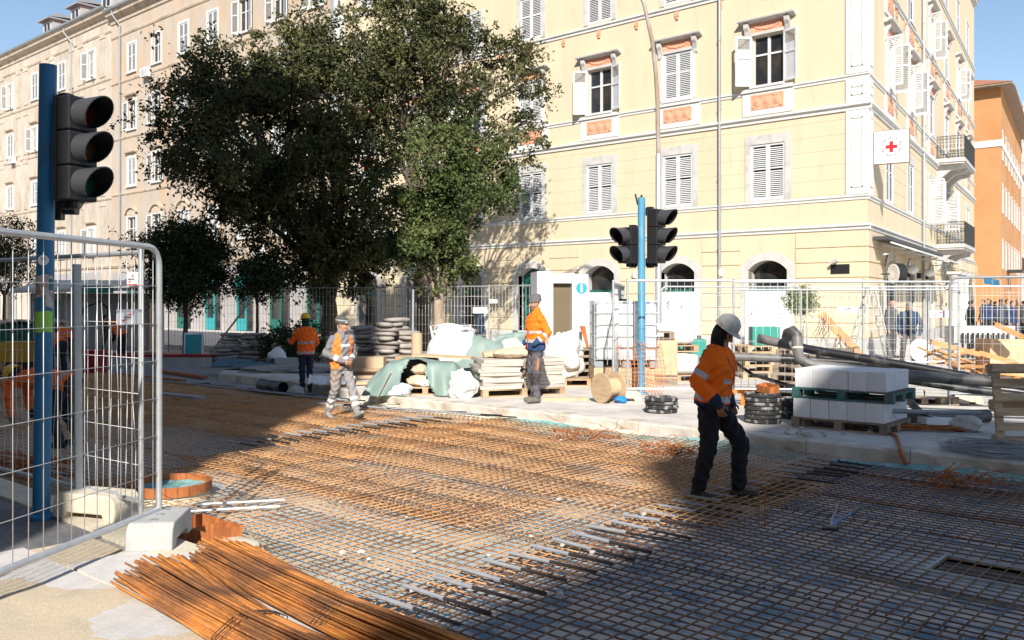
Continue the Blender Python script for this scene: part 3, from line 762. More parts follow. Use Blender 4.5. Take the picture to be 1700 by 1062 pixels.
def ring_text(body, r, a0, a1, inward, size):
    for i, ch in enumerate(body):
        if ch == ' ': continue
        a = math.radians(a0+(a1-a0)*i/(len(body)-1))
        Mx = Ms @ Matrix.Translation((cx+r*math.cos(a), cy+r*math.sin(a), .004)) @ Matrix.Rotation(a-PI/2 if not inward else a+PI/2, 4, 'Z')
        text_mesh(ch, size, 'print_black', t, Mx, 'letter', ext=0, bold=.002)
ring_text('CRVENI KRIZ RIJEKA', .278, 172, 8, False, .075)
ring_text('RED CROSS RIJEKA', .278, 196, 344, True, .075)
t = thing('round_sign', 'round white drum sign with a dark rim at the house corner', 'sign', c0+Vector((0,0,2.55)))
dv = Vector((-.62,-.78,0)).normalized(); Mr = frameM((0,0,0), (-dv.y,dv.x,0), (0,0,1)); ctr = Vector((.5,-.15,0))
if Mr.to_3x3() @ Vector((0,0,1)) != dv: pass
b = MB(); b.lathe([(.33,-.28),(.34,-.02),(.34,0)], 28, ctr, M=Mr); b.build('drum', mt['signal_black'], t, smooth=True)
b = MB(); b.lathe([(.315,0),(.315,.012)], 28, ctr, M=Mr, capb=False); b.build('face', mt['print_white'], t, smooth=True)
for rr in (.24,.16):
    b = MB(); pts = [Mr @ Vector((rr*math.cos(a), rr*math.sin(a), .014))+ctr for a in [2*PI*i/24 for i in range(24)]]; b.path(pts, .006, 4, closed=True); b.build('ring_print', mt['concrete'], t)
b = MB(); b.bar(ctr+Vector((-.45,.2,.0)), ctr-dv*.1, .04, .04); b.build('bracket', mt['black_iron'], t)
# ================================================================= beige houses along the street
def lintel_mesh(wd, kind, mat='beige_trim'):
    def mk():
        b = MB(); w2 = wd/2+.22
        if kind == 'flat':
            b.prof_x([(0,0),(-.06,0),(-.08,.06),(-.2,.1),(-.22,.17),(0,.2)], -w2, w2); b.box(-w2+.1, w2-.1, -.03, 0, -.28, 0)
        else:
            o_ = arch_pts(w2,.12,.34,12); i_ = arch_pts(w2-.13,.05,.27,12); n = len(o_)
            vs = [(p[0],-.16,p[1]) for p in o_]+[(p[0],-.16,p[1]) for p in i_]+[(p[0],0,p[1]) for p in o_]+[(p[0],0,p[1]) for p in i_]
            fs = []
            for k in range(n-1): fs += [(k,n+k,n+k+1,k+1),(k,k+1,2*n+k+1,2*n+k),(n+k,3*n+k,3*n+k+1,n+k+1)]
            b.add(vs, fs)
            for s in (-1,1): b.box(s*w2-.1, s*w2+.1, -.17, 0, .0, .10)
            pts = [(p[0]*.98,p[1]) for p in i_]; b.add([(p[0],-.04,p[1]) for p in pts]+[(-w2+.14,-.04,-.2),(w2-.14,-.04,-.2)][::-1], [tuple(range(len(pts)+1,-1,-1))])
        m = b.mesh('lintel'); m.materials.append(mt[mat]); return m
    return cached(('li', wd, kind, mat), mk)
def sill_mesh(wd, mat='white_plaster'):
    def mk():
        b = MB(); b.box(-wd/2-.16, wd/2+.16, -.12, 0, -.11, 0); m = b.mesh('sill'); m.materials.append(mt[mat]); return m
    return cached(('si', wd, mat), mk)
rb = random.Random(21)
def beige_house(name, label, x0, x1, cols_, rows, wallmat, states, top, eave, pil=False):
    h = thing(name, label, 'building', (x1, YF+.02, .22)); T = Matrix.Identity(4); xa = x0-x1
    hs = []
    for r_i, (z, ht, wd, lk) in enumerate(rows):
        for c in cols_: hs.append((c-x1-wd/2, c-x1+wd/2, z, z+ht))
    gh = []
    for k, c in enumerate(cols_): gh.append((c-x1-.95, c-x1+.95, 0, 3.15))
    b = MB(); wall_sheet(b, xa, 0, 0, eave, hs+gh, depth=.3); b.build('wall', mt[wallmat], h)
    b = MB(); b.box(xa+.3, -.3, .9, 2.0, 0, eave-.5); b.build('interior', mt['dark_room'], h)
    for r_i, (z, ht, wd, lk) in enumerate(rows):
        for k, c in enumerate(cols_):
            st = states(r_i, k)
            o = window(h, T, c-x1, z, wd, ht, st, (wd+.30,.14,.0,'white_plaster') if st else (wd+.34,.16,0,'white_plaster'))
            link('sill', sill_mesh(wd), o)
            if lk: link('lintel', lintel_mesh(wd, lk), o, (0,0,ht+.28))
    b = MB()
    for z, pr, hh in [(3.95,.12,.2),(4.75,.06,.12)]+[(rw[0]-.55,.07,.14) for rw in rows[1:]]+[(rows[-1][0]+rows[-1][1]+.75,.08,.16)]:
        b.prof_x([(0,z),(-pr*.5,z),(-pr,z+hh*.6),(-pr,z+hh),(0,z+hh+.03)], xa, 0)
    b.build('string_course', mt['beige_trim'], h)
    b = MB(); b.prof_x([(0,eave-.75),(-.08,eave-.7),(-.12,eave-.45),(-.45,eave-.25),(-.5,eave-.05),(-.55,eave+.02),(0,eave+.02)], xa, 0); b.build('eaves_cornice', mt['beige_trim'], h)
    b = MB(); b.prof_x([(-.52,eave+.02),(-.68,eave+.05),(-.70,eave+.17),(-.66,eave+.17),(-.64,eave+.08),(-.5,eave+.06)], xa, 0); b.build('gutter', mt['zinc'], h)
    b = MB(); b.add([(xa,-.5,eave+.05),(0,-.5,eave+.05),(0,6.5,eave+2.6),(xa,6.5,eave+2.6),(0,12,eave+.05),(xa,12,eave+.05)], [(0,1,2,3),(3,2,4,5)]); b.add([(xa,12,0),(0,12,0),(0,12,eave),(xa,12,eave)], [(0,3,2,1)]); b.build('roof', mt['roof_tile'], h)
    if pil:
        for k, c in enumerate(cols_):
            for s in (-1.75, 1.75):
                for z0, z1 in ((4.95,8.6),(8.95,12.9),(13.3,16.7),(17.2,20.2)):
                    b = MB(); X = c-x1+s; b.box(X-.42, X+.42, -.05, 0, z0, z1-.35); b.box(X-.46, X+.46, -.09, 0, z1-.35, z1-.22); b.box(X-.40, X+.40, -.07, 0, z1-.22, z1)
                    b.build('pilaster', mt['beige_plaster'], h)
    return h
def st_right(r, k):
    t = {(3,4):(165,160),(3,5):(165,160),(3,6):(165,165),(2,0):(172,None),(2,1):(172,None),(1,1):(172,170),(1,2):(172,170),(0,1):(170,None)}
    return t.get((r,k), 'closed' if (r*3+k) % 5 else None)
bh = beige_house('beige_house', 'plain beige plastered house between the yellow corner house and the weathered house', -61.3, -37.0, [-58.4+3.35*k for k in range(7)],
    [(5.3,1.95,1.1,'arch'),(9.35,1.8,1.05,'flat'),(13.1,1.85,1.05,'flat'),(16.9,1.85,1.05,None)], 'beige_plaster_smooth', st_right, 21, 21.2)
wh = beige_house('weathered_house', 'tall weathered ochre house with crumbling plaster and roof dormers', -98, -61.3, [-64.4-4.98*k for k in range(7)],
    [(4.9,1.9,1.1,'flat'),(9.2,1.75,1.1,'flat'),(13.4,1.8,1.1,'flat'),(17.4,1.95,1.1,None)], 'beige_plaster', lambda r,k: 'closed' if (r+2*k) % 3 else (150, 100), 21, 21.6, True)
downpipe(bh, TF, -22.9, .1, 20, kink=-.25); downpipe(wh, TF, -6.2, .1, 20.3, kink=-.3)
def dormer(x, z):
    b = MB(); b.box(x-.85, x+.85, .25, 3.2, z, z+1.5); o = b.build('dormer', mt['concrete'], wh)
    b = MB(); b.box(x-1.05, x+1.05, -.1, 3.4, z+1.5, z+1.62); b.add([(x-1.05,-.1,z+1.62),(x+1.05,-.1,z+1.62),(x+1.05,.5,z+1.95),(x-1.05,.5,z+1.95),(x+1.05,3.4,z+1.95),(x-1.05,3.4,z+1.95)], [(0,1,2,3),(3,2,4,5),(0,3,5),(1,4,2)]); b.build('dormer_roof', mt['roof_grey'], o)
    b = MB(); b.box(x-.6,x+.6,.235,.25,z+.4,z+1.3); b.build('pane', mt['window_glass'], o)
    b = MB()
    for a in (-.62,-.03,.58): b.box(x+a,x+a+.06,.20,.235,z+.36,z+1.35)
    b.box(x-.56,x+.58,.20,.235,z+1.29,z+1.35); b.box(x-.56,x+.58,.20,.235,z+.36,z+.42); b.build('frame', mt['wood_frame_white'], o)
for X in (-72.6,-67.6,-62.6): dormer(X+61.3, 21.7)
b = MB(); b.box(0.8,3.5,.6,3.6,21.4,23.6); b.build('dormer', mt['orange_board'], bh)
# shop fronts
for k in range(7):
    X = -58.4+3.35*k+37.0
    o = None
    b = MB(); b.box(X-1.25,X-.95,-.05,.0,0,3.6); b.box(X+.95,X+1.25,-.05,0,0,3.6); b.box(X-1.25,X+1.25,-.08,0,3.6,3.75); o = b.build('shop_front', mt['shop_grey'], bh)
    tq = k in (0,1,3,4)
    b = MB(); b.box(X-.95,X+.95,.02,.10,2.55,3.13); b.build('sign_board', mt['turquoise' if tq else 'shop_grey'], o)
    b = MB(); b.box(X-.95,X+.95,.16,.18,.0,2.55); b.build('pane', mt['window_glass'], o)
    b = MB()
    for a in (-.95,-.06,.85): b.box(X+a,X+a+.10,.08,.16,.0,2.55)
    b.box(X-.85,X-.06,.08,.16,.0,.7); b.build('frame', mt['turquoise' if tq else 'green_door'], o)
for k in range(7):
    X = -64.4-4.98*k+61.3
    b = MB(); b.box(X-1.4,X-.95,-.05,0,0,3.7); b.box(X+.95,X+1.4,-.05,0,0,3.7); b.box(X-.95,X+.95,-.05,0,3.2,3.7); o = b.build('shop_front', mt['shop_grey'], wh)
    b = MB(); b.box(X-.95,X+.95,.1,.14,0,3.13); b.build('pane', mt['window_glass'], o)
    b = MB(); b.box(X-.95,X+.95,.02,.1,2.5,3.1); b.build('sign_board', mt['turquoise' if k == 0 else 'awning'], o)
# grey stone facing on the beige ground floor
b = MB(); wall_sheet(b, -24.2, -.1, 0, 3.6, [(-58.4+3.35*k+37-.95, -58.4+3.35*k+37+.95, 0, 3.15) for k in range(7)], y=-.03, reveal=False); b.build('shop_facing', mt['shop_grey'], bh)

# air conditioners on the beige walls
def ac_unit():
    t = thing('air_conditioner', '', 'air conditioner')
    b = MB(); b.box(-.4,.4,-.36,-.06,0,.56); b.build('casing', mt['plastic_white'], t)
    b = MB(); b.lathe([(.22,0),(.22,.02)], 16, (-.08,-.36,.28), M=Matrix.Rotation(PI/2,4,'X')); b.box(.2,.38,-.372,-.36,.06,.5); b.build('grille', mt['concrete'], t)
    b = MB(); b.box(-.3,-.26,-.4,0,-.05,-.0); b.box(.26,.3,-.4,0,-.05,0); b.build('bracket', mt['galvanised_dull'], t)
    return t
ac0 = ac_unit(); tag(ac0, 'air conditioner under the top floor window beside the grey downpipe'); ac0.location = (-56.1, YF, 16.35)
for (x, z, lb) in ((-78.3, 13.0, 'air conditioner at the left edge below the second row of weathered windows'), (-71.9, 12.8, 'air conditioner left of the near traffic signal on the weathered wall'), (-46.6, 9.0, 'air conditioner showing through the leaves on the beige wall'), (-40.6, 15.4, 'air conditioner above the dark tree by the white corner strip'), (-43.2, 4.4, 'air conditioner low on the beige wall above the shops')):
    copy_tree(ac0, (x, YF, z), 0, lb)

# ================================================================= side street beyond
OC = Vector((-17.0, 74.3, .22))
oh = thing('orange_house', 'orange house with tiled hip roof at the end of the side street', 'building', OC)
TO = Matrix.Rotation(SIDE, 4, 'Z'); qo = TO @ Vector((26,0,0))
b = MB(); H_ = 17.6
b.add([(-22,0,0),(0,0,0),(0,0,H_),(-22,0,H_)], [(0,1,2,3)]); b.build('wall', mt['orange_plaster'], oh)
hs = [(k*3.4+1.2, k*3.4+2.3, z, z+2) for k in range(7) for z in (4.2,8.4,12.4)]
b = MB(); b.T = TO; wall_sheet(b, 0, 26, 0, H_, hs); b.build('side_wall', mt['orange_plaster'], oh)
for h in hs: window(oh, TO, (h[0]+h[1])/2, h[2], 1.1, 2.0, 'closed', (1.5,.2,.1,'stone_trim'))
b = MB(); b.box(-22,.06,-.06,0,13.2,13.7); b.T = TO; b.box(0,26,-.06,0,13.2,13.7); b.build('string_course', mt['white_plaster'], oh)
b = MB(); b.box(-22,.9,-.9,.0,H_,H_+.12); b.T = TO; b.box(0,26,-.9,0,H_+.001,H_+.121); b.build('eaves', mt['pallet_grey'], oh)
b = MB(); b.add([(-22,-.95,H_+.13),(.95,-.95,H_+.13),(qo.x+.95,qo.y,H_+.13),(qo.x-7,qo.y,H_+3),(-7,7,H_+3),(-22,7,H_+3)], [(0,1,4,5),(1,2,3,4)]); b.build('roof', mt['roof_tile'], oh)
b = MB(); b.box(-4.2,-1.6,-.1,0,3.6,4.4); b.build('sign_board', mt['cardboard'], oh)
b = MB(); b.T = TO; b.box(6,9,-1.1,0,4.0,4.2)
for k in range(20): b.box(6.05+k*.15,6.08+k*.15,-1.08,-1.05,4.2,5.1)
b.box(6,9,-1.1,-1.03,5.1,5.15); b.build('balcony', mt['black_iron'], oh)
for (off, len_, ht, mat, nm, lb) in ((27, 18, 19.5, 'stone_trim', 'grey_house', 'grey stone house with deep cornices beyond the orange house'), (46, 30, 24, 'white_plaster', 'white_tower_block', 'tall pale building closing the side street in the distance')):
    p = OC + TO @ Vector((off,0,0)); t = thing(nm, lb, 'building', p); t.rotation_euler = (0,0,SIDE)
    hs = [(k*3.2+1.0, k*3.2+2.2, z, z+2) for k in range(int(len_/3.2)) for z in (1,4.6,8.4,12.2,15.8)]
    b = MB(); wall_sheet(b, 0, len_, 0, ht, hs); b.add([(0,0,0),(0,0,ht),(0,12,ht),(0,12,0)], [(0,1,2,3)]); b.add([(0,0,ht),(len_,0,ht),(len_,12,ht),(0,12,ht)], [(0,1,2,3)]); b.build('wall', mt[mat], t)
    for h in hs: window(t, Matrix.Identity(4), (h[0]+h[1])/2, h[2], 1.2, 2.0, 'closed', (1.6,.2,.1,'stone_trim'))
    b = MB(); b.prof_x([(0,ht-.8),(-.3,ht-.7),(-1.0,ht-.2),(-1.0,ht+.1),(0,ht+.1)], -1 if off == 27 else 0, len_); b.prof_x([(0,ht-5.3),(-.25,ht-5.2),(-.6,ht-4.9),(-.6,ht-4.75),(0,ht-4.7)], 0, len_); b.build('cornice', mt['stone_trim'], t)
    if off == 27:
        b = MB(); b.box(-.2,.5,-.5,.2,ht,ht+.6); b.lathe([(.2,0),(.3,.4),(.12,.8),(.18,1.1),(.02,1.5)], 10, (.15,-.15,ht+.6)); b.build('finial', mt['stone_trim'], t)
# far end of the side street
t = thing('end_house', 'distant pale house front at the far end of the side street', 'building', C2W(64, 112, .22), 0)
t.rotation_euler = (0,0,YAW); b = MB(); b.box(-14,14,0,8,0,16); b.build('wall', mt['stone_trim'], t)
for k in range(8):
    for z in (1.5,5.2,9,12.5): window(t, Matrix.Identity(4), -12+k*3.2, z, 1.2, 2, None, (1.6,.2,.1,'white_plaster')).location.y = -.13

# ================================================================= houses across the street, behind the photographer (they throw the shade)
def back_house(name, label, x0, x1, y0, y1, h, mat):
    t = thing(name, label, 'building', (x0, y1, .1)); t2 = Matrix.Rotation(PI,4,'Z') 
    b = MB(); b.box(0, x1-x0, y0-y1, 0, 0, h); b.build('wall', mt[mat], t)
    b = MB(); b.box(-.12, x1-x0+.12, y0-y1-.12, .12, h*.985, h*.985+.3); b.box(-.06, x1-x0+.06, y0-y1, .06, 4.4, 4.6); b.build('cornice', mt['stone_trim'], t)
    n = int((x1-x0)/3.6)
    for k in range(n):
        for z in range(1, int(h/3.8)):
            Mw = Matrix.Translation((1.8+k*3.6, 0, z*3.8+1.2)) @ Matrix.Rotation(PI,4,'Z')
            o = link('window', frame_mesh(1.15, 1.9), t, Mw.to_translation()+Vector((0,.17,0)), (0,0,PI)); link('pane', pane_mesh(1.15,1.9), o)
    return t
back_house('opposite_house', 'tall pale house across the street behind the viewer, left of the gap', -46, 1.0, -20, -6.75, 29.4, 'plain_wall')
oh2 = back_house('opposite_house', 'pale house across the street behind the viewer, right of the gap', 16.15, 50, -30, -9.3, 20.7, 'plain_wall')
b = MB(); b.box(0, 12, -7.9, -2.2, 21.0, 22.8); b.build('roof_room', mt['plain_wall'], oh2)
# ================================================================= trees
def leaves(blobs, n, size, asp=.5, clump=.30, per=45, seed=1, shell=.55, droop=.25, gap=-9):
    """blobs: (centre, radii, weight); ragged boughs are strewn over them, sprays of leaves over the boughs"""
    r = np.random.default_rng(seed); wts = np.array([b[2]*(b[1][0]*b[1][1]*b[1][2])**.67 for b in blobs]); wts /= wts.sum()
    nc = max(1, n//per); idx = r.choice(len(blobs), nc, p=wts)
    C = np.array([tuple(b[0]) for b in blobs])[idx]; Rr = np.array([b[1] for b in blobs])[idx]
    dirs = r.normal(size=(nc,3)); dirs /= np.linalg.norm(dirs, axis=1, keepdims=True)
    rad = shell+(1.0-shell)*r.random(nc)**.7; rad *= 1+.16*r.normal(size=nc); rad = np.clip(rad, .1, 1.32)
    cl = C+dirs*rad[:,None]*Rr
    q = cl*1.5+seed; fld = np.sin(q[:,0]+1.7*np.sin(q[:,2]*.8))+np.sin(q[:,1]*1.1+q[:,2])+np.sin(q[:,2]*1.3-q[:,0]*.7+1.3*np.sin(q[:,1]))
    keep = fld > gap; cl, dirs = cl[keep], dirs[keep]; nc = len(cl)
    cs = clump*(.5+1.0*r.random(nc)**1.3)
    ns = 9; sp = r.normal(size=(nc,ns,3))*cs[:,None,None]*np.array([1,1,.7]); spn = per//ns; per = spn*ns
    P = np.repeat((cl[:,None,:]+sp).reshape(-1,3), spn, 0)+r.normal(size=(nc*per,3))*np.repeat(np.repeat(cs, ns)*.34, spn)[:,None]
    out = np.repeat(dirs, per, 0); m = len(P)
    a = r.normal(size=(m,3))+out*.7+np.array([0,0,-droop]); a /= np.linalg.norm(a, axis=1, keepdims=True)
    b_ = r.normal(size=(m,3)); b_ -= a*(a*b_).sum(1, keepdims=True); b_ /= np.linalg.norm(b_, axis=1, keepdims=True)
    L = size*(.6+.8*r.random(m))[:,None]; W = L*asp; nn = np.cross(a, b_)
    V = np.empty((m,4,3)); V[:,0] = P; V[:,1] = P+a*L*.5+b_*W*.5+nn*W*.12; V[:,2] = P+a*L; V[:,3] = P+a*L*.5-b_*W*.5+nn*W*.12
    return V.reshape(-1,3), np.arange(m*4).reshape(-1,4)
def pxblob(u, v, ru, rv, d, w=1.0, dd=0.0, ry=None):
    c = D(u, v, d+dd); k = d/FPX; rx = ru*k; return (c, (rx, (ry or rx), rv*k), w)
def limb(b, p, q, r0, r1, bend=.3, n=6, seed=0):
    r = random.Random(seed); p, q = Vector(p), Vector(q); pts = []; rs = []
    off = Vector((r.uniform(-1,1), r.uniform(-1,1), r.uniform(.2,1)))*bend*(q-p).length*.3
    for i in range(n+1):
        t = i/n; pts.append(p.lerp(q,t)+off*math.sin(PI*t)+Vector((r.uniform(-1,1),r.uniform(-1,1),0))*.03*(0 < i < n)); rs.append(r0+(r1-r0)*t)
    b.path(pts, rs, 7); return pts
def tree(name, label, base, blobs, n, size, leaf, bark, trunk_r, fork, lean=(0,0), clump=.30, per=45, seed=1, shell=.55, asp=.5, nlimb=99, gap=-9):
    base = Vector(base); t = thing(name, label, 'tree', base)
    b = MB(); top = base+Vector((lean[0],lean[1],fork)); r = random.Random(seed)
    k = 6; pts = [base+(top-base)*(i/k)+Vector((r.uniform(-1,1),r.uniform(-1,1),0))*trunk_r*.25*(i > 0) for i in range(k+1)]
    pts = [p-base for p in pts]
    b.path(pts, [trunk_r*1.35]+[trunk_r*(1-.05*i) for i in range(1,k+1)], 10)
    for i, bl in enumerate(blobs[:nlimb]):
        tgt = Vector(bl[0])-base; q = limb(b, pts[-1]-Vector((0,0,.25)), tgt, trunk_r*.55, .02, .35, 6, seed*31+i)
        for j in range(4):
            e = Vector(bl[0])-base+Vector((r.uniform(-1,1)*bl[1][0],r.uniform(-1,1)*bl[1][1],r.uniform(-.6,.9)*bl[1][2]))*.8
            limb(b, q[r.randrange(2,6)], e, trunk_r*.16, .008, .3, 4, seed*77+i*9+j)
    b.build('trunk', mt[bark], t, smooth=True)
    V, F_ = leaves(blobs, n, size, asp, clump, per, seed, shell, gap=gap)
    np_mesh('crown', V-np.array(base), F_, mt[leaf], t)
    return t
dA = 29.5
blA = [pxblob(u,v,ru,rv,dA,w,dd) for u,v,ru,rv,w,dd in ((320,185,62,70,.9,0),(395,130,80,62,1,0),(480,105,80,80,1,.5),(560,165,95,105,1,0),(450,240,130,105,1,-.6),(345,270,62,66,.55,0),(560,320,95,120,1,-.5),(490,370,85,85,.8,0),(400,350,60,52,.35,0),(600,430,55,62,1,0),(545,450,55,50,1,0),(470,430,40,44,.35,0),(300,225,40,40,.5,.4),(420,300,80,60,.8,.6))]
tree('evergreen_tree', 'large dark evergreen tree in shade, its crown spreading left over the beige house', GD(548, 30, .22), blA, 118000, .135, 'leaf_oak', 'bark_dark', .30, 2.6, seed=3, clump=.34, per=198, shell=.55, gap=-1.25)
dB = 30.5
blB = [pxblob(u,v,ru,rv,dB,w,dd) for u,v,ru,rv,w,dd in ((640,75,70,82,1,0),(690,45,80,55,1,.5),(755,85,68,70,.9,0),(710,140,90,70,.9,-.5),(825,105,62,52,.55,0),(868,130,48,52,.5,.3),(895,185,34,52,.40,0),(825,205,56,60,.45,-.3),(655,180,70,85,1,0),(775,175,70,70,.6,.4),(860,235,40,40,.35,0),(600,110,50,50,.9,.3),(800,150,40,44,.5,0))]
tree('evergreen_tree', 'tall evergreen tree reaching above the yellow house windows, sunlit crown', GD(700, 30.5, .22), blB, 58000, .13, 'leaf_oak', 'bark_dark', .24, 5.0, seed=5, clump=.30, per=162, shell=.58, gap=-.7)
dC_ = 26.0
blC = [pxblob(u,v,ru,rv,dC_,w,dd) for u,v,ru,rv,w,dd in ((725,270,78,80,1,0),(690,350,52,80,1,0),(770,350,62,75,1,0),(812,300,42,58,.7,.2),(725,410,64,48,1,-.2),(762,425,40,40,.8,0),(690,415,36,44,.8,0),(830,265,30,34,.5,0),(735,462,26,22,.4,0))]
tree('evergreen_tree', 'bright green sunlit tree with pale trunk standing behind the white bag', GD(729, 26.0, .22), blC, 58000, .115, 'leaf_bright', 'bark_pale', .21, 2.0, seed=8, clump=.24, per=162, shell=.5, gap=-1.0)
dD_ = 29.0
blD = [pxblob(u,v,ru,rv,dD_,w,0) for u,v,ru,rv,w in ((305,415,52,36,1),(275,440,36,40,1),(340,440,38,42,1),(308,470,58,36,1),(310,390,36,24,.5),(365,415,20,24,.5),(250,402,15,18,.4),(376,452,18,18,.4),(332,380,20,16,.4),(290,498,26,14,.4))]
tree('street_tree', 'small round dark street tree beside the grey fence, left of the sandbags', GD(308, 29.0, .15), blD, 30000, .10, 'leaf_dark', 'bark_dark', .09, 1.9, seed=12, clump=.26, per=120, shell=.35)
blE = [pxblob(u,v,ru,rv,28.5,w,0) for u,v,ru,rv,w in ((425,455,30,26,1),(410,475,24,18,.8),(442,470,26,24,.8),(425,438,18,16,.5))]
tree('street_tree', 'thin young street tree with sparse crown left of the large dark tree', GD(427, 28.5, .15), blE, 9000, .09, 'leaf_dark', 'bark_dark', .06, 1.9, seed=14, clump=.2, per=72)
blF = [pxblob(u,v,ru,rv,36,w,0) for u,v,ru,rv,w in ((10,400,34,40,.6),(25,440,30,36,.6),(-10,440,30,40,.6))]
tree('street_tree', 'sparse tree at the left edge behind the traffic signal', GD(8, 36, .15), blF, 9000, .10, 'leaf_oak', 'bark_dark', .09, 2.2, seed=17, clump=.25)
# clipped ball tree in front of the yellow house
bt = D(1332, 498, 25.5); tb = GD(1334, 25.5, .22)
blT = [(bt, (.46,.46,.40), 1), (bt+Vector((0,0,.05)), (.3,.3,.3), .5)]
t = tree('ball_tree', 'clipped ball shaped bush on a thin stem in front of the yellow wall', tb, blT, 5200, .06, 'leaf_topiary', 'bark_pale', .025, 1.0, seed=19, clump=.07, per=26, nlimb=1)
b = MB(); b.lathe([(.18,0),(.26,.42),(.28,.44),(.25,.44),(.24,.36)], 16, (0,0,0)); b.build('pot', mt['terracotta'], t, smooth=True)
# dark shrub between the sacks
sb = GD(468, 26, .1); t = thing('shrub', 'low dark shrub in shade behind the worker with the yellow helmet', 'shrub', sb)
V, F_ = leaves([(sb+Vector((0,0,.5)), (.75,.6,.55), 1), (sb+Vector((.4,.5,.6)), (.5,.5,.6), .8)], 7000, .09, .5, .14, 30, 23)
np_mesh('foliage', V-np.array(sb), F_, mt['leaf_dark'], t)
b = MB()
for k in range(7): b.tube((0,0,0), (RND.uniform(-.5,.5), RND.uniform(-.4,.4), .7), .015, .006, 5)
b.build('stem', mt['bark_dark'], t)
# slim white stake by the sacks
b = MB(); p = GD(685, 24.5, .22); b.tube((0,0,0), (.02,0,2.0), .035, .03, 8); tag(b.build('stake', mt['galvanised'], loc=p), 'slim pale stake standing beside the brown cardboard tube', 'stake')

# ================================================================= reinforcement mesh
TRAY = G(338, 882, .1)
def clip_segments(p, q, holes):
    segs = [(0., 1.)]; d = q-p; L = np.linalg.norm(d)
    for (cx, cy, r) in holes:
        f = p[:2]-np.array([cx,cy]); a = d[:2]@d[:2]; bb = 2*f@d[:2]; c = f@f-r*r; disc = bb*bb-4*a*c
        if disc <= 0: continue
        s = math.sqrt(disc); t0, t1 = (-bb-s)/(2*a), (-bb+s)/(2*a); ns = []
        for (u, v) in segs:
            if t1 <= u or t0 >= v: ns.append((u,v)); continue
            if t0 > u: ns.append((u,t0))
            if t1 < v: ns.append((t1,v))
        segs = ns
    return [(p+d*u, p+d*v) for u, v in segs if (v-u)*L > .04]
def rods(segs, r):
    P = np.array([s[0] for s in segs]); Q = np.array([s[1] for s in segs]); t = Q-P; t /= np.linalg.norm(t, axis=1, keepdims=True)
    s = np.cross(t, np.array([0,0,1.0])); bad = np.linalg.norm(s, axis=1) < 1e-4; s[bad] = [1,0,0]; s /= np.linalg.norm(s, axis=1, keepdims=True); u = np.cross(s, t); m = len(P)
    V = np.empty((m,8,3))
    for k, (a, b) in enumerate(((1,1),(-1,1),(-1,-1),(1,-1))):
        o = (s*a+u*b)*r*.85; V[:,k] = P+o; V[:,4+k] = Q+o
    base = (np.arange(m)*8)[:,None]
    F_ = np.concatenate([base+np.array(f) for f in ((0,1,5,4),(1,2,6,5),(2,3,7,6),(3,0,4,7),(3,2,1,0),(4,5,6,7))])
    return V.reshape(-1,3), F_
MHOLES = [(ring_c.x, ring_c.y, .50), (TRAY.x, TRAY.y, .30)]
def mesh_panel(x0, y0, lx, ly, z, rot, sp, label, group, r=.0041, seed=0, mat='rust'):
    rr = np.random.default_rng(seed); c, s = math.cos(rot), math.sin(rot)
    def W(x, y, zz): return np.array([x0+c*x-s*y, y0+s*x+c*y, zz])
    segs = []; wav = lambda x, y: .012*math.sin(1.3*x+y*.7+seed)+.008*math.sin(3.1*y+seed*2)
    n = int(lx/sp)
    for i in range(n+1):
        x = .05+i*sp+rr.normal()*.003; e = rr.uniform(-.03,.06)
        pts = [W(x+rr.normal()*.003, yy, z+.011+wav(x,yy)) for yy in np.linspace(-.04+e*0, ly+e, 4)]
        for a, b in zip(pts, pts[1:]): segs += clip_segments(a, b, MHOLES)
    n = int(ly/sp)
    for j in range(n+1):
        y = .05+j*sp+rr.normal()*.003
        pts = [W(xx, y+rr.normal()*.003, z+wav(xx,y)) for xx in np.linspace(-.05, lx+.05, 9)]
        for a, b in zip(pts, pts[1:]): segs += clip_segments(a, b, MHOLES)
    V, F_ = rods(segs, r); o = np.array([x0, y0, 0.0])
    ob = np_mesh('rebar_mesh', V-o, F_, mt[mat], None, (x0, y0, 0)); tag(ob, label, 'rebar mesh', group)
    return ob
sd = 0
for j, y in enumerate((3.36, 5.45, 7.55, 8.35)):
    for i in range(7):
        x = -29.55+i*5.05+((j % 2)*.5 if i < 4 else 0)
        if x < -16 and y < 5: x0 = x
        sd += 1
        lit = ('rusty rebar mesh sheet in the upper layer along the kerb, %s from the left' if j == 3 else 'rusty rebar mesh sheet in the '+('nearest','second','third')[min(j,2)]+' row on the membrane, %s from the left') % nth(i+1)
        mesh_panel(x, y+.02*math.sin(sd), 5.3, 2.15 if j < 3 else 1.95, .035+.012*(sd % 3)+(.03 if j == 3 else 0), math.radians(RND.uniform(-.15,.15)), .10, lit, 'rebar mesh sheets', seed=sd, mat='rust_shaded' if i >= 5 else 'rust', r=.0050 if i >= 5 else .0041)  # sheets right of the dowel joint get the rust with shade painted in
for i, x in enumerate((-18.6,-13.4,-8.6)):
    sd += 1
    mesh_panel(x, 6.55, 5.1, 2.1, .10, math.radians(.12-.1*i), .10, 'rusty rebar mesh sheet doubled over the middle of the road bed, %s from the left' % nth(i+1), 'doubled rebar mesh sheets', seed=sd)
mesh_panel(-9.6, 5.2, 4.6, 1.1, .095, math.radians(-.8), .10, 'narrow rebar mesh strip overlapping the sunlit sheets near the bundles', None, seed=77)
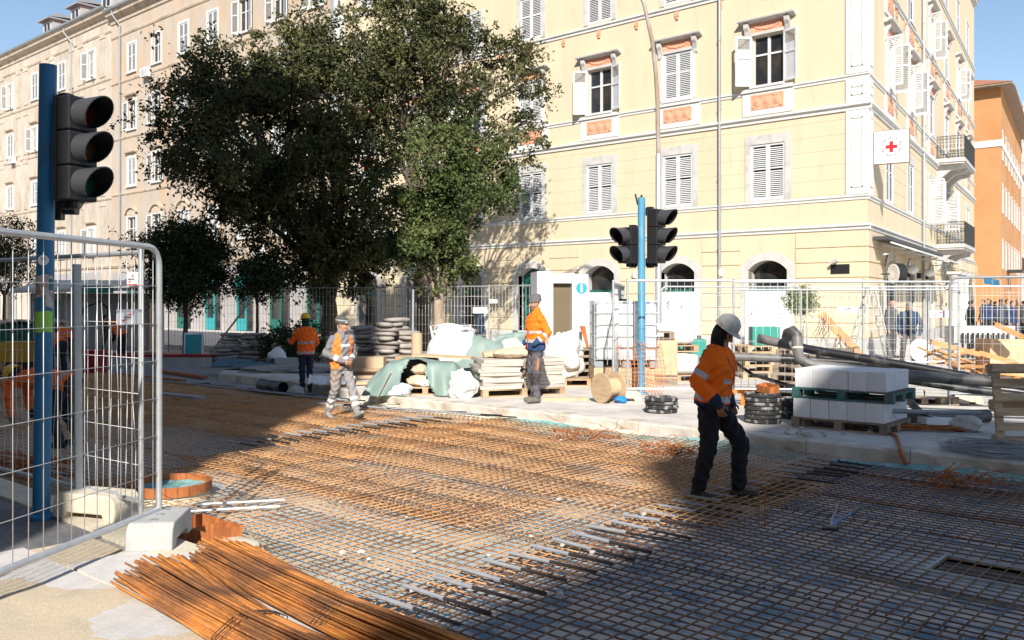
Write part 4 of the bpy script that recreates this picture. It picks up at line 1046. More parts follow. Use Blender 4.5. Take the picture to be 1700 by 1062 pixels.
# dowel bars
def dowel():
    t = thing('dowel_bar', '', 'dowel'); b = MB(); b.tube((0,0,0),(.36,0,0),.0145,None,8); b.build('sleeve', mt['dowel_sleeve'], t, smooth=True)
    b = MB(); b.tube((.345,0,0),(.74,0,0),.012,None,8); b.build('rod', mt['dark_steel'], t, smooth=True); return t
dw0 = dowel(); first = [True]
def put_dowel(x, y, z, rz, label, group):
    if first[0]: o = dw0; o.location = (x,y,z); o.rotation_euler = (0,RND.uniform(-.02,.02),rz); first[0] = False; o['label'] = label; o['group'] = group
    else: o = copy_tree(dw0, (x,y,z), (0,RND.uniform(-.02,.02),rz), label, group)
for i in range(29): put_dowel(-4.3+RND.uniform(-.03,.03), 3.1+.25*i, .10, RND.uniform(-.05,.05), 'sleeved dowel bar in the long row beside the white helmet worker, %s from the viewer' % nth(i+1), 'dowels across the near joint')
for i in range(16): put_dowel(-10.3+RND.uniform(-.04,.04), 6.2+.22*i, .135, RND.uniform(-.05,.05), 'sleeved dowel bar in the middle row crossing the mesh, %s from the near end' % nth(i+1), 'dowels across the middle joint')
for i in range(15): put_dowel(-12.9+.22*i, 9.55+.05*i, .13, .28+RND.uniform(-.05,.05), 'sleeved dowel bar lying along the sunlit kerb foot, %s from the left' % nth(i+1), 'dowels along the sunlit kerb')
for i in range(30): put_dowel(-20.2+.24*i, 9.95+.006*i, .13, .30+RND.uniform(-.05,.05), 'sleeved dowel bar in the shaded row by the gravel, %s from the left' % nth(i+1), 'dowels along the shaded gravel')
# pale stones scattered on the sunlit mesh
STM = []
for k in range(5):
    b = MB(); r = random.Random(k); b.ball((0,0,0),(.05,.038,.026),7,5); b.v = [(x+r.uniform(-.008,.008), y+r.uniform(-.008,.008), z+r.uniform(-.006,.006)) for x,y,z in b.v]
    m_ = b.mesh('stone'); m_.materials.append(mt['stone_chip']); STM.append(m_)
for k in range(46):
    u, v = RND.uniform(480,1180), RND.uniform(715,1000); p = G(u, v, .06)
    if p.y < 3.7 or p.y > 9.6: continue
    o = link('stone', STM[k % 5], None, (p.x,p.y,.085), (RND.uniform(-.4,.4),RND.uniform(-.4,.4),RND.uniform(0,6))); o.scale = [RND.uniform(.25,.62)]*3
    tag(o, 'small pale stone lying on the sunlit rebar mesh', 'stone', 'stones on the mesh')
# foreground bundles of long rusty bars
def bar_bundle(label, xl, ya, yb, xt, yt, n, seed, wl, wt_):
    """left end spread between ya and yb at xl, pinched at the tie (xt, yt) to width wt_"""
    r = random.Random(seed); t = thing('bar_bundle', label, 'rebar bundle', (xl, (ya+yb)/2, .2), group='bundles of long bars'); oy = (ya+yb)/2
    for i in range(n):
        f = (i+.5)/n; lay = r.random(); e = 2*f-1
        y0 = ya+(yb-ya)*f+r.uniform(-.02,.02); y1 = yt+e*wt_/2+r.uniform(-.03,.03); hz = .014+.10*lay*(1-e*e)+.01
        hz0 = .014+.10*lay*(1-.6*e*e)
        ye = yt+e*wt_*.8+(yt-oy)*.5+r.uniform(-.05,.05); xs = xl+r.uniform(0,.22)+.16*abs(e)-.0
        pts = [(xs-xl, y0-oy, hz0), ((xs+xt)/2-xl, (y0*.45+y1*.55)-oy+r.uniform(-.004,.004), (hz+hz0)/2+.004), (xt-xl, y1-oy, hz+.012), (xt-xl+1.3, (y1+ye)/2-oy, hz), (xt-xl+3.4+r.uniform(-.2,.2), ye-oy, hz*.8)]
        b = MB(); b.path(pts, .0064, 6); b.build('bar', mt['rust_bundle'], t)
    for dx in (0, .04, -.03):
        b = MB(); b.path([(xt-xl+dx+.02*math.sin(a*3), yt-oy+(wt_*.54)*math.cos(a), .055+.066*math.sin(a)) for a in [2*PI*k/20 for k in range(20)]], .0028, 5, closed=True); b.build('tie_wire', mt['dark_steel'], t)
bar_bundle('bundle of long rusty bars nearest the viewer, its fanned ends by the concrete foot', -5.55, 2.46, 3.02, -4.0, 2.55, 130, 2, .7, .36)
bar_bundle('second bundle of long rusty bars along the pavement edge, touching the mesh', -5.62, 3.02, 3.42, -3.8, 2.99, 125, 3, .5, .36)
# ================================================================= mesh fence panels
def fence_panel(p, q, z0, h, label, group=None, r=.021, rounded=True, frame='galvanised', sp=.12, hs=.27, wr=.0022, bent=False, mid=False):
    p, q = Vector((p[0],p[1],0)), Vector((q[0],q[1],0)); L = (q-p).length; rz = math.atan2(q.y-p.y, q.x-p.x)
    t = thing('mesh_fence', label, 'fence', (p.x,p.y,z0), rz, group); c = .13 if rounded else 0
    b = MB()
    if rounded:
        pts = [(0,0,-.22),(0,0,h-c)]+[(c-c*math.cos(a),0,h-c+c*math.sin(a)) for a in (PI/8,PI/4,3*PI/8,PI/2)]+[(L-c+c*math.sin(a),0,h-c+c*math.cos(a)) for a in (0,PI/8,PI/4,3*PI/8,PI/2)]+[(L,0,-.22)]
        b.path(pts, r, 10); b.tube((0,0,0),(L,0,0),r,None,10)
    else:
        b.tube((0,0,-.22),(0,0,h+.04),r,None,10); b.tube((L,0,-.22),(L,0,h+.04),r,None,10); b.tube((0,0,0),(L,0,0),r*.85,None,8); b.tube((0,0,h),(L,0,h),r*.85,None,8)
        if mid: b.tube((0,0,h-.13),(L,0,h-.13),r*.7,None,8)
    b.build('frame', mt[frame], t, smooth=True)
    rr = random.Random(int(L*1000)+int(p.x*77)); segs = []; n = int(L/sp)
    for i in range(1, n+1):
        x = i*sp; k = 1 if not bent else 5; pts = []
        if x > L-.02: continue
        for j in range(k+1):
            zz = h*j/k; pts.append(np.array([x+(rr.uniform(-.02,.02) if bent and 0 < j < k else 0), .004+(rr.uniform(-.01,.01) if bent else 0), zz]))
        segs += list(zip(pts, pts[1:]))
    nz = int(h/hs)
    for j in range(1, nz+1):
        z = j*hs
        if z < h-.02: segs.append((np.array([0,0,z]), np.array([L,0,z])))
    V, F_ = rods(segs, wr); o = np_mesh('wire_mesh', V, F_, mt['wire'], t); o['kind'] = 'stuff'
    return t
def foot_block(loc, rz, label, mat='concrete', L=.70, W=.24, H=.17):
    t = thing('ballast_block', label, 'fence foot', loc, rz)
    b = MB(); pf = [(-L/2,0),(-L/2+.12,0),(-L/2+.14,.05),(L/2-.14,.05),(L/2-.12,0),(L/2,0),(L/2-.02,H*.75),(L/2-.07,H),(-L/2+.07,H),(-L/2+.02,H*.75)]
    n = len(pf); vs = [(p[0],-W/2,p[1]) for p in pf]+[(p[0],W/2,p[1]) for p in pf]
    b.add(vs, [tuple(range(n)), tuple(range(2*n-1,n-1,-1))]+[(i,n+i,n+(i+1) % n,(i+1) % n) for i in range(n)]); o = b.build('block', mt[mat], t)
    bv = o.modifiers.new('b','BEVEL'); bv.width = .012; bv.segments = 2; bv.limit_method = 'ANGLE'
    b = MB()
    for s in (-.16,0,.16): b.lathe([(.032,H+.001),(.03,H+.004)], 12, (s,0,0), capb=False)
    b.build('socket', mt['concrete'] if mat != 'concrete' else mt['galvanised_dull'], t)
    return t
p1 = C2W(-2.563, 6.56); p0 = C2W(-2.563-.19*3.45, 6.56-.98*3.45)
fence_panel(p0, p1, .39, 1.90, 'nearest galvanised mesh fence panel with rounded corner at the left', bent=False, sp=.125, r=.022, wr=.0024)
pB = C2W(-2.80, 6.82); pA = C2W(-2.80-.805*3.4, 6.82+.593*3.4)
fence_panel(pA, pB, .39, 1.88, 'mesh fence panel with bent wires running back behind the near blue pole', bent=True, rounded=False, frame='galvanised', sp=.11, wr=.0022)
pE = C2W(-2.80-.805*3.5, 6.82+.593*3.5); pF = C2W(-2.80-.805*3.5-3.2, 6.82+.593*3.5+1.2)
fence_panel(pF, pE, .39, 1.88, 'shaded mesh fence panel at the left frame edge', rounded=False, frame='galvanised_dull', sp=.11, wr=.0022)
foot_block(C2W(-2.50, 6.42, .20), YAW+math.radians(97), 'grey concrete foot carrying the rounded corner of the nearest fence panel', L=.60, W=.31, H=.185)
foot_block(C2W(-3.28, 7.15, .20), YAW-math.radians(18), 'yellowish stone fence foot behind the nearest fence panel', 'concrete_pale', .62, .30, .2)
foot_block(C2W(-3.42, 5.35, .20), YAW+math.radians(55), 'pale fence foot at the left edge under the nearest panel', 'concrete_pale', .5, .26, .14)
# steel stake leaning on the back panel
b = MB(); b.bar((0,0,0),(-.09,.02,1.98),.055,.03,up=(1,0,0)); tag(b.build('steel_stake', mt['galvanised_dull'], loc=C2W(-3.47, 7.24, .22)), 'grey steel stake standing against the back fence panel beside the blue pole', 'stake')

def fence_sign(center, right, wdt, hgt, label, bar=False):
    o = Vector(center); r = Vector((right[0],right[1],0)).normalized(); Mx = frameM((0,0,0), r, (0,0,1))
    t = thing('notice_sign', label, 'sign', o)
    b = MB(); b.box(-wdt/2,wdt/2,-hgt/2,hgt/2,-.003,.0,0,Mx); b.build('plate', mt['print_white'], t)
    b = MB(); b.add([Mx @ Vector(p) for p in ((-.16*wdt,.12*hgt,.002),(.10*wdt,.14*hgt,.002),(.12*wdt,.36*hgt,.002))], [(0,1,2)]); b.add([Mx @ Vector(p) for p in ((-.34*wdt,-.30*hgt,.002),(-.2*wdt,-.24*hgt,.002),(-.1*wdt,-.12*hgt,.002),(-.3*wdt,-.16*hgt,.002))], [(0,1,2,3)])
    if bar: b.add([Mx @ Vector(p) for p in ((-.46*wdt,-.44*hgt,.002),(.46*wdt,-.44*hgt,.002),(.46*wdt,-.36*hgt,.002),(-.46*wdt,-.36*hgt,.002))], [(0,1,2,3)])
    b.build('emblem', mt['print_red'], t)
    text_mesh('Lorenco', hgt*.24, 'print_black', t, Mx @ Matrix.Translation((-.1*wdt,0,.003)) @ Matrix.Shear('XZ', 4, (0,0)), 'lettering', ext=0, bold=.0008)
    return t
fr = (p1-p0).normalized(); nf = Vector((fr.y,-fr.x,0))
sg = D(212, 526, 6.30); fence_sign(sg+nf*.02, fr, .30, .105, 'white sign with red swoosh on the nearest fence panel')
fb = (pB-pA).normalized(); sg2 = D(226, 463, 6.86); fence_sign(sg2+Vector((fb.y,-fb.x,0))*.03, fb, .15, .105, 'white sign with red bar on the back fence panel', True)

# fences across the square
rt = C2W(1,0)
def panel_px(u0, d0, u1, d1, h, label, **k): return fence_panel(GD(u0,d0), GD(u1,d1), .42, h, label, **k)
panel_px(1042, 15.3, 1433, 15.2, 1.83, 'mesh fence panel right of the far blue pole', rounded=False, wr=.0028)
panel_px(1018, 15.25, 1036, 19.2, 1.80, 'mesh fence panel seen edge on beside the far blue pole', rounded=False, wr=.003)
panel_px(1218, 14.9, 1592, 14.75, 1.80, 'mesh fence panel behind the black pipes, right of the white helmet', rounded=False, wr=.0028, mid=True)
panel_px(1577, 14.5, 1750, 13.9, 1.86, 'dark mesh fence panel with rounded corner at the right edge', frame='galvanised_dull', wr=.0028)
panel_px(1098, 22.0, 1330, 22.5, 1.84, 'rear mesh fence panel in front of the white boarded arches', wr=.0035)
panel_px(1340, 22.8, 1545, 22.0, 1.84, 'rear mesh fence panel in front of the stepladder', wr=.0035, rounded=False)
panel_px(1540, 22.2, 1760, 21.5, 1.84, 'rear mesh fence panel before the timber pile at the right', wr=.0035, rounded=False)
panel_px(812, 24.8, 960, 22.8, 1.9, 'mesh fence panel beside the information pillar', wr=.0035, rounded=False)
panel_px(655, 27.0, 812, 25.0, 1.9, 'mesh fence panel behind the sunlit tree trunk', wr=.0035, rounded=False)
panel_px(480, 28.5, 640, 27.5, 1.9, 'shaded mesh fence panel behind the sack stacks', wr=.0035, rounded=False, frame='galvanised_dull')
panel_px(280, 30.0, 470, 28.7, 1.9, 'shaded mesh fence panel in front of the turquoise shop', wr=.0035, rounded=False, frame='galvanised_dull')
foot_block(GD(1030, 15.25, .22), YAW, 'pale fence foot by the far blue pole', 'concrete_pale')
foot_block(GD(1592, 14.7, .22), YAW, 'pale fence foot behind the black pipes at the right', 'concrete_pale')
fence_sign(D(1408, 514, 15.17), rt, .32, .11, 'white sign with red swoosh on the fence left of the stepladder')
fence_sign(D(1560, 521, 14.72), rt, .32, .11, 'grey looking sign with red swoosh on the fence right of the stooping man')
fence_sign(D(797, 515, 25.05), rt, .40, .16, 'small white sign with red mark on the fence beside the dark clad passer-by')
fence_sign(D(819, 500, 24.6), rt, .22, .10, 'tiny white tag on the fence left of the information pillar')

# ================================================================= traffic signals
def signal_head(root, M4, lamps, cols_, name='signal_head'):
    o = link(name, None, root); o.matrix_local = M4; o.empty_display_size = .05; n = lamps; H = .325*n
    b = MB()
    for k in range(n): b.box(-.155,.155,-.02,.16,.325*k+.004,.325*k+.321)
    b.box(-.165,.165,-.05,-.02,0,H); h = b.build('housing', mt['signal_black'], o); bv = h.modifiers.new('b','BEVEL'); bv.width = .018; bv.segments = 2
    for k in range(n):
        zc = .325*k+.163
        b = MB(); Ml = Matrix.Translation((0,.16,zc)) @ Matrix.Rotation(-PI/2,4,'X'); b.lathe([(.115,-.01),(.105,.012),(.06,.03),(.01,.036)], 20, M=Ml); b.build('lens', mt[cols_[k]], o, smooth=True)
        vs = []; fs = []; m = 18; rr = .138
        for i in range(m+1):
            a = math.radians(-62+304*i/m); L_ = .10+.20*(.5+.5*math.sin(a))**.8
            for (r2, y) in ((rr,.15),(rr+.004,.16+L_),(rr-.006,.16+L_),(rr-.008,.15)): vs.append((r2*math.cos(a), y, zc+r2*math.sin(a)))
        fo = [(4*i+k2, 4*i+4+k2, 4*i+5+k2, 4*i+1+k2) for i in range(m) for k2 in (0,1,2)]
        b = MB(); b.add(vs, fo); b.m = [1 if i % 3 == 2 else 0 for i in range(len(b.f))]; b.build('visor', [mt['signal_visor'], mt['visor_inside']], o, smooth=True, ang=35)
    b = MB(); b.box(-.05,.05,-.12,-.03,-.07,.0); b.box(-.05,.05,-.12,-.03,H,H+.05); b.box(-.06,.06,-.14,-.10,-.05,.10); b.box(-.06,.06,-.14,-.10,H-.10,H+.04); b.tube((0,.03,-.06),(0,.03,.0),.05,None,8); b.build('mount', mt['signal_black'], o)
    return o
def hm(loc, phi, tilt=0, sc=1): return Matrix.Translation(Vector(loc)) @ Matrix.Rotation(camdir(phi),4,'Z') @ Matrix.Rotation(tilt,4,'X') @ Matrix.Scale(sc,4)
base = C2W(-3.70, 7.10, .19)
t = thing('traffic_signal', 'near blue traffic signal post with stickers standing behind the left fence', 'traffic light', base)
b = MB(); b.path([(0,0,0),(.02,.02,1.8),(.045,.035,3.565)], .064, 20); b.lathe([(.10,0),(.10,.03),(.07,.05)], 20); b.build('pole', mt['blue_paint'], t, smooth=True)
hoff = C2W(.205, -.02); signal_head(t, hm((hoff.x+.035,hoff.y+.03,2.49), -26, sc=.83), 3, ('lens_green','lens_amber','lens_red'))
hoff = C2W(-.015, .22); signal_head(t, hm((hoff.x+.03,hoff.y+.03,2.42), 100, sc=.80), 2, ('lens_green','lens_red'))
toc = C2W(.12,-1).normalized(); rgt = Vector((-toc.y,toc.x,0)); 
def wrap(zc, hgt, a0, a1, mat, name, zoff=0, rad=.0655):
    b = MB(); n = 10; vs = []
    for i in range(n+1):
        a = math.radians(a0+(a1-a0)*i/n); dv = toc*math.cos(a)+rgt*math.sin(a)
        lx = .045*(zc/3.565); ly = .035*(zc/3.565)
        for z in (zc-hgt/2, zc+hgt/2): vs.append((lx+dv.x*rad, ly+dv.y*rad, z+zoff*math.sin(a*3)))
    b.add(vs, [(2*i,2*i+2,2*i+3,2*i+1) for i in range(n)]); b.build(name, mt[mat], t)
M('sticker_pale', (.45,.40,.40), .8, .2, 20, col2=(.30,.2,.14), c2scale=14, c2lo=.5, c2hi=.56)
wrap(1.83, .17, -80, 80, 'sticker_pale', 'sticker', .006); wrap(1.71, .10, 25, 85, 'sticker_pale', 'sticker', .01); wrap(1.55, .165, -85, 85, 'print_green', 'sticker', .004); wrap(1.84, .09, 45, 80, 'green_door', 'sticker', 0, .067)
Mst = frameM((.03+toc.x*.0665+rgt.x*.008, .022+toc.y*.0665+rgt.y*.008, 2.03), rgt, (0,0,1))
b = MB(); b.lathe([(.041,0),(.041,.002)], 24, M=Mst); b.build('sticker', mt['print_white'], t)
b = MB()
for a in (-50,-25,0,25,50): b.add([Mst @ (Matrix.Rotation(math.radians(a),4,'Z') @ Vector(p)) for p in ((0,-.012,.003),(.005,.008,.003),(0,.028,.003),(-.005,.008,.003))], [(0,1,2,3)])
b.build('leaf_print', mt['green_door'], t)
base = GD(1065, 16.3, .22)
t = thing('traffic_signal', 'far blue traffic signal post with two black heads in front of the yellow house', 'traffic light', base)
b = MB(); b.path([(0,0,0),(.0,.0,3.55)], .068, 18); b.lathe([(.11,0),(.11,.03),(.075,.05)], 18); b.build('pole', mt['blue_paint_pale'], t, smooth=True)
h1 = C2W(.22,-.02); signal_head(t, hm((h1.x,h1.y,2.36), -42), 3, ('lens_green','lens_amber','lens_red'))
h2 = C2W(-.21,-.02); signal_head(t, hm((h2.x,h2.y,2.36), -138), 2, ('lens_green','lens_red'))
b = MB(); b.tube((0,0,3.5),(.0,0,3.6),.02,None,6); b.bar((-.06,-.03,3.42),(-.1,-.05,3.62),.03,.03); b.build('cap', mt['signal_black'], t)
# tall street lamp
base = GD(1093, 23.7, .22); L_ = C2W(-1,0)
t = thing('street_lamp', 'tall rusty street lamp with curved arm in front of the yellow house', 'street lamp', base)
b = MB(); b.path([(0,0,0),(0,0,.3),(0,0,5.5),(0,0,5.55)], [.10,.085,.075,.06], 14); b.build('lower_pole', mt['galvanised'], t, smooth=True)
M('pole_rust', (.30,.21,.15), .7, .2, 5, col2=(.36,.36,.36), c2scale=2, stretch=(1,1,.3))
b = MB(); b.path([(L_.x*a,L_.y*a,z) for a,z in ((0,5.5),(.02,6.9),(.07,7.7),(.16,8.5),(.38,9.5),(.75,10.3),(1.3,10.8),(2.0,10.95),(2.8,10.6),(3.2,10.3))], [.06,.058,.056,.054,.05,.048,.045,.042,.04,.04], 12); b.build('arm', mt['pole_rust'], t, smooth=True)
e = L_*3.2+Vector((0,0,10.25)); b = MB(); b.ball(e, (.34,.16,.1), 12, 8, M=Matrix.Rotation(YAW,4,'Z')); b.build('lantern', mt['galvanised'], t, smooth=True)
# ================================================================= things on the building site
def nz3(x, y, z, s=0):
    return (math.sin(x*5.1+s*1.7+1.3*math.sin(y*4.3+s))+math.sin(y*6.3-z*3.1+s*2.1)+math.sin(z*7.7+x*2.9+s*.7)+.6*math.sin(x*13+z*11+s)+.5*math.sin(y*17-x*9+s*3))/4
def crumple(name, loc, r, mat, label, cat, seed=0, amp=.18, n=26, m=16, flat=0.0, rz=0, group=None, sq=.0, parent=None):
    b = MB(); vs = []
    for i in range(m+1):
        t = PI*i/m
        for j in range(n):
            a = 2*PI*j/n; ct, st = math.cos(t), math.sin(t); ca, sa = math.cos(a), math.sin(a)
            if sq: 
                f = lambda v: math.copysign(abs(v)**(1-sq), v); ca, sa, st, ct = f(ca), f(sa), abs(st)**(1-sq), f(ct)
            q_ = (st*math.cos(a), st*math.sin(a), -ct); k = 1+amp*(.75*nz3(q_[0]*.75, q_[1]*.75, q_[2]*.75, seed)-.5*abs(nz3(q_[0]*1.3, q_[1]*1.3, q_[2]*1.3, seed+5)))*(1.2 if 0 < i < m else 0)
            z = -r[2]*ct*k
            vs.append((r[0]*st*ca*k, r[1]*st*sa*k, max(z, -r[2]*(1-flat))+r[2]*(1-flat)))
    fs = [(i*n+j, i*n+(j+1) % n, (i+1)*n+(j+1) % n, (i+1)*n+j) for i in range(m) for j in range(n)]
    b.add(vs, fs); o = b.build(name, mt[mat] if isinstance(mat,str) else mat, parent, smooth=True, loc=loc, rot=rz, ang=50)
    if label: tag(o, label, cat, group)
    return o
def sheet(name, fn, nu, nv, mat, label=None, cat=None, parent=None, skip=None, loc=None, rot=None):
    vs = [fn(i/nu, j/nv) for i in range(nu+1) for j in range(nv+1)]; w_ = nv+1
    fs = [(i*w_+j, (i+1)*w_+j, (i+1)*w_+j+1, i*w_+j+1) for i in range(nu) for j in range(nv) if not (skip and skip((i+.5)/nu, (j+.5)/nv))]
    b = MB(); b.add(vs, fs); o = b.build(name, mt[mat], parent, smooth=True, ang=32, loc=loc, rot=rot)
    so_ = o.modifiers.new('s','SOLIDIFY'); so_.thickness = .006
    if label: tag(o, label, cat)
    return o
def pallet(loc, rz, label, mat='pallet_wood', L=1.2, W=.8, tilt=(0,0)):
    t = thing('pallet', label, 'pallet', loc); t.rotation_euler = (tilt[0], tilt[1], rz)
    for x in (-L/2+.05, 0, L/2-.05):
        for y in (-W/2+.07, 0, W/2-.07):
            b = MB(); b.box(x-.05,x+.05,y-.065,y+.065,.022,.10); b.build('block', mt[mat], t)
    for y in (-W/2+.06, 0, W/2-.06): b = MB(); b.box(-L/2,L/2,y-.05,y+.05,0,.022); b.build('bottom_board', mt[mat], t)
    for x in (-L/2+.05, 0, L/2-.05): b = MB(); b.box(x-.05,x+.05,-W/2,W/2,.10,.12); b.build('stringer', mt[mat], t)
    k = 6
    for i in range(k): y = -W/2+.05+(W-.1)*i/(k-1); b = MB(); b.box(-L/2,L/2,y-.046,y+.046,.12,.142); b.build('top_board', mt[mat], t)
    return t
PZ = .22
# white blocks on two pallets
bx, by = -5.15, 11.55
pallet((bx+.6, by+.45, PZ), 0, 'wooden pallet under the lower layer of white blocks', 'pallet_grey', 1.25, .9)
pallet((bx+.63, by+.47, PZ+.142+.252), .02, 'green wooden pallet between the two layers of white blocks', 'pallet_green', 1.30, .95)
BL = MB(); BL.box(-.117,.117,-.215,.215,0,.25); BLm = BL.mesh('concrete_block'); BLm.materials.append(mt['white_block'])
for ly, z in ((0,PZ+.143),(1,PZ+.142+.252+.143)):
    for i in range(5):
        for j in range(2):
            o = link('concrete_block', BLm, None, (bx+.06+.238*i+.06+ly*.02+RND.uniform(-.003,.003), by+.22+.437*j+RND.uniform(-.012,.012), z), RND.uniform(-.012,.012))
            bv = o.modifiers.new('b','BEVEL'); bv.width = .006; bv.segments = 1
            tag(o, ('white block in the %s layer of the pallet stack, %s row, %s from left' % (('lower','upper')[ly], ('front','rear')[j], nth(i+1))), 'block', 'white blocks on pallets')
# rubber ring stacks
RG = MB(); RG.lathe([(.16,.0),(.235,.0),(.25,.012),(.25,.045),(.235,.058),(.16,.058),(.155,.03),(.16,.0)], 26, capb=False, capt=False); RGm = RG.mesh('rubber_ring'); RGm.materials.append(mt['black_rubber']); RGm.shade_smooth(); RGm.set_sharp_from_angle(angle=.6)
for (u, v, n, sc_, lb) in ((1098,690,4,1.0,'black rubber ring in the low stack before the fence'),(1266,707,7,1.0,'black rubber ring in the tall stack beside the white blocks'),(1318,700,5,.8,'black rubber ring in the half hidden stack')):
    p = G(u, v-6, PZ)
    for k in range(n):
        o = link('rubber_ring', RGm, None, (p.x+RND.uniform(-.008,.008), p.y+RND.uniform(-.008,.008), PZ+.001+k*.0595), (RND.uniform(-.01,.01),RND.uniform(-.01,.01),RND.uniform(0,6))); o.scale = (sc_,sc_,1); tag(o, lb+', %s from the bottom' % nth(k+1), 'ring', 'rubber rings '+str(u))
p = G(1275, 701, PZ); t = thing('rust_box', 'small rusty steel box lying on the tall stack of rubber rings', 'box', (p.x,p.y,PZ+.422), camdir(20)); t.rotation_euler = (.15,.1,camdir(30))
b = MB(); b.box(-.13,.13,-.09,-.083,0,.10); b.box(-.13,.13,.083,.09,0,.10); b.box(-.13,-.123,-.083,.083,0,.10); b.box(.123,.13,-.083,.083,0,.10); b.box(-.123,.123,-.083,.083,0,.006); b.build('shell', mt['rust_plate'], t)
p = G(1225, 672, PZ); b = MB(); b.cbox((0,0,.22),(.5,.1,.05),rz=camdir(-90)+.1); b.cbox((.1,0,.1),(.06,.06,.2)); tag(b.build('orange_beam', mt['orange_plastic'], loc=p), 'short orange steel beam behind the man in the white helmet', 'beam')
# pipes
def pipe(pts, r, mat, label, n=16, collars=()):
    o0 = Vector(pts[0]); t = thing('long_pipe', label, 'pipe', o0); b = MB(); P_ = [Vector(p)-o0 for p in pts]; b.path(P_, r, n, caps=False); b.path(P_, r*.88, n, caps=False); b.build('tube', mt[mat], t, smooth=True)
    for (i, f, L_, c) in collars:
        a, c2 = P_[i], P_[i+1]; dv = (c2-a).normalized(); q = a.lerp(c2, f); b = MB(); b.path([q-dv*L_/2, q+dv*L_/2], r*1.07, n); b.build('collar', mt[c], t, smooth=True)
    return t
pipe([D(1266,563,13.3), D(1345,580,13.4), D(1500,606,13.4), D(1720,645,13.1)], .064, 'black_pipe', 'long black pipe with grey end crossing above the white blocks', collars=((0,.25,.5,'grey_pipe'),))
e0 = D(1322,556,12.9); e1 = D(1322,580,12.85); e2 = D(1330,600,12.8); e3 = D(1350,606,12.8)
pipe([D(1306,560,13.15), D(1308,553,13.0), D(1316,549,12.9), D(1323,556,12.85), D(1324,580,12.8), D(1327,594,12.8), D(1337,602,12.78), D(1352,606,12.75), D(1490,622,12.6), D(1650,634,12.4), D(1760,642,12.2)], .076, 'grey_pipe', 'grey muddy drain pipe with an elbow lying above the white blocks', collars=((3,.9,.03,'concrete_pale'),(8,.12,.34,'grey_pipe')))
pipe([D(1200,591,14.2), D(1320,596,14.0), D(1480,606,13.9), D(1720,640,13.8)], .06, 'black_pipe', 'black pipe running level behind the man in the white helmet', collars=((0,.35,1.0,'grey_pipe'),))
pipe([D(1470,625,13.2), D(1600,645,13.0), D(1740,662,12.8)], .058, 'black_pipe', 'lowest black pipe dipping towards the leaning pallet')
pipe([D(1213,596,14.4), D(1250,622,14.0), D(1312,640,13.6), D(1345,644,13.4)], .028, 'black_pipe', 'thin black hose sagging towards the rubber ring stack', 8)
pipe([G(1485,690,.32), G(1570,692,.32), G(1640,690,.32)], .09, 'grey_pipe', 'grey pipe lying on the ground right of the white blocks')
pipe([G(1480,682,.50), G(1630,686,.50)], .03, 'galvanised_dull', 'thin steel tube lying above the grey ground pipe', 8)
# supports of the pipes
sp_ = G(1345, 660, PZ); pallet((sp_.x,sp_.y,PZ), .2, 'grey pallet flat on the paving behind the white blocks', 'pallet_grey', 1.2, .9)
for k in range(5):
    pallet((sp_.x+.02*k,sp_.y+.01*k,PZ+.143*(k+1)), .2+.02*k, 'grey pallet in the stack that carries the pipes, %s layer' % nth(k+2), 'pallet_grey', 1.2, .9)['group'] = 'pallets carrying the pipes'
# paver stack behind
ps = G(1535, 668, PZ)
pallet((ps.x,ps.y,PZ), .3, 'low pallet under the grey paver stack behind the pipes', 'pallet_grey', 1.0, .8)
for k in range(6):
    for j in range(2):
        b = MB(); b.cbox((0,0,.025),(.44,.7,.046)); o = b.build('paver', mt['concrete'], loc=(ps.x-.23*math.cos(.3)+.46*j*math.cos(.3), ps.y-.23*math.sin(.3)+.46*j*math.sin(.3), PZ+.143+k*.05), rot=.3+RND.uniform(-.03,.03)); tag(o, 'grey paver in the stack behind the pipes, %s layer, %s one' % (nth(k+1), ('left','right')[j]), 'paver', 'grey pavers behind the pipes')
# curved metal offcut and white plates
def fn(u, v): a = -.3+1.5*v; return (.55*(1-math.cos(a))*1.0-.1, (u-.5)*.28, .02+.62*math.sin(a*.8)+.13)
sheet('metal_offcut', lambda u,v: (.55*(1-v)**2.2+.02*u, (u-.5)*.34*(1-.25*v), .03+.58*v), 6, 14, 'galvanised', 'curved pale sheet metal offcut standing right of the white blocks', 'sheet metal', loc=G(1496,706,PZ), rot=camdir(90)+.2)
b = MB(); b.cbox((0,0,.06),(.75,.28,.09),ry=.05); tag(b.build('foam_strip', mt['print_white'], loc=G(1575,706,PZ), rot=YAW+.05), 'white strip of board lying under the grey ground pipe', 'board')
b = MB()
for k in range(14): b.tube((RND.uniform(-.6,-.4),RND.uniform(-.1,.1),.02+.006*k),(RND.uniform(.35,.6),RND.uniform(-.12,.12),.02+.007*(k % 9)),.008,None,5)
tag(b.build('bar_offcuts', mt['rust_plate'], loc=G(1530,716,PZ), rot=YAW-.25), 'loose rusty bar offcuts on the kerb right of the white blocks', 'bars', kind='stuff')
crumple('plastic_film', G(1605,716,PZ), (.22,.14,.13), 'plastic_wrap', 'crumpled clear plastic film by the leaning pallet', 'plastic film', 5, .35, flat=.3)
# pallet standing on edge at the right
pl = G(1632, 738, PZ); t = pallet((0,0,0), 0, 'weathered wooden pallet standing on edge at the right side', 'pallet_wood', 1.2, .95)
t.rotation_euler = (math.radians(82), 0, YAW+.06); vv = C2W(1,0)*.64; t.location = (pl.x+vv.x, pl.y+vv.y, PZ+.47)
b = MB(); b.cbox((0,0,0),(.3,.08,.4)); tag(b.build('timber_prop', mt['pallet_grey'], loc=pl+Vector((vv.x*1.6,vv.y*1.6+.45,.2)), rot=.4), 'short timber prop behind the leaning pallet', 'timber')
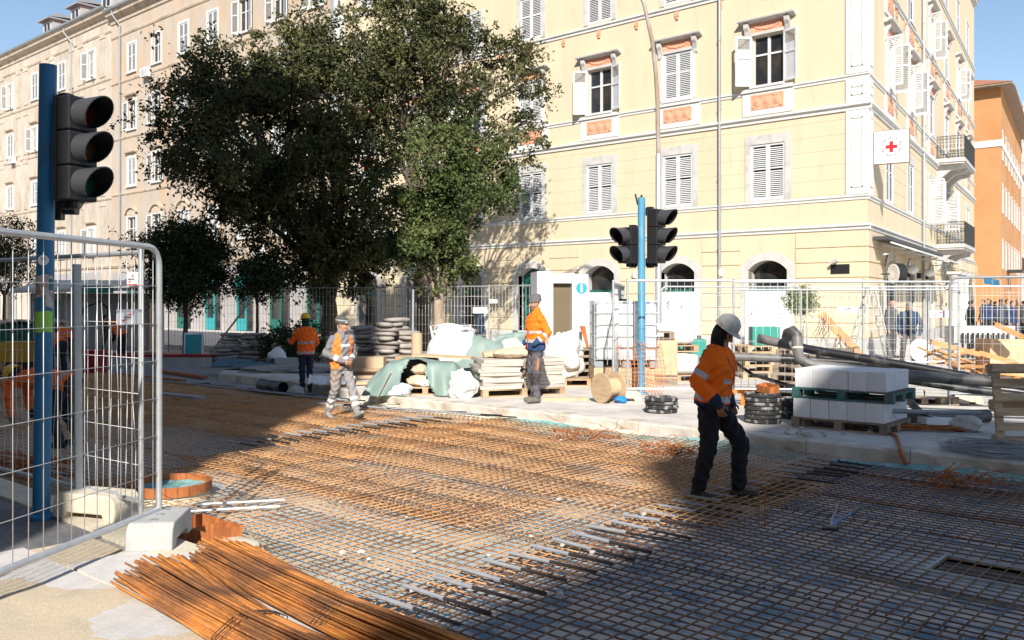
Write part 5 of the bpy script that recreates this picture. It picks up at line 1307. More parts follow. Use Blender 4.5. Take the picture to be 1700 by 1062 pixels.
# coil of tie wire
cl = G(1648, 752, PZ); t = thing('wire_coil', 'flat coil of grey wire lying on the kerb at the right edge', 'wire coil', (cl.x,cl.y,PZ+.01))
r = random.Random(9)
for k in range(34):
    rr = r.uniform(.30,.56); ox, oy = r.uniform(-.04,.04), r.uniform(-.04,.04); z = .012+.004*k*.9*r.random()+.004*(k % 8); ph = r.uniform(0,6)
    b = MB(); b.path([(ox+rr*math.cos(a), oy+rr*.92*math.sin(a), z+.012*math.sin(a*2+ph)) for a in [2*PI*i/36 for i in range(36)]], .0042, 5, closed=True); b.build('wire_turn', mt['dowel_sleeve'], t)
# strap over the kerb
b = MB(); pts = [G(1470,712,PZ+.02), G(1488,725,PZ+.02), G(1495,745,PZ+.01)]; pts = [Vector(p) for p in pts]; q = G(1512,778,.02); pts += [Vector((pts[-1].x+.02, KY-.02, .24)), Vector((q.x-.02, KY-.05, .1)), q]
b.path(pts, [.02,.024,.02,.02,.022,.012], 6); tag(b.build('root_strap', mt['rust_plate']), 'brown strip hanging over the kerb below the white blocks', 'strap')
for k in range(16):
    u, v = RND.uniform(1300,1450), RND.uniform(712,726); p = G(u, v, PZ); o = link('rubble', STM[k % 5], None, (p.x,p.y,PZ+.015), (0,0,RND.uniform(0,6))); o.scale = [RND.uniform(.4,1.2)]*3; tag(o, 'small rubble lump on the kerb below the white blocks', 'rubble', 'rubble on the kerb')

# liquid tank in a cage on a plywood box
tk = GD(1035, 17.6, PZ); t = thing('plywood_box', 'pale plywood box carrying the caged white tank', 'box', tk, YAW)
b = MB(); b.box(-.62,.10,-.5,.5,0,.42); b.build('carcass', mt['plywood'], t)
b = MB(); b.box(.12,.55,-.45,.45,0,.42); b.build('end_box', mt['plywood'], t)
t = thing('caged_tank', 'white plastic liquid tank in a steel cage beside the far blue pole', 'tank', (tk.x,tk.y,PZ+.425), YAW)
b = MB(); b.box(-.57,.57,-.47,.47,.14,1.24); o = b.build('tank', mt['plastic_white'], t); bv = o.modifiers.new('b','BEVEL'); bv.width = .07; bv.segments = 3
b = MB(); b.lathe([(.11,1.24),(.11,1.30)], 16); b.build('cap', mt['signal_black'], t)
for z in (.16,.38,.60,.82,1.04,1.25):
    b = MB(); b.path([(-.61,-.51,z),(.61,-.51,z),(.61,.51,z),(-.61,.51,z)], .011, 6, closed=True); b.build('cage_ring', mt['galvanised'], t)
for x in [-.61+.244*k for k in range(6)]:
    for y in (-.51,.51): b = MB(); b.tube((x,y,.05),(x,y,1.26),.009,None,6); b.build('cage_post', mt['galvanised'], t)
for y in (-.25,0,.25):
    for x in (-.61,.61): b = MB(); b.tube((x,y,.05),(x,y,1.26),.009,None,6); b.build('cage_post', mt['galvanised'], t)
for x in (-.52,0,.52): b = MB(); b.box(x-.08,x+.08,-.5,.5,0,.12); b.build('skid', mt['galvanised_dull'], t)
b = MB(); b.box(.15,.40,-.475,-.472,.45,.95); b.build('label', mt['print_white'], t)
# information pillar
ik = GD(945, 22.0, PZ); t = thing('information_pillar', 'white information pillar with a blue i disc and glass panel', 'kiosk', ik, YAW+.12)
b = MB(); b.box(-.82,-.43,-.2,.9,0,2.40); b.box(.04,.10,-.2,.9,0,2.36); b.box(-.43,.04,-.1,.9,2.12,2.36); b.build('frame', mt['kiosk_white'], t)
b = MB(); b.box(-.43,.04,.05,.08,.05,2.12); b.build('glass', mt['smoked_glass'], t)
b = MB(); b.box(.10,.43,-.2,.2,1.1,2.34); b.box(.10,.20,-.2,.2,0,1.1); b.build('side_panel', mt['kiosk_white'], t)
b = MB(); b.add([(.22,-.19,1.08),(.36,-.19,1.08),(.55,-.19,.05),(.55,-.10,.05),(.36,-.10,1.08),(.22,-.10,1.08)], [(0,2,1),(0,1,4,5)]); b.build('brace', mt['rust_plate'], t)
b = MB(); b.lathe([(.135,.001),(.135,.012)], 28, (.265,-.2,2.0), M=Matrix.Rotation(PI/2,4,'X')); b.build('disc', mt['info_blue'], t)
text_mesh('i', .29, 'print_white', t, Matrix.Translation((.265,-.216,2.0)) @ Matrix.Rotation(PI/2,4,'X'), 'letter', ext=.001, bold=.012)

# slab stack with sacks on top
ss = GD(856, 16.4, PZ); rzs = YAW+.35
pallet((ss.x,ss.y,PZ), rzs, 'wooden pallet under the stone slab stack behind the grey-trousered worker', 'pallet_wood', 1.55, .95)
SM_ = []
for s in range(4):
    r = random.Random(40+s); b = MB(); vs = [(-.36,-.44),(-.05,-.46),(.36,-.45),(.365,0),(.36,.44),(0,.455),(-.36,.44),(-.37,.02)]
    vs = [(x+r.uniform(-.018,.018), y+r.uniform(-.018,.018)) for x,y in vs]; b.prism(vs, 0, .055); m_ = b.mesh('stone_slab'); m_.materials.append(mt['slab_stone']); SM_.append(m_)
cz, sz_ = math.cos(rzs), math.sin(rzs)
for k in range(9):
    for j in (-1,1):
        x, y = j*.375+RND.uniform(-.03,.03), RND.uniform(-.03,.03)
        o = link('stone_slab', SM_[RND.randrange(4)], None, (ss.x+cz*x-sz_*y, ss.y+sz_*x+cz*y, PZ+.144+k*.0575), (RND.uniform(-.012,.012),RND.uniform(-.012,.012),rzs+RND.uniform(-.06,.06)+j*.10)); tag(o, 'pale stone slab in the stack behind the beanie worker, %s layer, %s half' % (nth(k+1), 'left' if j < 0 else 'right'), 'slab', 'stone slabs on the pallet')
zt = PZ+.144+9*.0575+.01
for k, (dx, dy, r, mm, lb) in enumerate(((-.12,-.1,(.36,.22,.11),'paper_sack','crumpled brown paper sack on top of the slab stack'),(.16,.12,(.30,.2,.13),'paper_sack','second brown sack on the slab stack beside the worker'),(.05,.3,(.26,.18,.2),'bag_white','small white sack behind the brown sacks on the slabs'),(-.42,.1,(.2,.16,.07),'paper_sack','flat brown sack at the left end of the slab stack'))):
    crumple('sack', (ss.x+cz*dx-sz_*dy, ss.y+sz_*dx+cz*dy, zt), r, mm, lb, 'sack', 11+k, .3, flat=.35, rz=rzs+k)
b = MB(); b.box(-.5,.5,-.06,.06,0,.05); tag(b.build('plank', mt['plywood'], loc=GD(925,15.3,PZ), rot=YAW+.05), 'short pale plank lying on the paving right of the worker', 'plank')
for k in range(5):
    pallet((GD(972,18.6,PZ).x, GD(972,18.6,PZ).y, PZ+.143*k), YAW+.2+.03*k, 'grey pallet in the stack left of the caged tank, %s from the bottom' % nth(k+1), 'pallet_grey', 1.0, .8)['group'] = 'pallets left of the tank'
pq = GD(935, 18.2, PZ); pallet((pq.x,pq.y,PZ), YAW, 'wooden pallet under the crumpled white film', 'pallet_wood', 1.1, .8)
crumple('white_film', (pq.x,pq.y,PZ+.145), (.42,.34,.50), 'bag_white', 'heap of crumpled white film right of the standing worker', 'plastic film', 3, .30, 44, 30, flat=.15, rz=YAW)
# big bag, green covers
bb = GD(747, 18.4, PZ)
def bigbag(u, v):
    a = 2*PI*u; f = lambda q: math.copysign(abs(q)**.55, q); w_ = .52*(1-.28*max(0,v-.72)/.28)*(1+.05*nz3(math.cos(a)*1.5,math.sin(a)*1.5,v*2.5,4)); x, y = f(math.cos(a))*w_, f(math.sin(a))*w_*.8; return (x+.10*v, y, v*1.08+.05*nz3(x*3,y*3,1,2)*v)
t = thing('bulk_bag', 'large white woven bulk bag at the foot of the sunlit tree', 'bag', bb, YAW)
o = sheet('bag_body', bigbag, 36, 22, 'bag_white', parent=t); 
crumple('bag_top', (.05,0,.92), (.40,.32,.16), 'bag_white', None, None, 6, .3, parent=t)
for s in (-.34,.30): b = MB(); b.path([(s,-.1,.95),(s-.05,-.12,1.18),(s+.12,-.05,1.2),(s+.12,.02,.95)], .025, 6); b.build('lifting_loop', mt['bag_white'], t, smooth=True)
def tarpA(u, v):
    x = (u-.5)*1.5; h = 1.02-.35*max(0,u-.4)*1.5-.25*max(0,.15-u)*4; y = -.45+.9*v; z = h*max(.02, 1-abs(v*2-1)**2.2)+.05*nz3(x*2.2,y*2.5,.3,5)
    return (x+.06*nz3(y*2,x*2,1,3), y, max(.02,z))
sheet('green_cover', tarpA, 30, 22, 'tarp_green', 'green tarpaulin heaped right of the white bulk bag', 'tarpaulin', loc=GD(800,18.2,PZ), rot=YAW-.25)
sheet('green_cover', lambda u,v: ((u-.5)*1.1+.03*nz3(u*3,v*3,0,8), .12*math.sin(u*3)+.08*v+.05*nz3(u*3,v*4,0,4), .15+.78*v+.08*math.sin(u*2.5)), 22, 12, 'tarp_green', 'green tarpaulin sheet stretched behind the brown sacks', 'tarpaulin', loc=GD(862,19.6,PZ), rot=YAW)
b = MB(); b.cbox((0,0,.46),(1.2,.7,.92)); tag(b.build('terracotta_stack', mt['terracotta'], loc=GD(868,20.3,PZ), rot=YAW), 'stack of terracotta tiles behind the green tarpaulin sheet', 'tiles')
gp = GD(705, 16.6, PZ)
pallet((gp.x,gp.y,PZ), YAW+.12, 'pallet with bags under the open green cover', 'pallet_wood', 1.25, .85)
def tarpB(u, v):
    x = -1.0+2.05*u; y = .62-1.32*v; ex = max(0, abs(x+.05)-.58)/.42; ey = max(0, abs(y)-.36)/.28; e_ = math.sqrt(ex*ex+ey*ey)
    h = .60-.10*max(0,x)-.03*math.sin(x*7); fold = .09*math.sin(x*13+2*math.sin(y*5)+y*4)*min(1,e_*1.4)+.05*nz3(x*1.6,y*1.6,0,9)
    z = h*max(0, 1-e_**1.25)+.03*nz3(x*2,y*2,.4,6)+fold*.35*max(0,1-e_)
    return (x+.10*math.sin(y*9+x*3)*min(1,e_), y-fold*.7, max(.012+.01*abs(math.sin(x*9)), z))
sheet('green_cover', tarpB, 64, 46, 'tarp_green', 'green tarpaulin with an open front over the bag pallet', 'tarpaulin', skip=lambda u,v: .33+.05*math.sin(v*20) < u < .53-.04*math.sin(v*17) and v > .72, loc=gp, rot=YAW+.05)
for k, (dx, dy, z, r, mm, lb) in enumerate(((-.1,-.2,.145,(.26,.18,.12),'paper_sack','brown sack inside the open green cover'),(.08,-.3,.145,(.2,.15,.10),'bag_white','white sack inside the open green cover'),(-.05,-.12,.36,(.22,.16,.11),'paper_sack','topmost brown sack inside the open green cover'))):
    q = gp+C2W(dx,dy); crumple('sack', (q.x,q.y,PZ+z), r, mm, lb, 'sack', 30+k, .3, flat=.3, rz=k)
crumple('torn_sack', GD(768,15.7,PZ), (.26,.2,.30), 'bag_white', 'torn white sack slumped left of the slab pallet', 'sack', 9, .35, flat=.25, rz=YAW)
crumple('pale_sack', GD(655,16.2,PZ), (.34,.26,.14), 'plastic_white', 'pale bundle left of the open green cover on the kerb', 'sack', 14, .3, flat=.4, rz=YAW)
b = MB(); b.box(-.55,.55,-.3,.3,0,.03,0,Matrix.Rotation(.05,4,'Y')); tag(b.build('board', mt['plywood'], loc=GD(735,17.2,PZ+.62), rot=YAW), 'thin pale board lying on top of the green cover', 'board')
b = MB(); b.lathe([(.105,0),(.105,.44),(.09,.44),(.09,.02)], 22); tag(b.build('cardboard_tube', mt['cardboard'], smooth=True, loc=GD(692,17.5,PZ+.62)), 'brown cardboard tube standing left of the white bulk bag', 'tube')
b = MB(); b.box(-.4,.4,-.25,.25,0,.62); tag(b.build('crate', mt['pallet_wood'], loc=GD(693,17.6,PZ-.0), rot=YAW), 'low wooden crate under the cardboard tube', 'crate')
for k, (u, d, L_, rz, lb) in enumerate(((630,19.5,1.7,.12,'long grey plank lying behind the walking worker'),(618,20.2,1.5,.02,'brown plank lying below the sack stacks'),(640,18.2,1.2,.3,'short plank lying near the kerb behind the walking worker'))):
    b = MB(); b.box(-L_/2,L_/2,-.1,.1,0,.06); tag(b.build('plank', mt['pallet_wood'], loc=GD(u,d,PZ+.02+.1*(k == 1)), rot=YAW+rz), lb, 'plank')
# broom
bt_, bh_ = G(622,672,.06), D(650,618,14.9); t = thing('broom', 'twig broom leaning on the kerb beside the walking worker', 'broom', bt_)
b = MB(); b.tube((bh_-bt_)*.25, (bh_-bt_), .013, None, 8); b.build('handle', mt['plywood'], t, smooth=True)
b = MB()
for k in range(22): q = Vector((RND.uniform(-.09,.09),RND.uniform(-.05,.05),0)); b.tube((bh_-bt_)*.34, q, .004, .003, 4)
b.build('bristles', mt['pallet_grey'], t)
# wooden cable drum, blue bag, orange barrier netting
wd = GD(1010, 15.0, PZ); t = thing('cable_drum', 'round wooden cable drum standing on edge by the fence foot', 'cable drum', wd, YAW-.95)
for y in (-.17,.15):
    b = MB(); b.lathe([(.25,0),(.25,.03)], 28, (0,y,.25), M=Matrix.Rotation(-PI/2,4,'X')); b.build('flange', mt['pallet_wood'], t, smooth=True)
b = MB(); b.lathe([(.15,-.145),(.15,.15)], 20, (0,0,.25), M=Matrix.Rotation(-PI/2,4,'X')); b.build('hub', mt['plywood'], t, smooth=True)
crumple('blue_bag', GD(1030,14.9,PZ), (.11,.08,.06), 'plastic_blue', 'small blue plastic bag beside the cable drum', 'bag', 21, .35)
def netting(p, rz, wdt, hgt, lean, label):
    t = thing('barrier_net', label, 'netting', p, rz); segs = []
    f = lambda x, z: np.array([x+.05*math.sin(z*4), lean*z+.05*math.sin(x*6+z*3), z])
    n = int(wdt/.06)
    for i in range(n+1):
        x = i*.06-wdt/2; pts = [f(x,hgt*k/8) for k in range(9)]; segs += list(zip(pts,pts[1:]))
    for j in range(int(hgt/.07)+1):
        pts = [f(-wdt/2+wdt*k/6, j*.07) for k in range(7)]; segs += list(zip(pts,pts[1:]))
    V, F_ = rods(segs, .0038); o = np_mesh('net', V, F_, mt['orange_plastic'], t); return t
netting(GD(1045,16.0,PZ), YAW, .35, .95, .15, 'orange plastic netting tangled left of the far blue pole')
netting(GD(1083,16.2,PZ), YAW-.2, .38, .95, -.1, 'orange plastic netting leaning right of the far blue pole')
b = MB(); b.lathe([(.14,0),(.14,.02),(.10,.03),(.03,.42),(.02,.43)], 14); tag(b.build('traffic_cone', mt['orange_plastic'], smooth=True, loc=GD(1082,18.3,1.30)), 'small orange cone behind the far blue pole', 'cone')
pallet((*GD(1082,18.3,PZ).xy, 1.15), YAW, 'pallet on top of the wrapped load right of the caged tank', 'pallet_grey', .8, .7)
# wrapped pallets beyond
for (u, d, z, lb) in ((1118,19.2,PZ,'lower wrapped pallet load right of the far blue pole'),(1112,19.25,PZ+.62,'upper wrapped pallet load right of the far blue pole')):
    p = GD(u,d,z); pallet(p, YAW+.1, 'pallet under the '+lb, 'pallet_wood', 1.0, .8); crumple('wrapped_load', (p.x,p.y,z+.143), (.48,.38,.235), 'plastic_wrap', lb, 'load', int(u), .08, 30, 18, rz=YAW+.1, sq=.6)
b = MB(); b.box(-.45,.45,-.4,.4,0,.79); tag(b.build('load_base', mt['plywood'], loc=GD(1082,18.4,PZ+.143), rot=YAW), 'plain boxed load right of the caged tank', 'load')
b = MB(); b.box(-.45,.45,-.4,.4,0,.14); tag(b.build('load_base', mt['pallet_grey'], loc=GD(1082,18.4,PZ), rot=YAW), 'dark base under the boxed load right of the caged tank', 'base')
for (u, d, z, lb) in ((1148,20.5,PZ,'lower green plastic crate behind the man in the white helmet'),(1148,20.5,PZ+.42,'upper green plastic crate behind the man in the white helmet'),(1268,20.0,PZ+.72,'green plastic crate on the pallets behind the level black pipe')):
    t = thing('plastic_crate', lb, 'crate', GD(u,d,z), YAW); 
    for (a, c, e, f) in ((-.3,.3,-.2,-.18),(-.3,.3,.18,.2),(-.3,-.28,-.18,.18),(.28,.3,-.18,.18)): b = MB(); b.box(a,c,e,f,0,.40); b.build('side', mt['green_crate'], t)
    b = MB(); b.box(-.28,.28,-.18,.18,0,.02); b.build('base', mt['green_crate'], t)
for k in range(5): pallet((*GD(1270,20.0,PZ).xy, PZ+.143*k), YAW+.04*k, 'pallet in the stack under the green crate, %s from the bottom' % nth(k+1), 'pallet_wood', 1.2, .9)['group'] = 'pallets under the crate'
b = MB(); b.box(-.6,.6,-.3,.3,0,.55); tag(b.build('stone_crate', mt['stone_trim'], loc=GD(1345,20.6,PZ), rot=YAW), 'pale box beside the pallets under the clipped ball bush', 'box')

# sack stacks
r = random.Random(6); b = MB(); n, m = 14, 8
for i in range(m+1):
    t_ = PI*i/m
    for j in range(n):
        a = 2*PI*j/n; f = lambda q, e: math.copysign(abs(q)**e, q)
        b.v.append((.33*f(math.cos(a),.55)*math.sin(t_)**.5, .21*f(math.sin(a),.55)*math.sin(t_)**.5, .058-.058*f(math.cos(t_),.8)+.008*nz3(math.cos(a)*2,math.sin(a)*2,t_,1)))
b.f = [(i*n+j, i*n+(j+1) % n, (i+1)*n+(j+1) % n, (i+1)*n+j) for i in range(m) for j in range(n)]; b.m = [0]*len(b.f)
SKm = b.mesh('cement_sack'); SKm.materials.append(mt['cement_sack']); SKm.shade_smooth()
def sack_pile(u, d, n, rz, lb, grp, wide=1, z0=PZ):
    p = GD(u,d,z0)
    for k in range(n):
        for j in range(wide):
            q = p+C2W((j-(wide-1)/2)*.55,0)
            o = link('cement_sack', SKm, None, (q.x+r.uniform(-.06,.06), q.y+r.uniform(-.05,.05), z0+.105*k), (r.uniform(-.09,.09),r.uniform(-.07,.07),rz+r.uniform(-.3,.3)+(PI/2 if wide == 1 and k % 3 == 1 else 0))); o.scale = (r.uniform(.9,1.08),r.uniform(.92,1.08),r.uniform(.85,1.1)); tag(o, lb+', %s from bottom%s' % (nth(k+1), ('' if wide == 1 else (', left one',', right one')[j])), 'sack', grp)
sack_pile(606, 22.8, 10, YAW+.2, 'grey cement sack in the shaded pile left of the tall pile', 'cement sacks left pile')
sack_pile(640, 21.8, 11, YAW-.1, 'grey cement sack in the tall pile behind the walking worker', 'cement sacks tall pile')
sack_pile(656, 22.6, 12, YAW+.5, 'grey cement sack in the rear pile', 'cement sacks rear pile'); sack_pile(675, 22.2, 9, YAW+.1, 'grey cement sack in the right pile by the stake', 'cement sacks right pile')
sack_pile(402, 26.0, 9, YAW, 'brown cement sack in the far pile by the tree', 'cement sacks far pile', 2, .05); sack_pile(372, 25.5, 6, YAW+.2, 'cement sack in the low far pile', 'cement sacks far low pile', 1, .05)
sack_pile(560, 24.5, 8, YAW+.2, 'brown cement sack in the pile behind the worker with the yellow helmet', 'cement sacks behind helmet')
b = MB(); b.box(-.4,.4,-.25,.25,0,.42); tag(b.build('carton', mt['cardboard'], loc=GD(610,20.6,PZ), rot=YAW), 'brown carton below the shaded sack pile', 'carton')
# shaded left side: tarpaulin, pipes, block, sack
sheet('blue_cover', lambda u,v: ((u-.5)*1.5, (v-.5)*.8, .05+.20*(1-abs(2*v-1))*(1-.6*u)+.07*abs(nz3(u*4,v*3,0,7))+.02), 30, 16, 'tarp_blue', 'dark blue plastic sheet heaped on the island in shade', 'tarpaulin', loc=GD(408,22.3,.22), rot=YAW-.25)
pipe([GD(405,24.2,.30), GD(455,23.7,.32), GD(503,23.2,.34)], .085, 'black_pipe', 'black pipe lying across the island behind the blue sheet', collars=((0,.9,.15,'grey_pipe'),))
pipe([GD(433,18.6,.18), GD(470,18.0,.18)], .12, 'black_pipe', 'short thick black pipe lying on the gravel in shade')
crumple('white_sack', GD(460,23.9,.22), (.26,.18,.26), 'plastic_white', 'white sack standing left of the worker with the yellow helmet', 'sack', 12, .25, flat=.2, rz=YAW)
b = MB(); b.box(-.3,.3,-.15,.15,0,.24); tag(b.build('grey_crate', mt['concrete'], loc=GD(478,23.0,.22), rot=YAW), 'grey concrete box behind the worker with the yellow helmet', 'box')
crumple('dirt_heap', GD(480,21.5,.22), (1.2,.5,.16), 'gravel', 'low heap of broken dirt on the island', 'dirt', 17, .3, 40, 14, flat=.9, rz=YAW)
crumple('concrete_lump', GD(492,17.7,.03), (.2,.15,.13), 'concrete', 'broken concrete lump beside the worker with the yellow helmet', 'rubble', 13, .2, flat=.3)
sheet('pale_cover', lambda u,v: ((u-.5)*.9, (v-.5)*.5, .06+.14*(1-abs(2*v-1))+.06*nz3(u*4,v*4,0,2)), 18, 10, 'plastic_white', 'pale plastic sheet on the kerb behind the walking worker', 'plastic film', loc=GD(552,17.9,.24), rot=YAW)
b = MB(); b.cbox((0,0,.03),(1.3,.22,.07)); tag(b.build('steel_grating', mt['galvanised_dull'], loc=G(297,660,.09), rot=.12), 'flat steel channel lying on the shaded mesh by the fence', 'channel')
t = thing('a_board', 'turquoise advertising board standing outside the shop', 'sign', GD(322,27.5,.05), YAW+.2)
b = MB(); b.cbox((0,-.12,.45),(.55,.03,.9),rx=-.2); b.cbox((0,.12,.45),(.55,.03,.9),rx=.2); b.build('frame', mt['print_white'], t)
b = MB(); b.cbox((0,-.138,.47),(.47,.01,.76),rx=-.2); b.build('print', mt['turquoise'], t)
b = MB(); b.bar((0,0,0),(1.4,.2,1.9),.05,.05); tag(b.build('leaning_bar', mt['galvanised_dull'], loc=GD(335,26.5,.05), rot=YAW), 'steel bar leaning on the fence by the turquoise board', 'bar')
b = MB(); b.box(-1.6,1.6,-.3,.3,0,.30); b.box(-1.62,1.62,-.32,.32,.301,.36,1); tag(b.build('low_planter', [mt['concrete'], mt['red_paint']], loc=GD(262,25.5,.05), rot=YAW), 'long low grey planter with a dark red rim behind the fence post', 'planter')
# market kiosk, machine, hose on the left
ms = GD(150, 30.5, .22); t = thing('market_kiosk', 'shaded market kiosk with a pale flat roof and green cloth', 'kiosk', ms, YAW+.15)
b = MB(); b.box(-1.9,1.9,0,2.2,0,1.95); b.build('body', mt['shop_grey'], t)
b = MB(); b.add([(-2.3,-.6,1.95),(2.3,-.6,2.05),(2.3,2.4,2.35),(-2.3,2.4,2.35),(-2.3,-.6,2.05),(2.3,-.6,2.15),(2.3,2.4,2.45),(-2.3,2.4,2.45)], [(3,2,1,0),(4,5,6,7),(0,1,5,4),(1,2,6,5),(3,0,4,7)]); b.build('roof', mt['awning'], t)
b = MB(); b.box(-.2,.9,-.66,-.6,1.95,2.2); b.build('valance', mt['green_crate'], t)
for k in range(4):
    b = MB(); b.box(-1.75+k*.92,-.95+k*.92,-.03,-.001,.15,1.75); b.build('panel', mt[('green_door','stone_trim','shop_grey','stone_trim')[k]], t)
sheet('green_cloth', lambda u,v: ((u-.5)*2.6, (v-.5)*1.6, 1.05+.16*math.sin(u*9)*.4+.12*nz3(u*3,v*3,0,3)), 20, 10, 'paper_sack', 'beige cloth spread over the low stall at the left edge', 'cloth', loc=GD(20,27.5,.22), rot=YAW)
b = MB(); b.box(-1.2,1.2,-.6,.6,0,1.0); tag(b.build('low_stall', mt['green_door'], loc=GD(20,27.5,.22), rot=YAW), 'low dark green stall under the beige cloth', 'stall')
yl = GD(32, 22.5, .05); t = thing('compactor', 'yellow site machine with black frame behind the left fence', 'machine', yl, YAW)
b = MB(); b.box(-.35,.35,-.25,.25,.35,.85); b.build('engine_cover', mt['yellow_machine'], t); b = MB(); b.box(-.4,.4,-.3,.3,0,.12); b.box(-.28,.28,-.2,.2,.12,.35); b.build('base_plate', mt['dark_steel'], t)
for s in (-.3,.3): b = MB(); b.path([(s,.25,.5),(s,.6,1.0),(s,.7,1.1)], .02, 6); b.build('handle', mt['dark_steel'], t)
b = MB(); b.box(-.34,.34,-.25,.25,0,.62); tag(b.build('red_tool_box', mt['red_paint'], loc=GD(148,22.8,.05), rot=YAW), 'dark red box on the gravel between the bent workers', 'box')
b = MB(); hp = [GD(125,24,.1), D(128,540,24), D(140,510,24), D(165,500,24), D(180,512,24), D(180,545,24), D(170,580,24), GD(160,24,.1)]; o0 = hp[0]; b.path([p-o0 for p in hp], .035, 8); tag(b.build('hose', mt['black_pipe'], smooth=True, loc=o0), 'thick black hose arching up behind the bent workers', 'hose')
b = MB()
for k in range(40): b.tube((RND.uniform(-.8,-.5),RND.uniform(-.25,.25),RND.uniform(.02,.2)),(RND.uniform(.5,.9),RND.uniform(-.25,.25),RND.uniform(.02,.25)),.007,None,5)
tag(b.build('bar_heap', mt['rust_plate'], loc=GD(40,9.5,.06), rot=.1), 'heap of rusty bars behind the near blue pole', 'bars', kind='stuff')
# planks lying along the shaded gravel
for k, (u, v, rz, lb) in enumerate(((250,628,.05,'rusty bars laid along the gravel in front of the planter'),(300,622,-.1,'long brown plank on the shaded gravel'))):
    b = MB(); b.box(-1.4,1.4,-.07,.07,0,.05); tag(b.build('plank', mt['rust_plate'], loc=G(u,v,.08), rot=rz), lb, 'plank')

# ================================================================= small steel things on the road bed
RC = Vector((ring_c.x, ring_c.y, 0)); t = thing('ring_form', 'round rusty steel manhole ring on a white base at the left of the mesh', 'manhole ring', RC)
b = MB(); b.lathe([(.385,.07),(.385,.165),(.373,.165),(.373,.07)], 40, capb=False, capt=False); b.build('ring', mt['rust_plate'], t, smooth=True)
b = MB(); b.lathe([(.365,0),(.365,.069)], 40, capb=False, capt=False); b.build('base_wall', mt['concrete_pale'] if False else mt['concrete_pale'], t, smooth=True)
r = random.Random(2); b = MB(); n = 40
b.add([(0,0,.085)]+[(.31*math.cos(2*PI*i/n)*r.uniform(.97,1.03),.31*math.sin(2*PI*i/n)*r.uniform(.97,1.03),.085) for i in range(n)]+[(.368*math.cos(2*PI*i/n),.368*math.sin(2*PI*i/n),.095+r.uniform(0,.015)) for i in range(n)], [(0,1+i,1+(i+1) % n) for i in range(n)]+[(1+i,1+n+i,1+n+(i+1) % n,1+(i+1) % n) for i in range(n)]); b.build('lid', mt['teal_slab'], t)
t = thing('tray_form', 'rectangular rusty steel frame on white mortar beside the concrete foot', 'steel frame', (TRAY.x,TRAY.y,.02), .0)
b = MB()
b.box(-.30,.30,.15,.158,.03,.15); b.box(-.30,.30,-.158,-.15,.03,.15); b.box(-.30,-.292,-.15,.15,.03,.15); b.box(.292,.30,-.15,.15,.03,.15); b.box(.1,.108,-.15,.15,.03,.15); b.build('frame', mt['rust_plate'], t)
crumple('mortar', (.36,-.05,-.02), (.34,.30,.05), 'concrete_pale', None, None, 4, .25, parent=t)
# bolt cutters
bc = G(1380, 878, .09); t = thing('bolt_cutters', 'blue handled bolt cutters lying open on the shaded mesh', 'bolt cutters', (bc.x,bc.y,.085), 0)
for (u, v) in ((1392,840),(1428,845)):
    q = G(u, v, .10)-Vector((bc.x,bc.y,.085)); q.z = .03; b = MB(); b.path([(0,0,.015), q*.3+Vector((0,0,.02))+C2W(.0,.02), q*.72], [.018,.014,.012], 8); b.build('handle', mt['tool_blue'], t, smooth=True)
    b = MB(); b.path([q*.70, q], .017, 8); b.build('grip', mt['signal_black'], t, smooth=True)
hd = C2W(-.10,-.05); b = MB(); b.cbox((0,0,.015),(.10,.07,.03),rz=YAW); b.cbox((hd.x*.4,hd.y*.4,.015),(.09,.03,.025),rz=YAW+.5); b.cbox((-hd.x*.3+.0,-hd.y*.1-.05,.015),(.09,.03,.025),rz=YAW-.4); b.build('jaws', mt['dark_steel'], t)
# tangles of tie wire
def tangle(p, L_, W_, n, label, mat='rust_plate'):
    r = random.Random(int(p.x*100)); segs = []
    for k in range(n):
        a = np.array([r.uniform(-L_,L_), r.uniform(-W_,W_), r.uniform(.0,.10)]); 
        for j in range(4):
            c = a+np.array([r.uniform(-.15,.15), r.uniform(-.10,.10), r.uniform(-.05,.06)]); c[2] = max(0,c[2]); segs.append((a,c)); a = c
    V, F_ = rods(segs, .0032); o = np_mesh('tie_wire', V, F_, mt[mat], None, (p.x,p.y,.09), YAW); tag(o, label, 'wire', kind='stuff')
tangle(G(968,728,.09), .35, .12, 50, 'tangle of rusty tie wire near the sunlit kerb'); tangle(G(1122,752,.09), .35, .14, 60, 'tangle of rusty tie wire at the shadow edge left of the worker'); tangle(G(1600,805,.09), .4, .12, 60, 'tangle of rusty tie wire at the kerb below the wire coil')
for k in range(2):
    b = MB(); b.path([(0,0,0),(.0,0,.30),(.01,0,.33)], .006, 6); tag(b.build('upright_bar', mt['rust_plate'], loc=G(1260+10*k,878-3*k,.06)), 'short upright rusty bar beside the bolt cutters' if k == 0 else 'second short upright bar beside the bolt cutters', 'bar')
for k, (u, v, L_) in enumerate(((375,845,.9),(405,833,.7))):
    b = MB(); b.tube((-L_/2,0,0),(L_/2,0,0),.009,None,8); tag(b.build('white_rod', mt['plastic_white'], loc=G(u,v,.12), rot=YAW+.25), ('white plastic rod lying beside the manhole ring', 'second white plastic rod lying on the sunlit mesh')[k], 'rod')

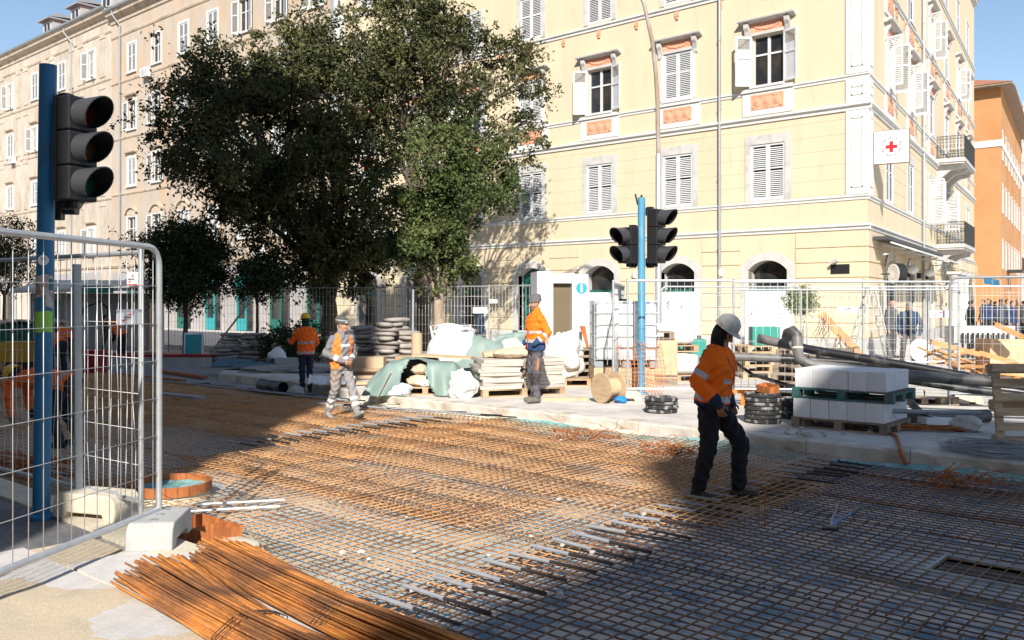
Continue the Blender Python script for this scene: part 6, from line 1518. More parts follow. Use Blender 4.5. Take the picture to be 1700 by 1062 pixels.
# ================================================================= in front of the house corner
lb_ = GD(1440, 25.0, PZ); t = thing('stepladder', 'tall aluminium stepladder standing open at the house corner', 'ladder', lb_, YAW)
def rung_frame(x0, x1, y, nm):
    for yy in (-y, y):
        b = MB(); b.bar((x0,yy,0),(x1,yy*.7,2.05),.03,.08,up=(0,1,0)); b.build('stile', mt['alu'], t)
    for k in range(7):
        f = (k+.6)/7.4; b = MB(); b.bar((x0+(x1-x0)*f,-y*(1-.3*f),2.05*f),(x0+(x1-x0)*f,y*(1-.3*f),2.05*f),.06,.03); b.build('rung', mt['alu'], t)
rung_frame(-.55,.05,.26,'a'); rung_frame(.62,.12,.26,'b')
b = MB(); b.box(-.02,.2,-.2,.2,2.02,2.08); b.build('top_step', mt['alu'], t)
pb = GD(1440, 24.5, PZ); pt = D(1362, 520, 25.2)
t = thing('leaning_plank', 'reddish plank leaning beside the clipped ball bush', 'plank', pb); b = MB(); b.bar((0,0,.02), pt-pb, .24, .05, up=(0,-1,.3)); b.build('board', mt['orange_board'], t)
b = MB(); rr = random.Random(8)
for k in range(16):
    p = (pt-pb)*rr.uniform(.3,.98)+Vector((0,-.05,-.03)); pts = [p]
    for j in range(4): pts.append(pts[-1]+Vector((rr.uniform(-.14,.1), rr.uniform(-.1,.1), -rr.uniform(.08,.24))))
    b.path(pts, [.012,.011,.01,.007,.004], 5)
b.build('roots', mt['bark_dark'], t)
# timber pile at the right
tp = GD(1610, 20.0, PZ); r = random.Random(15)
BDm = MB(); BDm.box(-.75,.75,-.09,.09,-.018,.018); BDm = BDm.mesh('timber_board'); BDm.materials.append(mt['orange_board'])
for k in range(46):
    q = tp+C2W(r.uniform(-1.0,1.6), r.uniform(-.6,.8)); z = PZ+.05+r.random()**1.6*.55
    o = link('timber_board', BDm, None, (q.x,q.y,z), (r.uniform(-.5,.5), r.uniform(-.35,.35), r.uniform(0,PI))); o.scale = (r.uniform(.35,1.15), r.uniform(.4,1.1), 1); tag(o, 'broken orange board in the timber heap at the right', 'board', 'boards in the timber heap')
for (u0,v0,u1,v1,d,w_,lb) in ((1545,567,1626,588,19.3,.30,'long split beam lying on the timber heap'),(1652,538,1700,560,19.2,.22,'broken beam leaning over the chipboard panel'),(1625,585,1690,604,19.0,.1,'thin batten at the foot of the timber heap')):
    a, c = D(u0,v0,d), D(u1,v1,d-.3); b = MB(); b.bar((0,0,0), c-a, w_, .10, up=(0,0,1)); tag(b.build('timber_beam', mt['orange_board'], loc=a), lb, 'beam')
cp = GD(1690, 19.6, PZ); b = MB(); b.box(-.62,.7,-.03,.03,0,.86); b.box(-.62,-.58,.03,.6,0,.86); tag(b.build('chipboard_panel', mt['plywood'], loc=cp, rot=YAW), 'upright chipboard panel in the timber heap', 'panel')
b = MB(); b.lathe([(.10,0),(.12,.2),(.125,.21)], 14); tag(b.build('bucket', mt['plastic_white'], loc=GD(1645,19.0,PZ+.12)), 'small white bucket in front of the timber heap', 'bucket')
# grey counter and cafe behind the heap
cb = GD(1626, 27.0, PZ); b = MB(); b.box(-.9,.9,-.3,.3,.45,.95); b.box(-.85,-.75,-.2,.2,0,.45); b.box(.75,.85,-.2,.2,0,.45); tag(b.build('counter', mt['stone_trim'], loc=cb, rot=YAW), 'grey counter in front of the crowd at the cafe', 'counter')
for k in range(10):
    b = MB(); b.box(-.03,.03,-.02,.02,0,.75); q = cb+C2W(-.7+.15*k,-.4); tag(b.build('rail_post', mt['black_iron'], loc=(q.x,q.y,PZ)), 'dark post of the low railing below the grey counter, %s from the left' % nth(k+1), 'post', 'posts of the low railing')
# ================================================================= people
def ell_loft(b, rings, n=16):         # rings: (centre, lateral, normal, rx, ry)
    vs = []; k = len(rings)
    for c, lx, ny, rx, ry in rings:
        for j in range(n):
            a = 2*PI*j/n; vs.append(c+lx*(rx*math.cos(a))+ny*(ry*math.sin(a)))
    fs = [(i*n+j, i*n+(j+1) % n, (i+1)*n+(j+1) % n, (i+1)*n+j) for i in range(k-1) for j in range(n)]
    fs += [tuple(range(n-1,-1,-1)), tuple((k-1)*n+j for j in range(n))]
    b.add(vs, fs)
def capsule(b, p, q, r0, r1, n=12):
    p, q = Vector(p), Vector(q); t = (q-p); L = t.length
    if L < 1e-6: return
    t.normalize(); pts = []; rs = []
    for a in (80,60,30,0): c = math.cos(math.radians(a)); s_ = math.sin(math.radians(a)); pts.append(p-t*r0*s_); rs.append(max(r0*c,.0015))
    for a in (0,30,60,80): c = math.cos(math.radians(a)); s_ = math.sin(math.radians(a)); pts.append(q+t*r1*s_); rs.append(max(r1*c,.0015))
    b.path(pts, rs, n)
DEF = dict(lean=0, hp=0, hy=0, LA=((-.235,-.03,1.13),(-.24,.06,.88)), RA=((.235,-.03,1.13),(.24,.06,.88)), LL=((-.10,.02,.50),(-.10,-.02,.09)), RL=((.10,.02,.50),(.10,-.02,.09)), hipz=.93, toeL=0, toeR=0, hL=None, hR=None)
def person(label, loc, phi, pose, st, vox=.011, scale=1.0, cat='person', kit=(), group=None):
    P = dict(DEF); P.update(pose); root = thing('person', label, cat, loc, camdir(phi), group)
    hz = P['hipz']; dz = hz-.93; ln = math.radians(P['lean']); Rl = Matrix.Rotation(-ln, 4, 'X'); piv = Vector((0,0,hz))
    up = lambda v: piv+(Rl @ (Vector(v)+Vector((0,0,dz))-piv))
    bulk = st.get('bulk', 1.0); b = MB(); prims = []
    lat = Vector((1,0,0))
    def spine(z): return up((0, -.01+.02*math.sin((z-.9)*3), z))
    fwd_l = (Rl.to_3x3() @ Vector((0,1,0)))
    def loft(rows, tagn):
        rg = [(up((0,y,z)), lat, fwd_l, rx, ry) for z, y, rx, ry in rows]; ell_loft(b, rg)
        for (z0,y0,a0,c0),(z1,y1,a1,c1) in zip(rows, rows[1:]): prims.append(('E', up((0,y0,z0)), up((0,y1,z1)), (a0,c0), (a1,c1), tagn, z0, z1))
    hem = st.get('hem', .84); B = bulk
    loft([(.80,0,.15,.105),(.86,0,.165,.115),(.95,0,.165,.115),(1.05,0,.15,.105)], 'trouser')
    loft([(hem,0,.178*B,.128*B),(hem+.03,0,.186*B,.134*B),(1.0,0,.180*B,.130*B),(1.10,.0,.180*B,.130*B),(1.22,.005,.196*B,.138*B),(1.34,.0,.205*B,.132*B),(1.41,-.01,.185*B,.112*B),(1.455,-.015,.125*B,.09*B),(1.50,-.01,.078,.075)], 'jacket')
    def cap(p, q, r0, r1, tagn, s0=0., s1=1.): capsule(b, p, q, r0, r1); prims.append(('C', Vector(p), Vector(q), r0, r1, tagn, s0, s1))
    fing = st.get('fingers', vox < .010)
    for sgn, A, key in ((-1,P['LA'],'hL'),(1,P['RA'],'hR')):
        sh = up((sgn*.172,-.005,1.395)); el = up(A[0]); wr = up(A[1])
        cap(sh, el, .068*B, .056*B, 'uarm'); cap(el, wr, .055*B, .043*B, 'farm')
        hd = P[key]; dirv = (wr-el).normalized() if hd is None else (Rl.to_3x3() @ Vector(hd)).normalized()
        if st.get('pocket') and key in st['pocket']: continue
        inn = Vector((-sgn,0,0)); nn = (inn-dirv*inn.dot(dirv)).normalized(); sd_ = dirv.cross(nn)
        if sd_.dot(fwd_l) < 0: sd_ = -sd_
        pc = wr+dirv*.055
        for o_ in (-.024,-.008,.008,.024): cap(wr+dirv*.012+sd_*o_*.7, wr+dirv*.088+sd_*o_, .0165, .0135, 'hand')
        if fing:
            for o_, L_ in ((-.029,.058),(-.010,.072),(.010,.076),(.029,.068)):
                k0 = wr+dirv*.090+sd_*o_; k1 = k0+(dirv*.85+nn*.5).normalized()*L_*.52; k2 = k1+(dirv*.35+nn*.93).normalized()*L_*.5
                cap(k0, k1, .0105, .0095, 'hand'); cap(k1, k2, .0095, .0080, 'hand')
            k0 = wr+dirv*.03+sd_*.030; k1 = k0+(dirv*.6+sd_*.65+nn*.3).normalized()*.045; k2 = k1+(dirv*.85+nn*.4).normalized()*.032
            cap(k0, k1, .0135, .0115, 'hand'); cap(k1, k2, .0115, .009, 'hand')
        else: cap(wr+dirv*.09, wr+dirv*.14+nn*.03, .030, .022, 'hand')
    for sgn, A, tl in ((-1,P['LL'],P['toeL']),(1,P['RL'],P['toeR'])):
        hp_ = Vector((sgn*.085,0,hz-.02)); kn, an = Vector(A[0]), Vector(A[1])
        cap(hp_, kn, .098*st.get('leg',1), .072*st.get('leg',1), 'thigh'); cap(kn, an+Vector((0,0,.03)), .071*st.get('leg',1), .060*st.get('leg',1), 'shin')
        fd = Vector((sgn*.15, 1, math.tan(math.radians(tl)))).normalized(); fu = Vector((0,0,1))
        he = an+Vector((0,0,-.045))-fd*.045; to = an+Vector((0,0,-.052))+fd*.165
        cap(he, to, .044, .036, 'shoe'); cap(he+fd*.05, to-fd*.01+Vector((sgn*.012,0,0)), .046, .038, 'shoe'); cap(an+Vector((0,0,.03)), an+Vector((0,0,-.04)), .050, .048, 'shoe')
    # head
    nk = up((0,-.015,1.47)); hc0 = up((0,.02,1.625))
    Rh = Matrix.Rotation(math.radians(P['hy']),4,'Z') @ Rl @ Matrix.Rotation(math.radians(-P['hp']),4,'X')
    Hm = Matrix.Translation(hc0) @ Rh; R3 = Rh.to_3x3()
    h = lambda x,y,z: Hm @ Vector((x,y,z))
    cap(nk, h(0,-.015,-.08), .060, .056, 'neck')
    def eb(c, r, tagn='head'): 
        b.ball((0,0,0), r, 14, 10, M=Matrix.Translation(h(*c)) @ Rh); prims.append(('B', h(*c), None, r, None, tagn, 0, 1))
    eb((0,-.012,.035),(.076,.094,.088)); eb((0,.015,-.02),(.069,.080,.085)); eb((0,.040,-.075),(.050,.050,.045)); eb((0,.062,-.095),(.024,.022,.020))
    capsule(b, h(0,.088,.005), h(0,.108,-.030), .010, .0135, 8); capsule(b, h(-.034,.068,.028), h(.034,.068,.028), .016, .016, 8); capsule(b, h(-.018,.078,-.066), h(.018,.078,-.066), .011, .011, 8)
    for s in (-1,1): capsule(b, h(s*.074,-.005,.015), h(s*.074,-.002,-.028), .014, .010, 8); capsule(b, h(s*.040,.060,-.025), h(s*.036,.058,-.035), .026, .022, 8)
    if st.get('hood'): b.ball((0,0,0), (.083,.096,.110), 14, 10, M=Matrix.Translation(h(0,-.022,-.015)) @ Rh); prims.append(('B', h(0,-.022,-.015), None, (.088,.100,.118), None, 'hoodc', 0, 1)); cap(nk+Vector((0,0,-.02)), h(0,-.02,-.06), .088, .086, 'hoodc')
    if st.get('collar', True): cap(up((0,-.018,1.455)), up((0,-.012,1.515)), .082, .078, 'collar')
    for e in st.get('extra', ()): cap(up(e[0]) if e[4] else Vector(e[0]), up(e[1]) if e[4] else Vector(e[1]), e[2], e[3], e[5])
    me = b.mesh('tmp'); to_ = bpy.data.objects.new('tmp', me); COL.objects.link(to_)
    rm = to_.modifiers.new('r','REMESH'); rm.mode = 'VOXEL'; rm.voxel_size = vox; rm.adaptivity = 0
    sm = to_.modifiers.new('s','SMOOTH'); sm.factor = .5; sm.iterations = 3 if vox < .010 else 2
    dg = bpy.context.evaluated_depsgraph_get(); me2 = bpy.data.meshes.new_from_object(to_.evaluated_get(dg)); bpy.data.objects.remove(to_); bpy.data.meshes.remove(me)
    nv = len(me2.vertices); V = np.empty(nv*3, np.float32); me2.vertices.foreach_get('co', V); V = V.reshape(-1,3).astype(float)
    N = np.empty(nv*3, np.float32); me2.vertices.foreach_get('normal', N); N = N.reshape(-1,3)
    best = np.full(nv, 9e9); tg = np.zeros(nv, int); tt = np.zeros(nv); names = []
    R3n = np.array(R3); hcn = np.array(hc0)
    for kind, p, q, r0, r1, tn, s0, s1 in prims:
        if tn not in names: names.append(tn)
        ti = names.index(tn); p_ = np.array(p)
        if kind == 'B': loc_ = (V-p_) @ R3n; e = np.linalg.norm(loc_/np.array(r0), axis=1); dist = (e-1)*min(r0); t = np.zeros(nv)
        else:
            q_ = np.array(q); ab = q_-p_; t = np.clip(((V-p_)@ab)/(ab@ab), 0, 1); rel = V-(p_+t[:,None]*ab)
            if kind == 'C': dist = np.linalg.norm(rel, axis=1)-(r0+(r1-r0)*t)
            else:
                rx = r0[0]+(r1[0]-r0[0])*t; ry = r0[1]+(r1[1]-r0[1])*t; fl = np.array(fwd_l); axn = ab/np.linalg.norm(ab)
                lx = rel[:,0]; ly = rel@fl; la = rel@axn; dist = np.sqrt(((np.sqrt((lx/rx)**2+(ly/ry)**2)-1)*np.minimum(rx,ry))**2*np.sign(1)+la**2)*np.where((lx/rx)**2+(ly/ry)**2 < 1, -1, 1)
                dist = np.where((np.abs(la) > .001) & (dist < 0), np.abs(la), dist)
            t = s0+(s1-s0)*t
        m_ = dist < best; best[m_] = dist[m_]; tg[m_] = ti; tt[m_] = t[m_]
    Hl = (V-hcn) @ R3n
    is_ = lambda n_: (tg == names.index(n_)) if n_ in names else np.zeros(nv, bool)
    Cc = np.zeros((nv,3)); sk = np.array(st.get('skin',(.46,.26,.17)))
    Cc[:] = sk
    jk, tr = np.array(st['jacket']), np.array(st['trouser'])
    for n_ in ('jacket','uarm','farm','collar'): Cc[is_(n_)] = jk
    if 'sleeve' in st:
        for n_ in ('uarm','farm'): Cc[is_(n_)] = st['sleeve']
    if 'collarc' in st: Cc[is_('collar')] = st['collarc']
    for n_ in ('trouser','thigh','shin'): Cc[is_(n_)] = tr
    if 'lowj' in st: c_, z_ = st['lowj']; Cc[is_('jacket') & (tt < z_)] = c_
    for n_, a, c, col in st.get('bands', ()): Cc[is_(n_) & (tt > a) & (tt < c)] = col
    Cc[is_('shoe')] = st.get('shoe',(.05,.045,.04))
    for f in st.get('paint', ()): f(Cc, V, Hl, tt, is_)
    if 'glove' in st: Cc[is_('hand')] = st['glove']
    hm_ = is_('head') | is_('neck'); fx, fy, fz = Hl[:,0], Hl[:,1], Hl[:,2]
    for s in (-1,1):
        e = hm_ & (((fx-s*.031)/.015)**2+((fz-.003)/.0075)**2 < 1) & (fy > .05); Cc[e] = (.05,.035,.03)
        e = hm_ & (((fx-s*.033)/.022)**2+((fz-.026)/.006)**2 < 1) & (fy > .05); Cc[e] = (.05,.035,.03)
    e = hm_ & ((fx/.024)**2+((fz+.066)/.006)**2 < 1) & (fy > .05); Cc[e] = sk*np.array([.75,.45,.45])
    if st.get('beard'): e = hm_ & (fz < -.045) & (fy > .02); Cc[e] = Cc[e]*.45+np.array([.02,.016,.014]); e = hm_ & (np.abs(fz+.05) < .008) & (np.abs(fx) < .03) & (fy > .06); Cc[e] = (.03,.022,.018)
    if 'hoodcol' in st:
        e = (is_('head') | is_('hoodc') | is_('neck')) & ~((fy > .035) & (np.abs(fx) < .056) & (fz < .055) & (fz > -.105)); Cc[e] = st['hoodcol']; Cc[is_('hoodc') & ~((fy > .05) & (np.abs(fx) < .05))] = st['hoodcol']
    # cloth relief
    cl = is_('jacket') | is_('uarm') | is_('farm') | is_('trouser') | is_('thigh') | is_('shin')
    sN = hash(label) % 17 if False else len(label) % 17
    w1 = np.sin(V[:,2]*38+4*np.sin(V[:,0]*19+sN)+3*np.sin(V[:,1]*17))+.8*np.sin(V[:,2]*63+V[:,0]*41+3*np.sin(V[:,1]*23+sN))+.6*np.sin(V[:,0]*55-V[:,1]*47+V[:,2]*21)
    V = V+N*(w1*.0058*cl*st.get('fold',1))[:,None]
    me2.vertices.foreach_set('co', (V*1.0).astype(np.float32).ravel())
    at = me2.color_attributes.new('col','FLOAT_COLOR','POINT'); at.data.foreach_set('color', np.concatenate([Cc, np.ones((nv,1))], 1).astype(np.float32).ravel())
    me2.materials.clear(); me2.materials.append(mt['person_cloth']); me2.name = 'body'; me2.shade_smooth(); me2.update()
    link('body', me2, root); root.scale = (scale,)*3
    for kd in kit:
        if kd in ('helmet_white','helmet_yellow'):
            b = MB(); prof = [(.118,.0),(.116,.012),(.113,.04),(.104,.085),(.085,.115),(.055,.135),(.02,.143),(.001,.144)]
            b.lathe(prof, 28, capb=False, capt=False); b.v = [(x, y*1.16, z) for x,y,z in b.v]
            n = 28; vs = []
            for j in range(n):
                a = 2*PI*j/n; f = max(0,math.sin(a)); vs += [(.116*math.cos(a), .135*math.sin(a), .004), ((.124+.0*f)*math.cos(a), (.143+.05*f**2)*math.sin(a), -.008-.012*f**2)]
            b.add(vs, [(2*j,(2*j+2) % (2*n),(2*j+3) % (2*n),2*j+1) for j in range(n)])
            for x in (-.03,0,.03): b.path([(x, 1.16*.112*math.sin(t)*.97, .03+.115*math.cos(t)) for t in [-1.2+2.4*i/10 for i in range(11)]], .006, 5)
            o = b.build('helmet', mt[kd], root, smooth=True, ang=45); o.matrix_local = Hm @ Matrix.Translation((0,-.012,.052)) @ Matrix.Rotation(math.radians(4),4,'X') @ Matrix.Scale(.90,4); so_ = o.modifiers.new('s','SOLIDIFY'); so_.thickness = .004
        if kd in ('beanie','beanie_stripe'):
            b = MB(); b.lathe([(.092,.0),(.095,.02),(.094,.045),(.089,.048),(.088,.07),(.076,.105),(.052,.128),(.02,.138),(.001,.139)], 26, capb=False, capt=False); b.v = [(x, y*1.22-.016*max(0,z/.14)*2, z+.03*(-y)*.9) for x,y,z in b.v]
            o = b.build('beanie', mt['knit_grey' if kd == 'beanie' else 'knit_stripe'], root, smooth=True, ang=60); o.matrix_local = Hm @ Matrix.Translation((0,-.014,.028))
            if kd == 'beanie_stripe':
                b = MB(); b.lathe([(.0905,.052),(.089,.068)], 26, capb=False, capt=False); b.v = [(x*1.01, y*1.225-.016*(z/.14)*2, z+.03*(-y)*.9) for x,y,z in b.v]; o2 = b.build('beanie_band', mt['concrete'], root, smooth=True); o2.matrix_local = Hm @ Matrix.Translation((0,-.014,.028))
                b = MB(); b.box(-.02,.02,.112,.118,.02,.042); o3 = b.build('beanie_badge', mt['print_white'], root); o3.matrix_local = Hm @ Matrix.Translation((0,-.014,.028)) @ Matrix.Rotation(-.5,4,'Z')
        if kd in ('hair_dark','hair_grey'):
            b = MB(); b.ball((0,0,0), (.083,.104,.092), 18, 12); rr = random.Random(3); b.v = [(x+rr.uniform(-.003,.003), y+rr.uniform(-.003,.003), z) for x,y,z in b.v if True]
            keep = [f for f in b.f if not (sum(b.v[i][1] for i in f)/4 > .045 and sum(b.v[i][2] for i in f)/4 < .045) and sum(b.v[i][2] for i in f)/4 > -.055]; b.f = keep; b.m = [0]*len(keep)
            o = b.build('hair', mt[kd], root, smooth=True, ang=80); o.matrix_local = Hm @ Matrix.Translation((0,-.014,.034))
    root['hm'] = 0; del root['hm']
    return root
OR, ORF = (.90,.155,.008), (.88,.19,.015)
GREYB = (.48,.48,.48); NAVY = (.018,.028,.06); SLATE = (.115,.105,.12)
def reartone(Cc, V, Hl, tt, is_):  # upper back of the jacket gets browner and darker towards the shoulders
    m_ = is_('jacket') & (V[:,2] > 1.33) & (V[:,1] < .03); k = np.clip((V[m_,2]-1.33)*9, 0, .6)[:,None]; Cc[m_] = Cc[m_]*(1-k)+np.array([.14,.07,.02])*k
def zipper(x0, col, z0=.8, z1=1.5, wd=.010):
    def f(Cc, V, Hl, tt, is_): Cc[is_('jacket') & (np.abs(V[:,0]-x0) < wd) & (V[:,1] > .03) & (V[:,2] > z0) & (V[:,2] < z1)] = col
    return f
def patch(tagn, cond, col):
    def f(Cc, V, Hl, tt, is_): Cc[is_(tagn) & cond(V, tt)] = col
    return f
# worker in front, white helmet
person('worker in orange jacket, black trousers and white helmet stepping across the rebar', G(1182,826,.075), -30,
    dict(lean=9, hp=30, hy=-8, RA=((.265,-.10,1.13),(.235,.13,.965)), LA=((-.25,-.02,1.12),(-.22,.12,.93)), hR=(-.10,.45,-.9), hL=(.1,.5,-.8), RL=((.105,.0,.50),(.11,-.10,.085)), LL=((-.105,.25,.545),(-.10,.23,.10)), hipz=.93, toeR=-3, toeL=0),
    dict(jacket=OR, trouser=(.014,.014,.017), hem=.90, bulk=1.24, leg=1.16, lowj=(NAVY,.945), bands=(('jacket',.96,1.02,GREYB),('uarm',.62,.80,GREYB),('farm',.72,1.01,NAVY)), shoe=(.055,.045,.035), hood=True, hoodcol=(.010,.010,.011), glove=(.30,.14,.07), skin=(.40,.215,.14), fingers=True,
        paint=(reartone, zipper(0,(.03,.03,.035)), patch('jacket', lambda V,t: (V[:,1]>.05)&(np.abs(V[:,0]-.10)<.05)&(V[:,2]>1.12)&(V[:,2]<1.17), GREYB), patch('jacket', lambda V,t: (V[:,1]>.05)&(np.abs(V[:,0]-.09-.5*(V[:,2]-1.3))<.008)&(V[:,2]>1.25)&(V[:,2]<1.36), (.02,.02,.02)))),
    vox=.0068, kit=('helmet_white',), scale=.955)
# standing worker, grey beanie
person('worker in orange and navy jacket with grey beanie standing on the kerb', G(889,667,.235), -158,
    dict(hp=4, hy=14, RA=((.285,-.10,1.14),(.205,.10,.975)), LA=((-.285,-.10,1.14),(-.205,.10,.975)), RL=((.085,.02,.50),(.09,-.03,.09)), LL=((-.085,.03,.50),(-.09,.02,.09))),
    dict(jacket=ORF, trouser=SLATE, hem=.86, bulk=1.13, leg=1.06, lowj=((.03,.07,.16),.985), bands=(('jacket',.985,1.04,(.52,.50,.50)),('jacket',1.14,1.185,(.52,.50,.50)),('farm',.10,.28,(.52,.50,.50)),('farm',.52,.66,(.52,.50,.50)),('farm',.66,1.01,(.03,.07,.16)),('shin',.0,.55,(.055,.05,.055)),('thigh',.0,.22,(.05,.045,.05))), shoe=(.16,.14,.12), beard=True, skin=(.42,.23,.15), collarc=ORF, pocket=('hL','hR'),
        paint=(zipper(0,(.75,.06,.03)), patch('thigh', lambda V,t: (t>.45)&(t<.9)&(np.abs(V[:,1]-.03)<.016)&(np.abs(V[:,0])>.14), (.8,.2,.03)), patch('uarm', lambda V,t: (t>.3)&(t<.6)&(V[:,1]>.03)&(np.abs(V[:,0])>.2), (.65,.03,.03)))),
    vox=.0085, kit=('beanie',))
# walking worker, grey overalls and vest
VEST = (.85,.22,.04); GR = (.20,.195,.205)
def vest(Cc, V, Hl, tt, is_):
    j = is_('jacket'); Cc[j & (np.abs(V[:,0]) > .085) & (np.abs(V[:,0]) < .20) & (V[:,2] > .86)] = VEST; Cc[j & (V[:,1] < -.03)] = VEST
    Cc[j & (V[:,2] > 1.02) & (V[:,2] < 1.075)] = (.62,.62,.60); Cc[j & (V[:,2] > 1.24) & (V[:,2] < 1.28) & (np.abs(V[:,0]) < .09)] = (.62,.62,.60)
    m_ = (is_('thigh') | is_('trouser')) & (V[:,0] > .05); k = np.clip(1-np.abs(V[m_,2]-.72)*4,0,1)[:,None]*.4; Cc[m_] = Cc[m_]*(1-k)+np.array([.36,.22,.12])*k
person('walking worker in grey overalls, orange vest and striped grey beanie', G(566,694,.085), -48,
    dict(lean=3, hp=2, hy=38, RA=((.27,-.06,1.13),(.075,.20,1.02)), LA=((-.27,-.03,1.13),(-.06,.20,1.02)), hR=(-.6,.6,-.25), hL=(.6,.6,-.2), RL=((.11,-.02,.50),(.12,-.22,.10)), LL=((-.095,.20,.53),(-.09,.36,.13)), toeL=22, toeR=-14, hipz=.91),
    dict(jacket=GR, trouser=(.26,.245,.24), hem=.86, bulk=1.06, leg=1.05, bands=(('shin',.40,.54,(.66,.66,.64)),('shin',.66,.80,(.66,.66,.64)),('farm',.50,.72,(.66,.66,.64))), shoe=(.28,.27,.25), skin=(.46,.25,.16), collarc=GR, paint=(vest,), fingers=True),
    vox=.0085, kit=('beanie_stripe',), scale=.90)
# worker seen from behind, yellow helmet
person('worker seen from behind in orange jacket, navy trousers and yellow helmet', G(508,651,.06), 118,
    dict(hp=8, hy=8, lean=4, LA=((-.29,.10,1.15),(-.30,.36,1.20)), RA=((.26,.03,1.13),(.18,.20,1.0)), RL=((.09,.02,.5),(.09,0,.09)), LL=((-.085,.01,.5),(-.09,-.03,.09))),
    dict(jacket=(.82,.13,.015), trouser=(.022,.026,.05), hem=.86, bulk=1.10, bands=(('jacket',.87,.925,(.34,.34,.35)),('jacket',1.10,1.145,(.34,.34,.35)),('farm',.05,.22,(.34,.34,.35)),('farm',.75,1.01,NAVY)), shoe=(.03,.025,.025), hood=True, hoodcol=(.012,.035,.03), skin=(.42,.23,.15),
        paint=(patch('thigh', lambda V,t: (t<.45)&(np.abs(V[:,1])<.02)&(V[:,0]>.12), (.7,.1,.02)),)),
    vox=.0095, kit=('helmet_yellow',), scale=.89)
# bent workers on the left
person('worker with yellow helmet bending over the rebar behind the near blue pole', G(112,742,.07), 172,
    dict(lean=82, hp=-15, RA=((.2,.10,1.62),(.2,.42,1.55)), LA=((-.2,.12,1.6),(-.2,.45,1.5)), hR=(0,.3,-.2), RL=((.13,.12,.46),(.13,-.05,.09)), LL=((-.13,.14,.46),(-.13,.02,.09)), hipz=.80),
    dict(jacket=(.82,.13,.015), trouser=(.03,.03,.04), hem=.87, bulk=1.1, bands=(('jacket',.90,.96,(.3,.3,.31)),), shoe=(.03,.03,.03), hoodcol=(.02,.02,.02), glove=(.03,.03,.03)), vox=.011, kit=('helmet_yellow',))
person('bent worker in orange vest beside the dark red box', G(100,625,.06), 150,
    dict(lean=70, hp=-10, RA=((.2,.10,1.55),(.2,.35,1.5)), LA=((-.2,.12,1.55),(-.2,.35,1.5)), RL=((.13,.12,.46),(.13,-.05,.09)), LL=((-.13,.14,.46),(-.13,.02,.09)), hipz=.80),
    dict(jacket=(.82,.14,.02), trouser=(.03,.03,.035), sleeve=(.03,.03,.035), hem=.87, bulk=1.1, bands=(('jacket',1.05,1.10,(.35,.35,.35)),('jacket',1.25,1.30,(.35,.35,.35)))), vox=.014, kit=('hair_dark',))
person('second bent worker in orange vest at the left behind the first one', G(112,618,.06), 130,
    dict(lean=62, RL=((.13,.12,.46),(.13,-.05,.09)), LL=((-.13,.14,.46),(-.13,.02,.09)), hipz=.84),
    dict(jacket=(.82,.14,.02), trouser=(.03,.03,.035), sleeve=(.03,.03,.035), hem=.87, bands=(('jacket',1.05,1.10,(.35,.35,.35)),)), vox=.014, kit=('hair_dark',))
person('dark haired worker in orange vest stooping in front of the black hose', G(202,606,.06), 165,
    dict(lean=48, hp=10, RA=((.2,.22,1.25),(.2,.42,1.15)), LA=((-.2,.22,1.25),(-.2,.42,1.15)), hipz=.88),
    dict(jacket=(.82,.14,.02), trouser=(.03,.03,.035), sleeve=(.03,.03,.035), hem=.87, bulk=1.08, bands=(('jacket',1.0,1.05,(.35,.35,.35)),('jacket',1.2,1.25,(.35,.35,.35)))), vox=.014, kit=('hair_dark',))
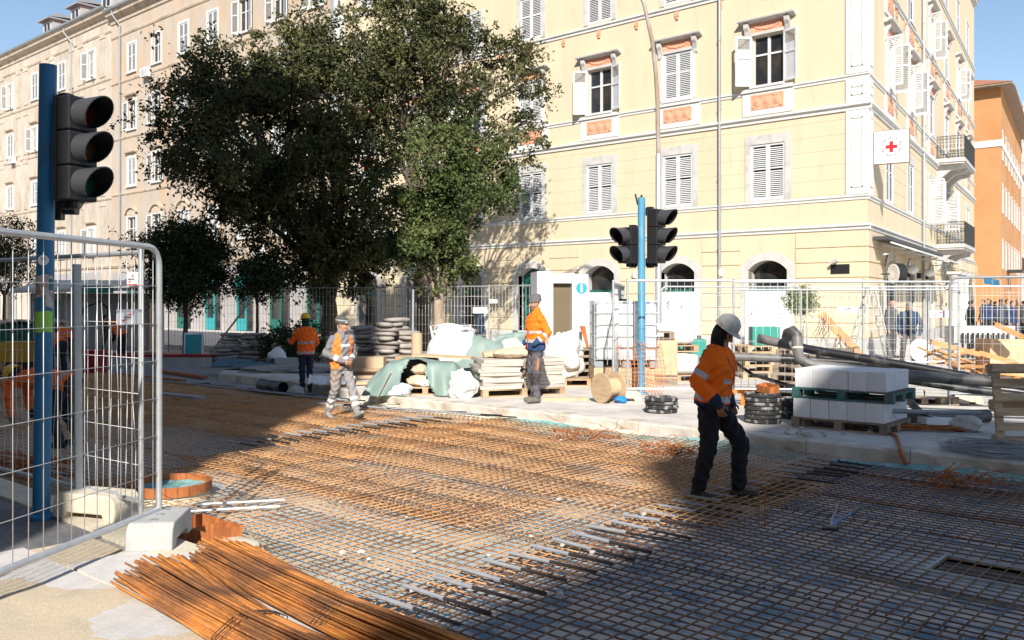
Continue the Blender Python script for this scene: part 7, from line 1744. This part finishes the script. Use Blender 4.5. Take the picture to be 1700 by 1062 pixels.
# passers-by
person('passer-by in dark blue coat walking behind the fence beside the tree trunk', GD(797,27.5,.22), 175, dict(lean=3, RL=((.1,.15,.5),(.1,.1,.1)), LL=((-.1,-.02,.5),(-.1,-.22,.1))),
    dict(jacket=(.02,.04,.075), trouser=(.025,.04,.075), hem=.75, hoodcol=(.01,.01,.012), hood=True), vox=.015, kit=())
p = GD(1508,24.0,.22)
person('grey haired man in a blue jacket stooping over a white disc', p, -110, dict(lean=20, hp=30, hy=20, RA=((.27,.0,1.12),(.22,.14,.92)), LA=((-.30,.02,1.12),(-.26,.20,.90)), RL=((.13,.10,.48),(.16,-.02,.09)), LL=((-.12,.06,.5),(-.12,-.02,.09)), hipz=.90),
    dict(jacket=(.045,.075,.13), trouser=(.10,.10,.11), hem=.86, bulk=1.12, skin=(.48,.28,.2), paint=(patch('jacket', lambda V,t: (np.abs(V[:,0])<.05)&(V[:,1]>.03), (.012,.012,.015)),)), vox=.011, kit=('hair_grey',))
q = p+C2W(.12,-.42); t = thing('white_disc', 'round white plate held by the stooping man in the blue jacket', 'plate', (q.x,q.y,.62), YAW+.2)
b = MB(); b.lathe([(.30,-.015),(.305,0),(.30,.015)], 36, M=Matrix.Rotation(PI/2-.12,4,'X')); b.build('plate', mt['print_white'], t, smooth=True)
b = MB(); b.bar((-.2,-.02,-.16),(.24,-.02,-.05),.02,.02); b.build('rim_bar', mt['galvanised'], t)
person('man in dark grey clothes at the green doorpost of the corner house', GD(1480,26.8,.22), -60, dict(hy=-20), dict(jacket=(.09,.09,.095), trouser=(.08,.08,.085), hem=.84, skin=(.48,.28,.2)), vox=.014, kit=('hair_dark',))
rc = random.Random(5)
cj = [(.02,.022,.025),(.03,.05,.11),(.09,.085,.08),(.015,.015,.017),(.05,.06,.08),(.25,.22,.2),(.02,.04,.10),(.10,.05,.03),(.03,.03,.03),(.12,.12,.13)]
cl_ = ['passer-by in black at the left end of the cafe crowd','person with a dark blue coat in the cafe crowd','person in a grey coat in the middle of the cafe crowd','tall person in black among the cafe crowd','person in slate jacket in the cafe crowd','person in a pale coat in the cafe crowd','person with a blue jacket near the right of the cafe crowd','person in a brown coat in the cafe crowd','person in dark jacket at the back of the cafe crowd','person in a grey jacket at the right edge']
for k, (u, d) in enumerate(((1612,30),(1640,40),(1632,43),(1652,42),(1662,38),(1672,41),(1680,36),(1690,40),(1645,46),(1700,37))):
    person(cl_[k], GD(u,d,.22), rc.choice((-90,-60,-120,90,0,180)), dict(), dict(jacket=cj[k], trouser=(.04,.04,.05), hem=.82), vox=.02, kit=('hair_grey' if k == 7 else 'hair_dark',), scale=rc.uniform(.96,1.04), group='crowd at the cafe')
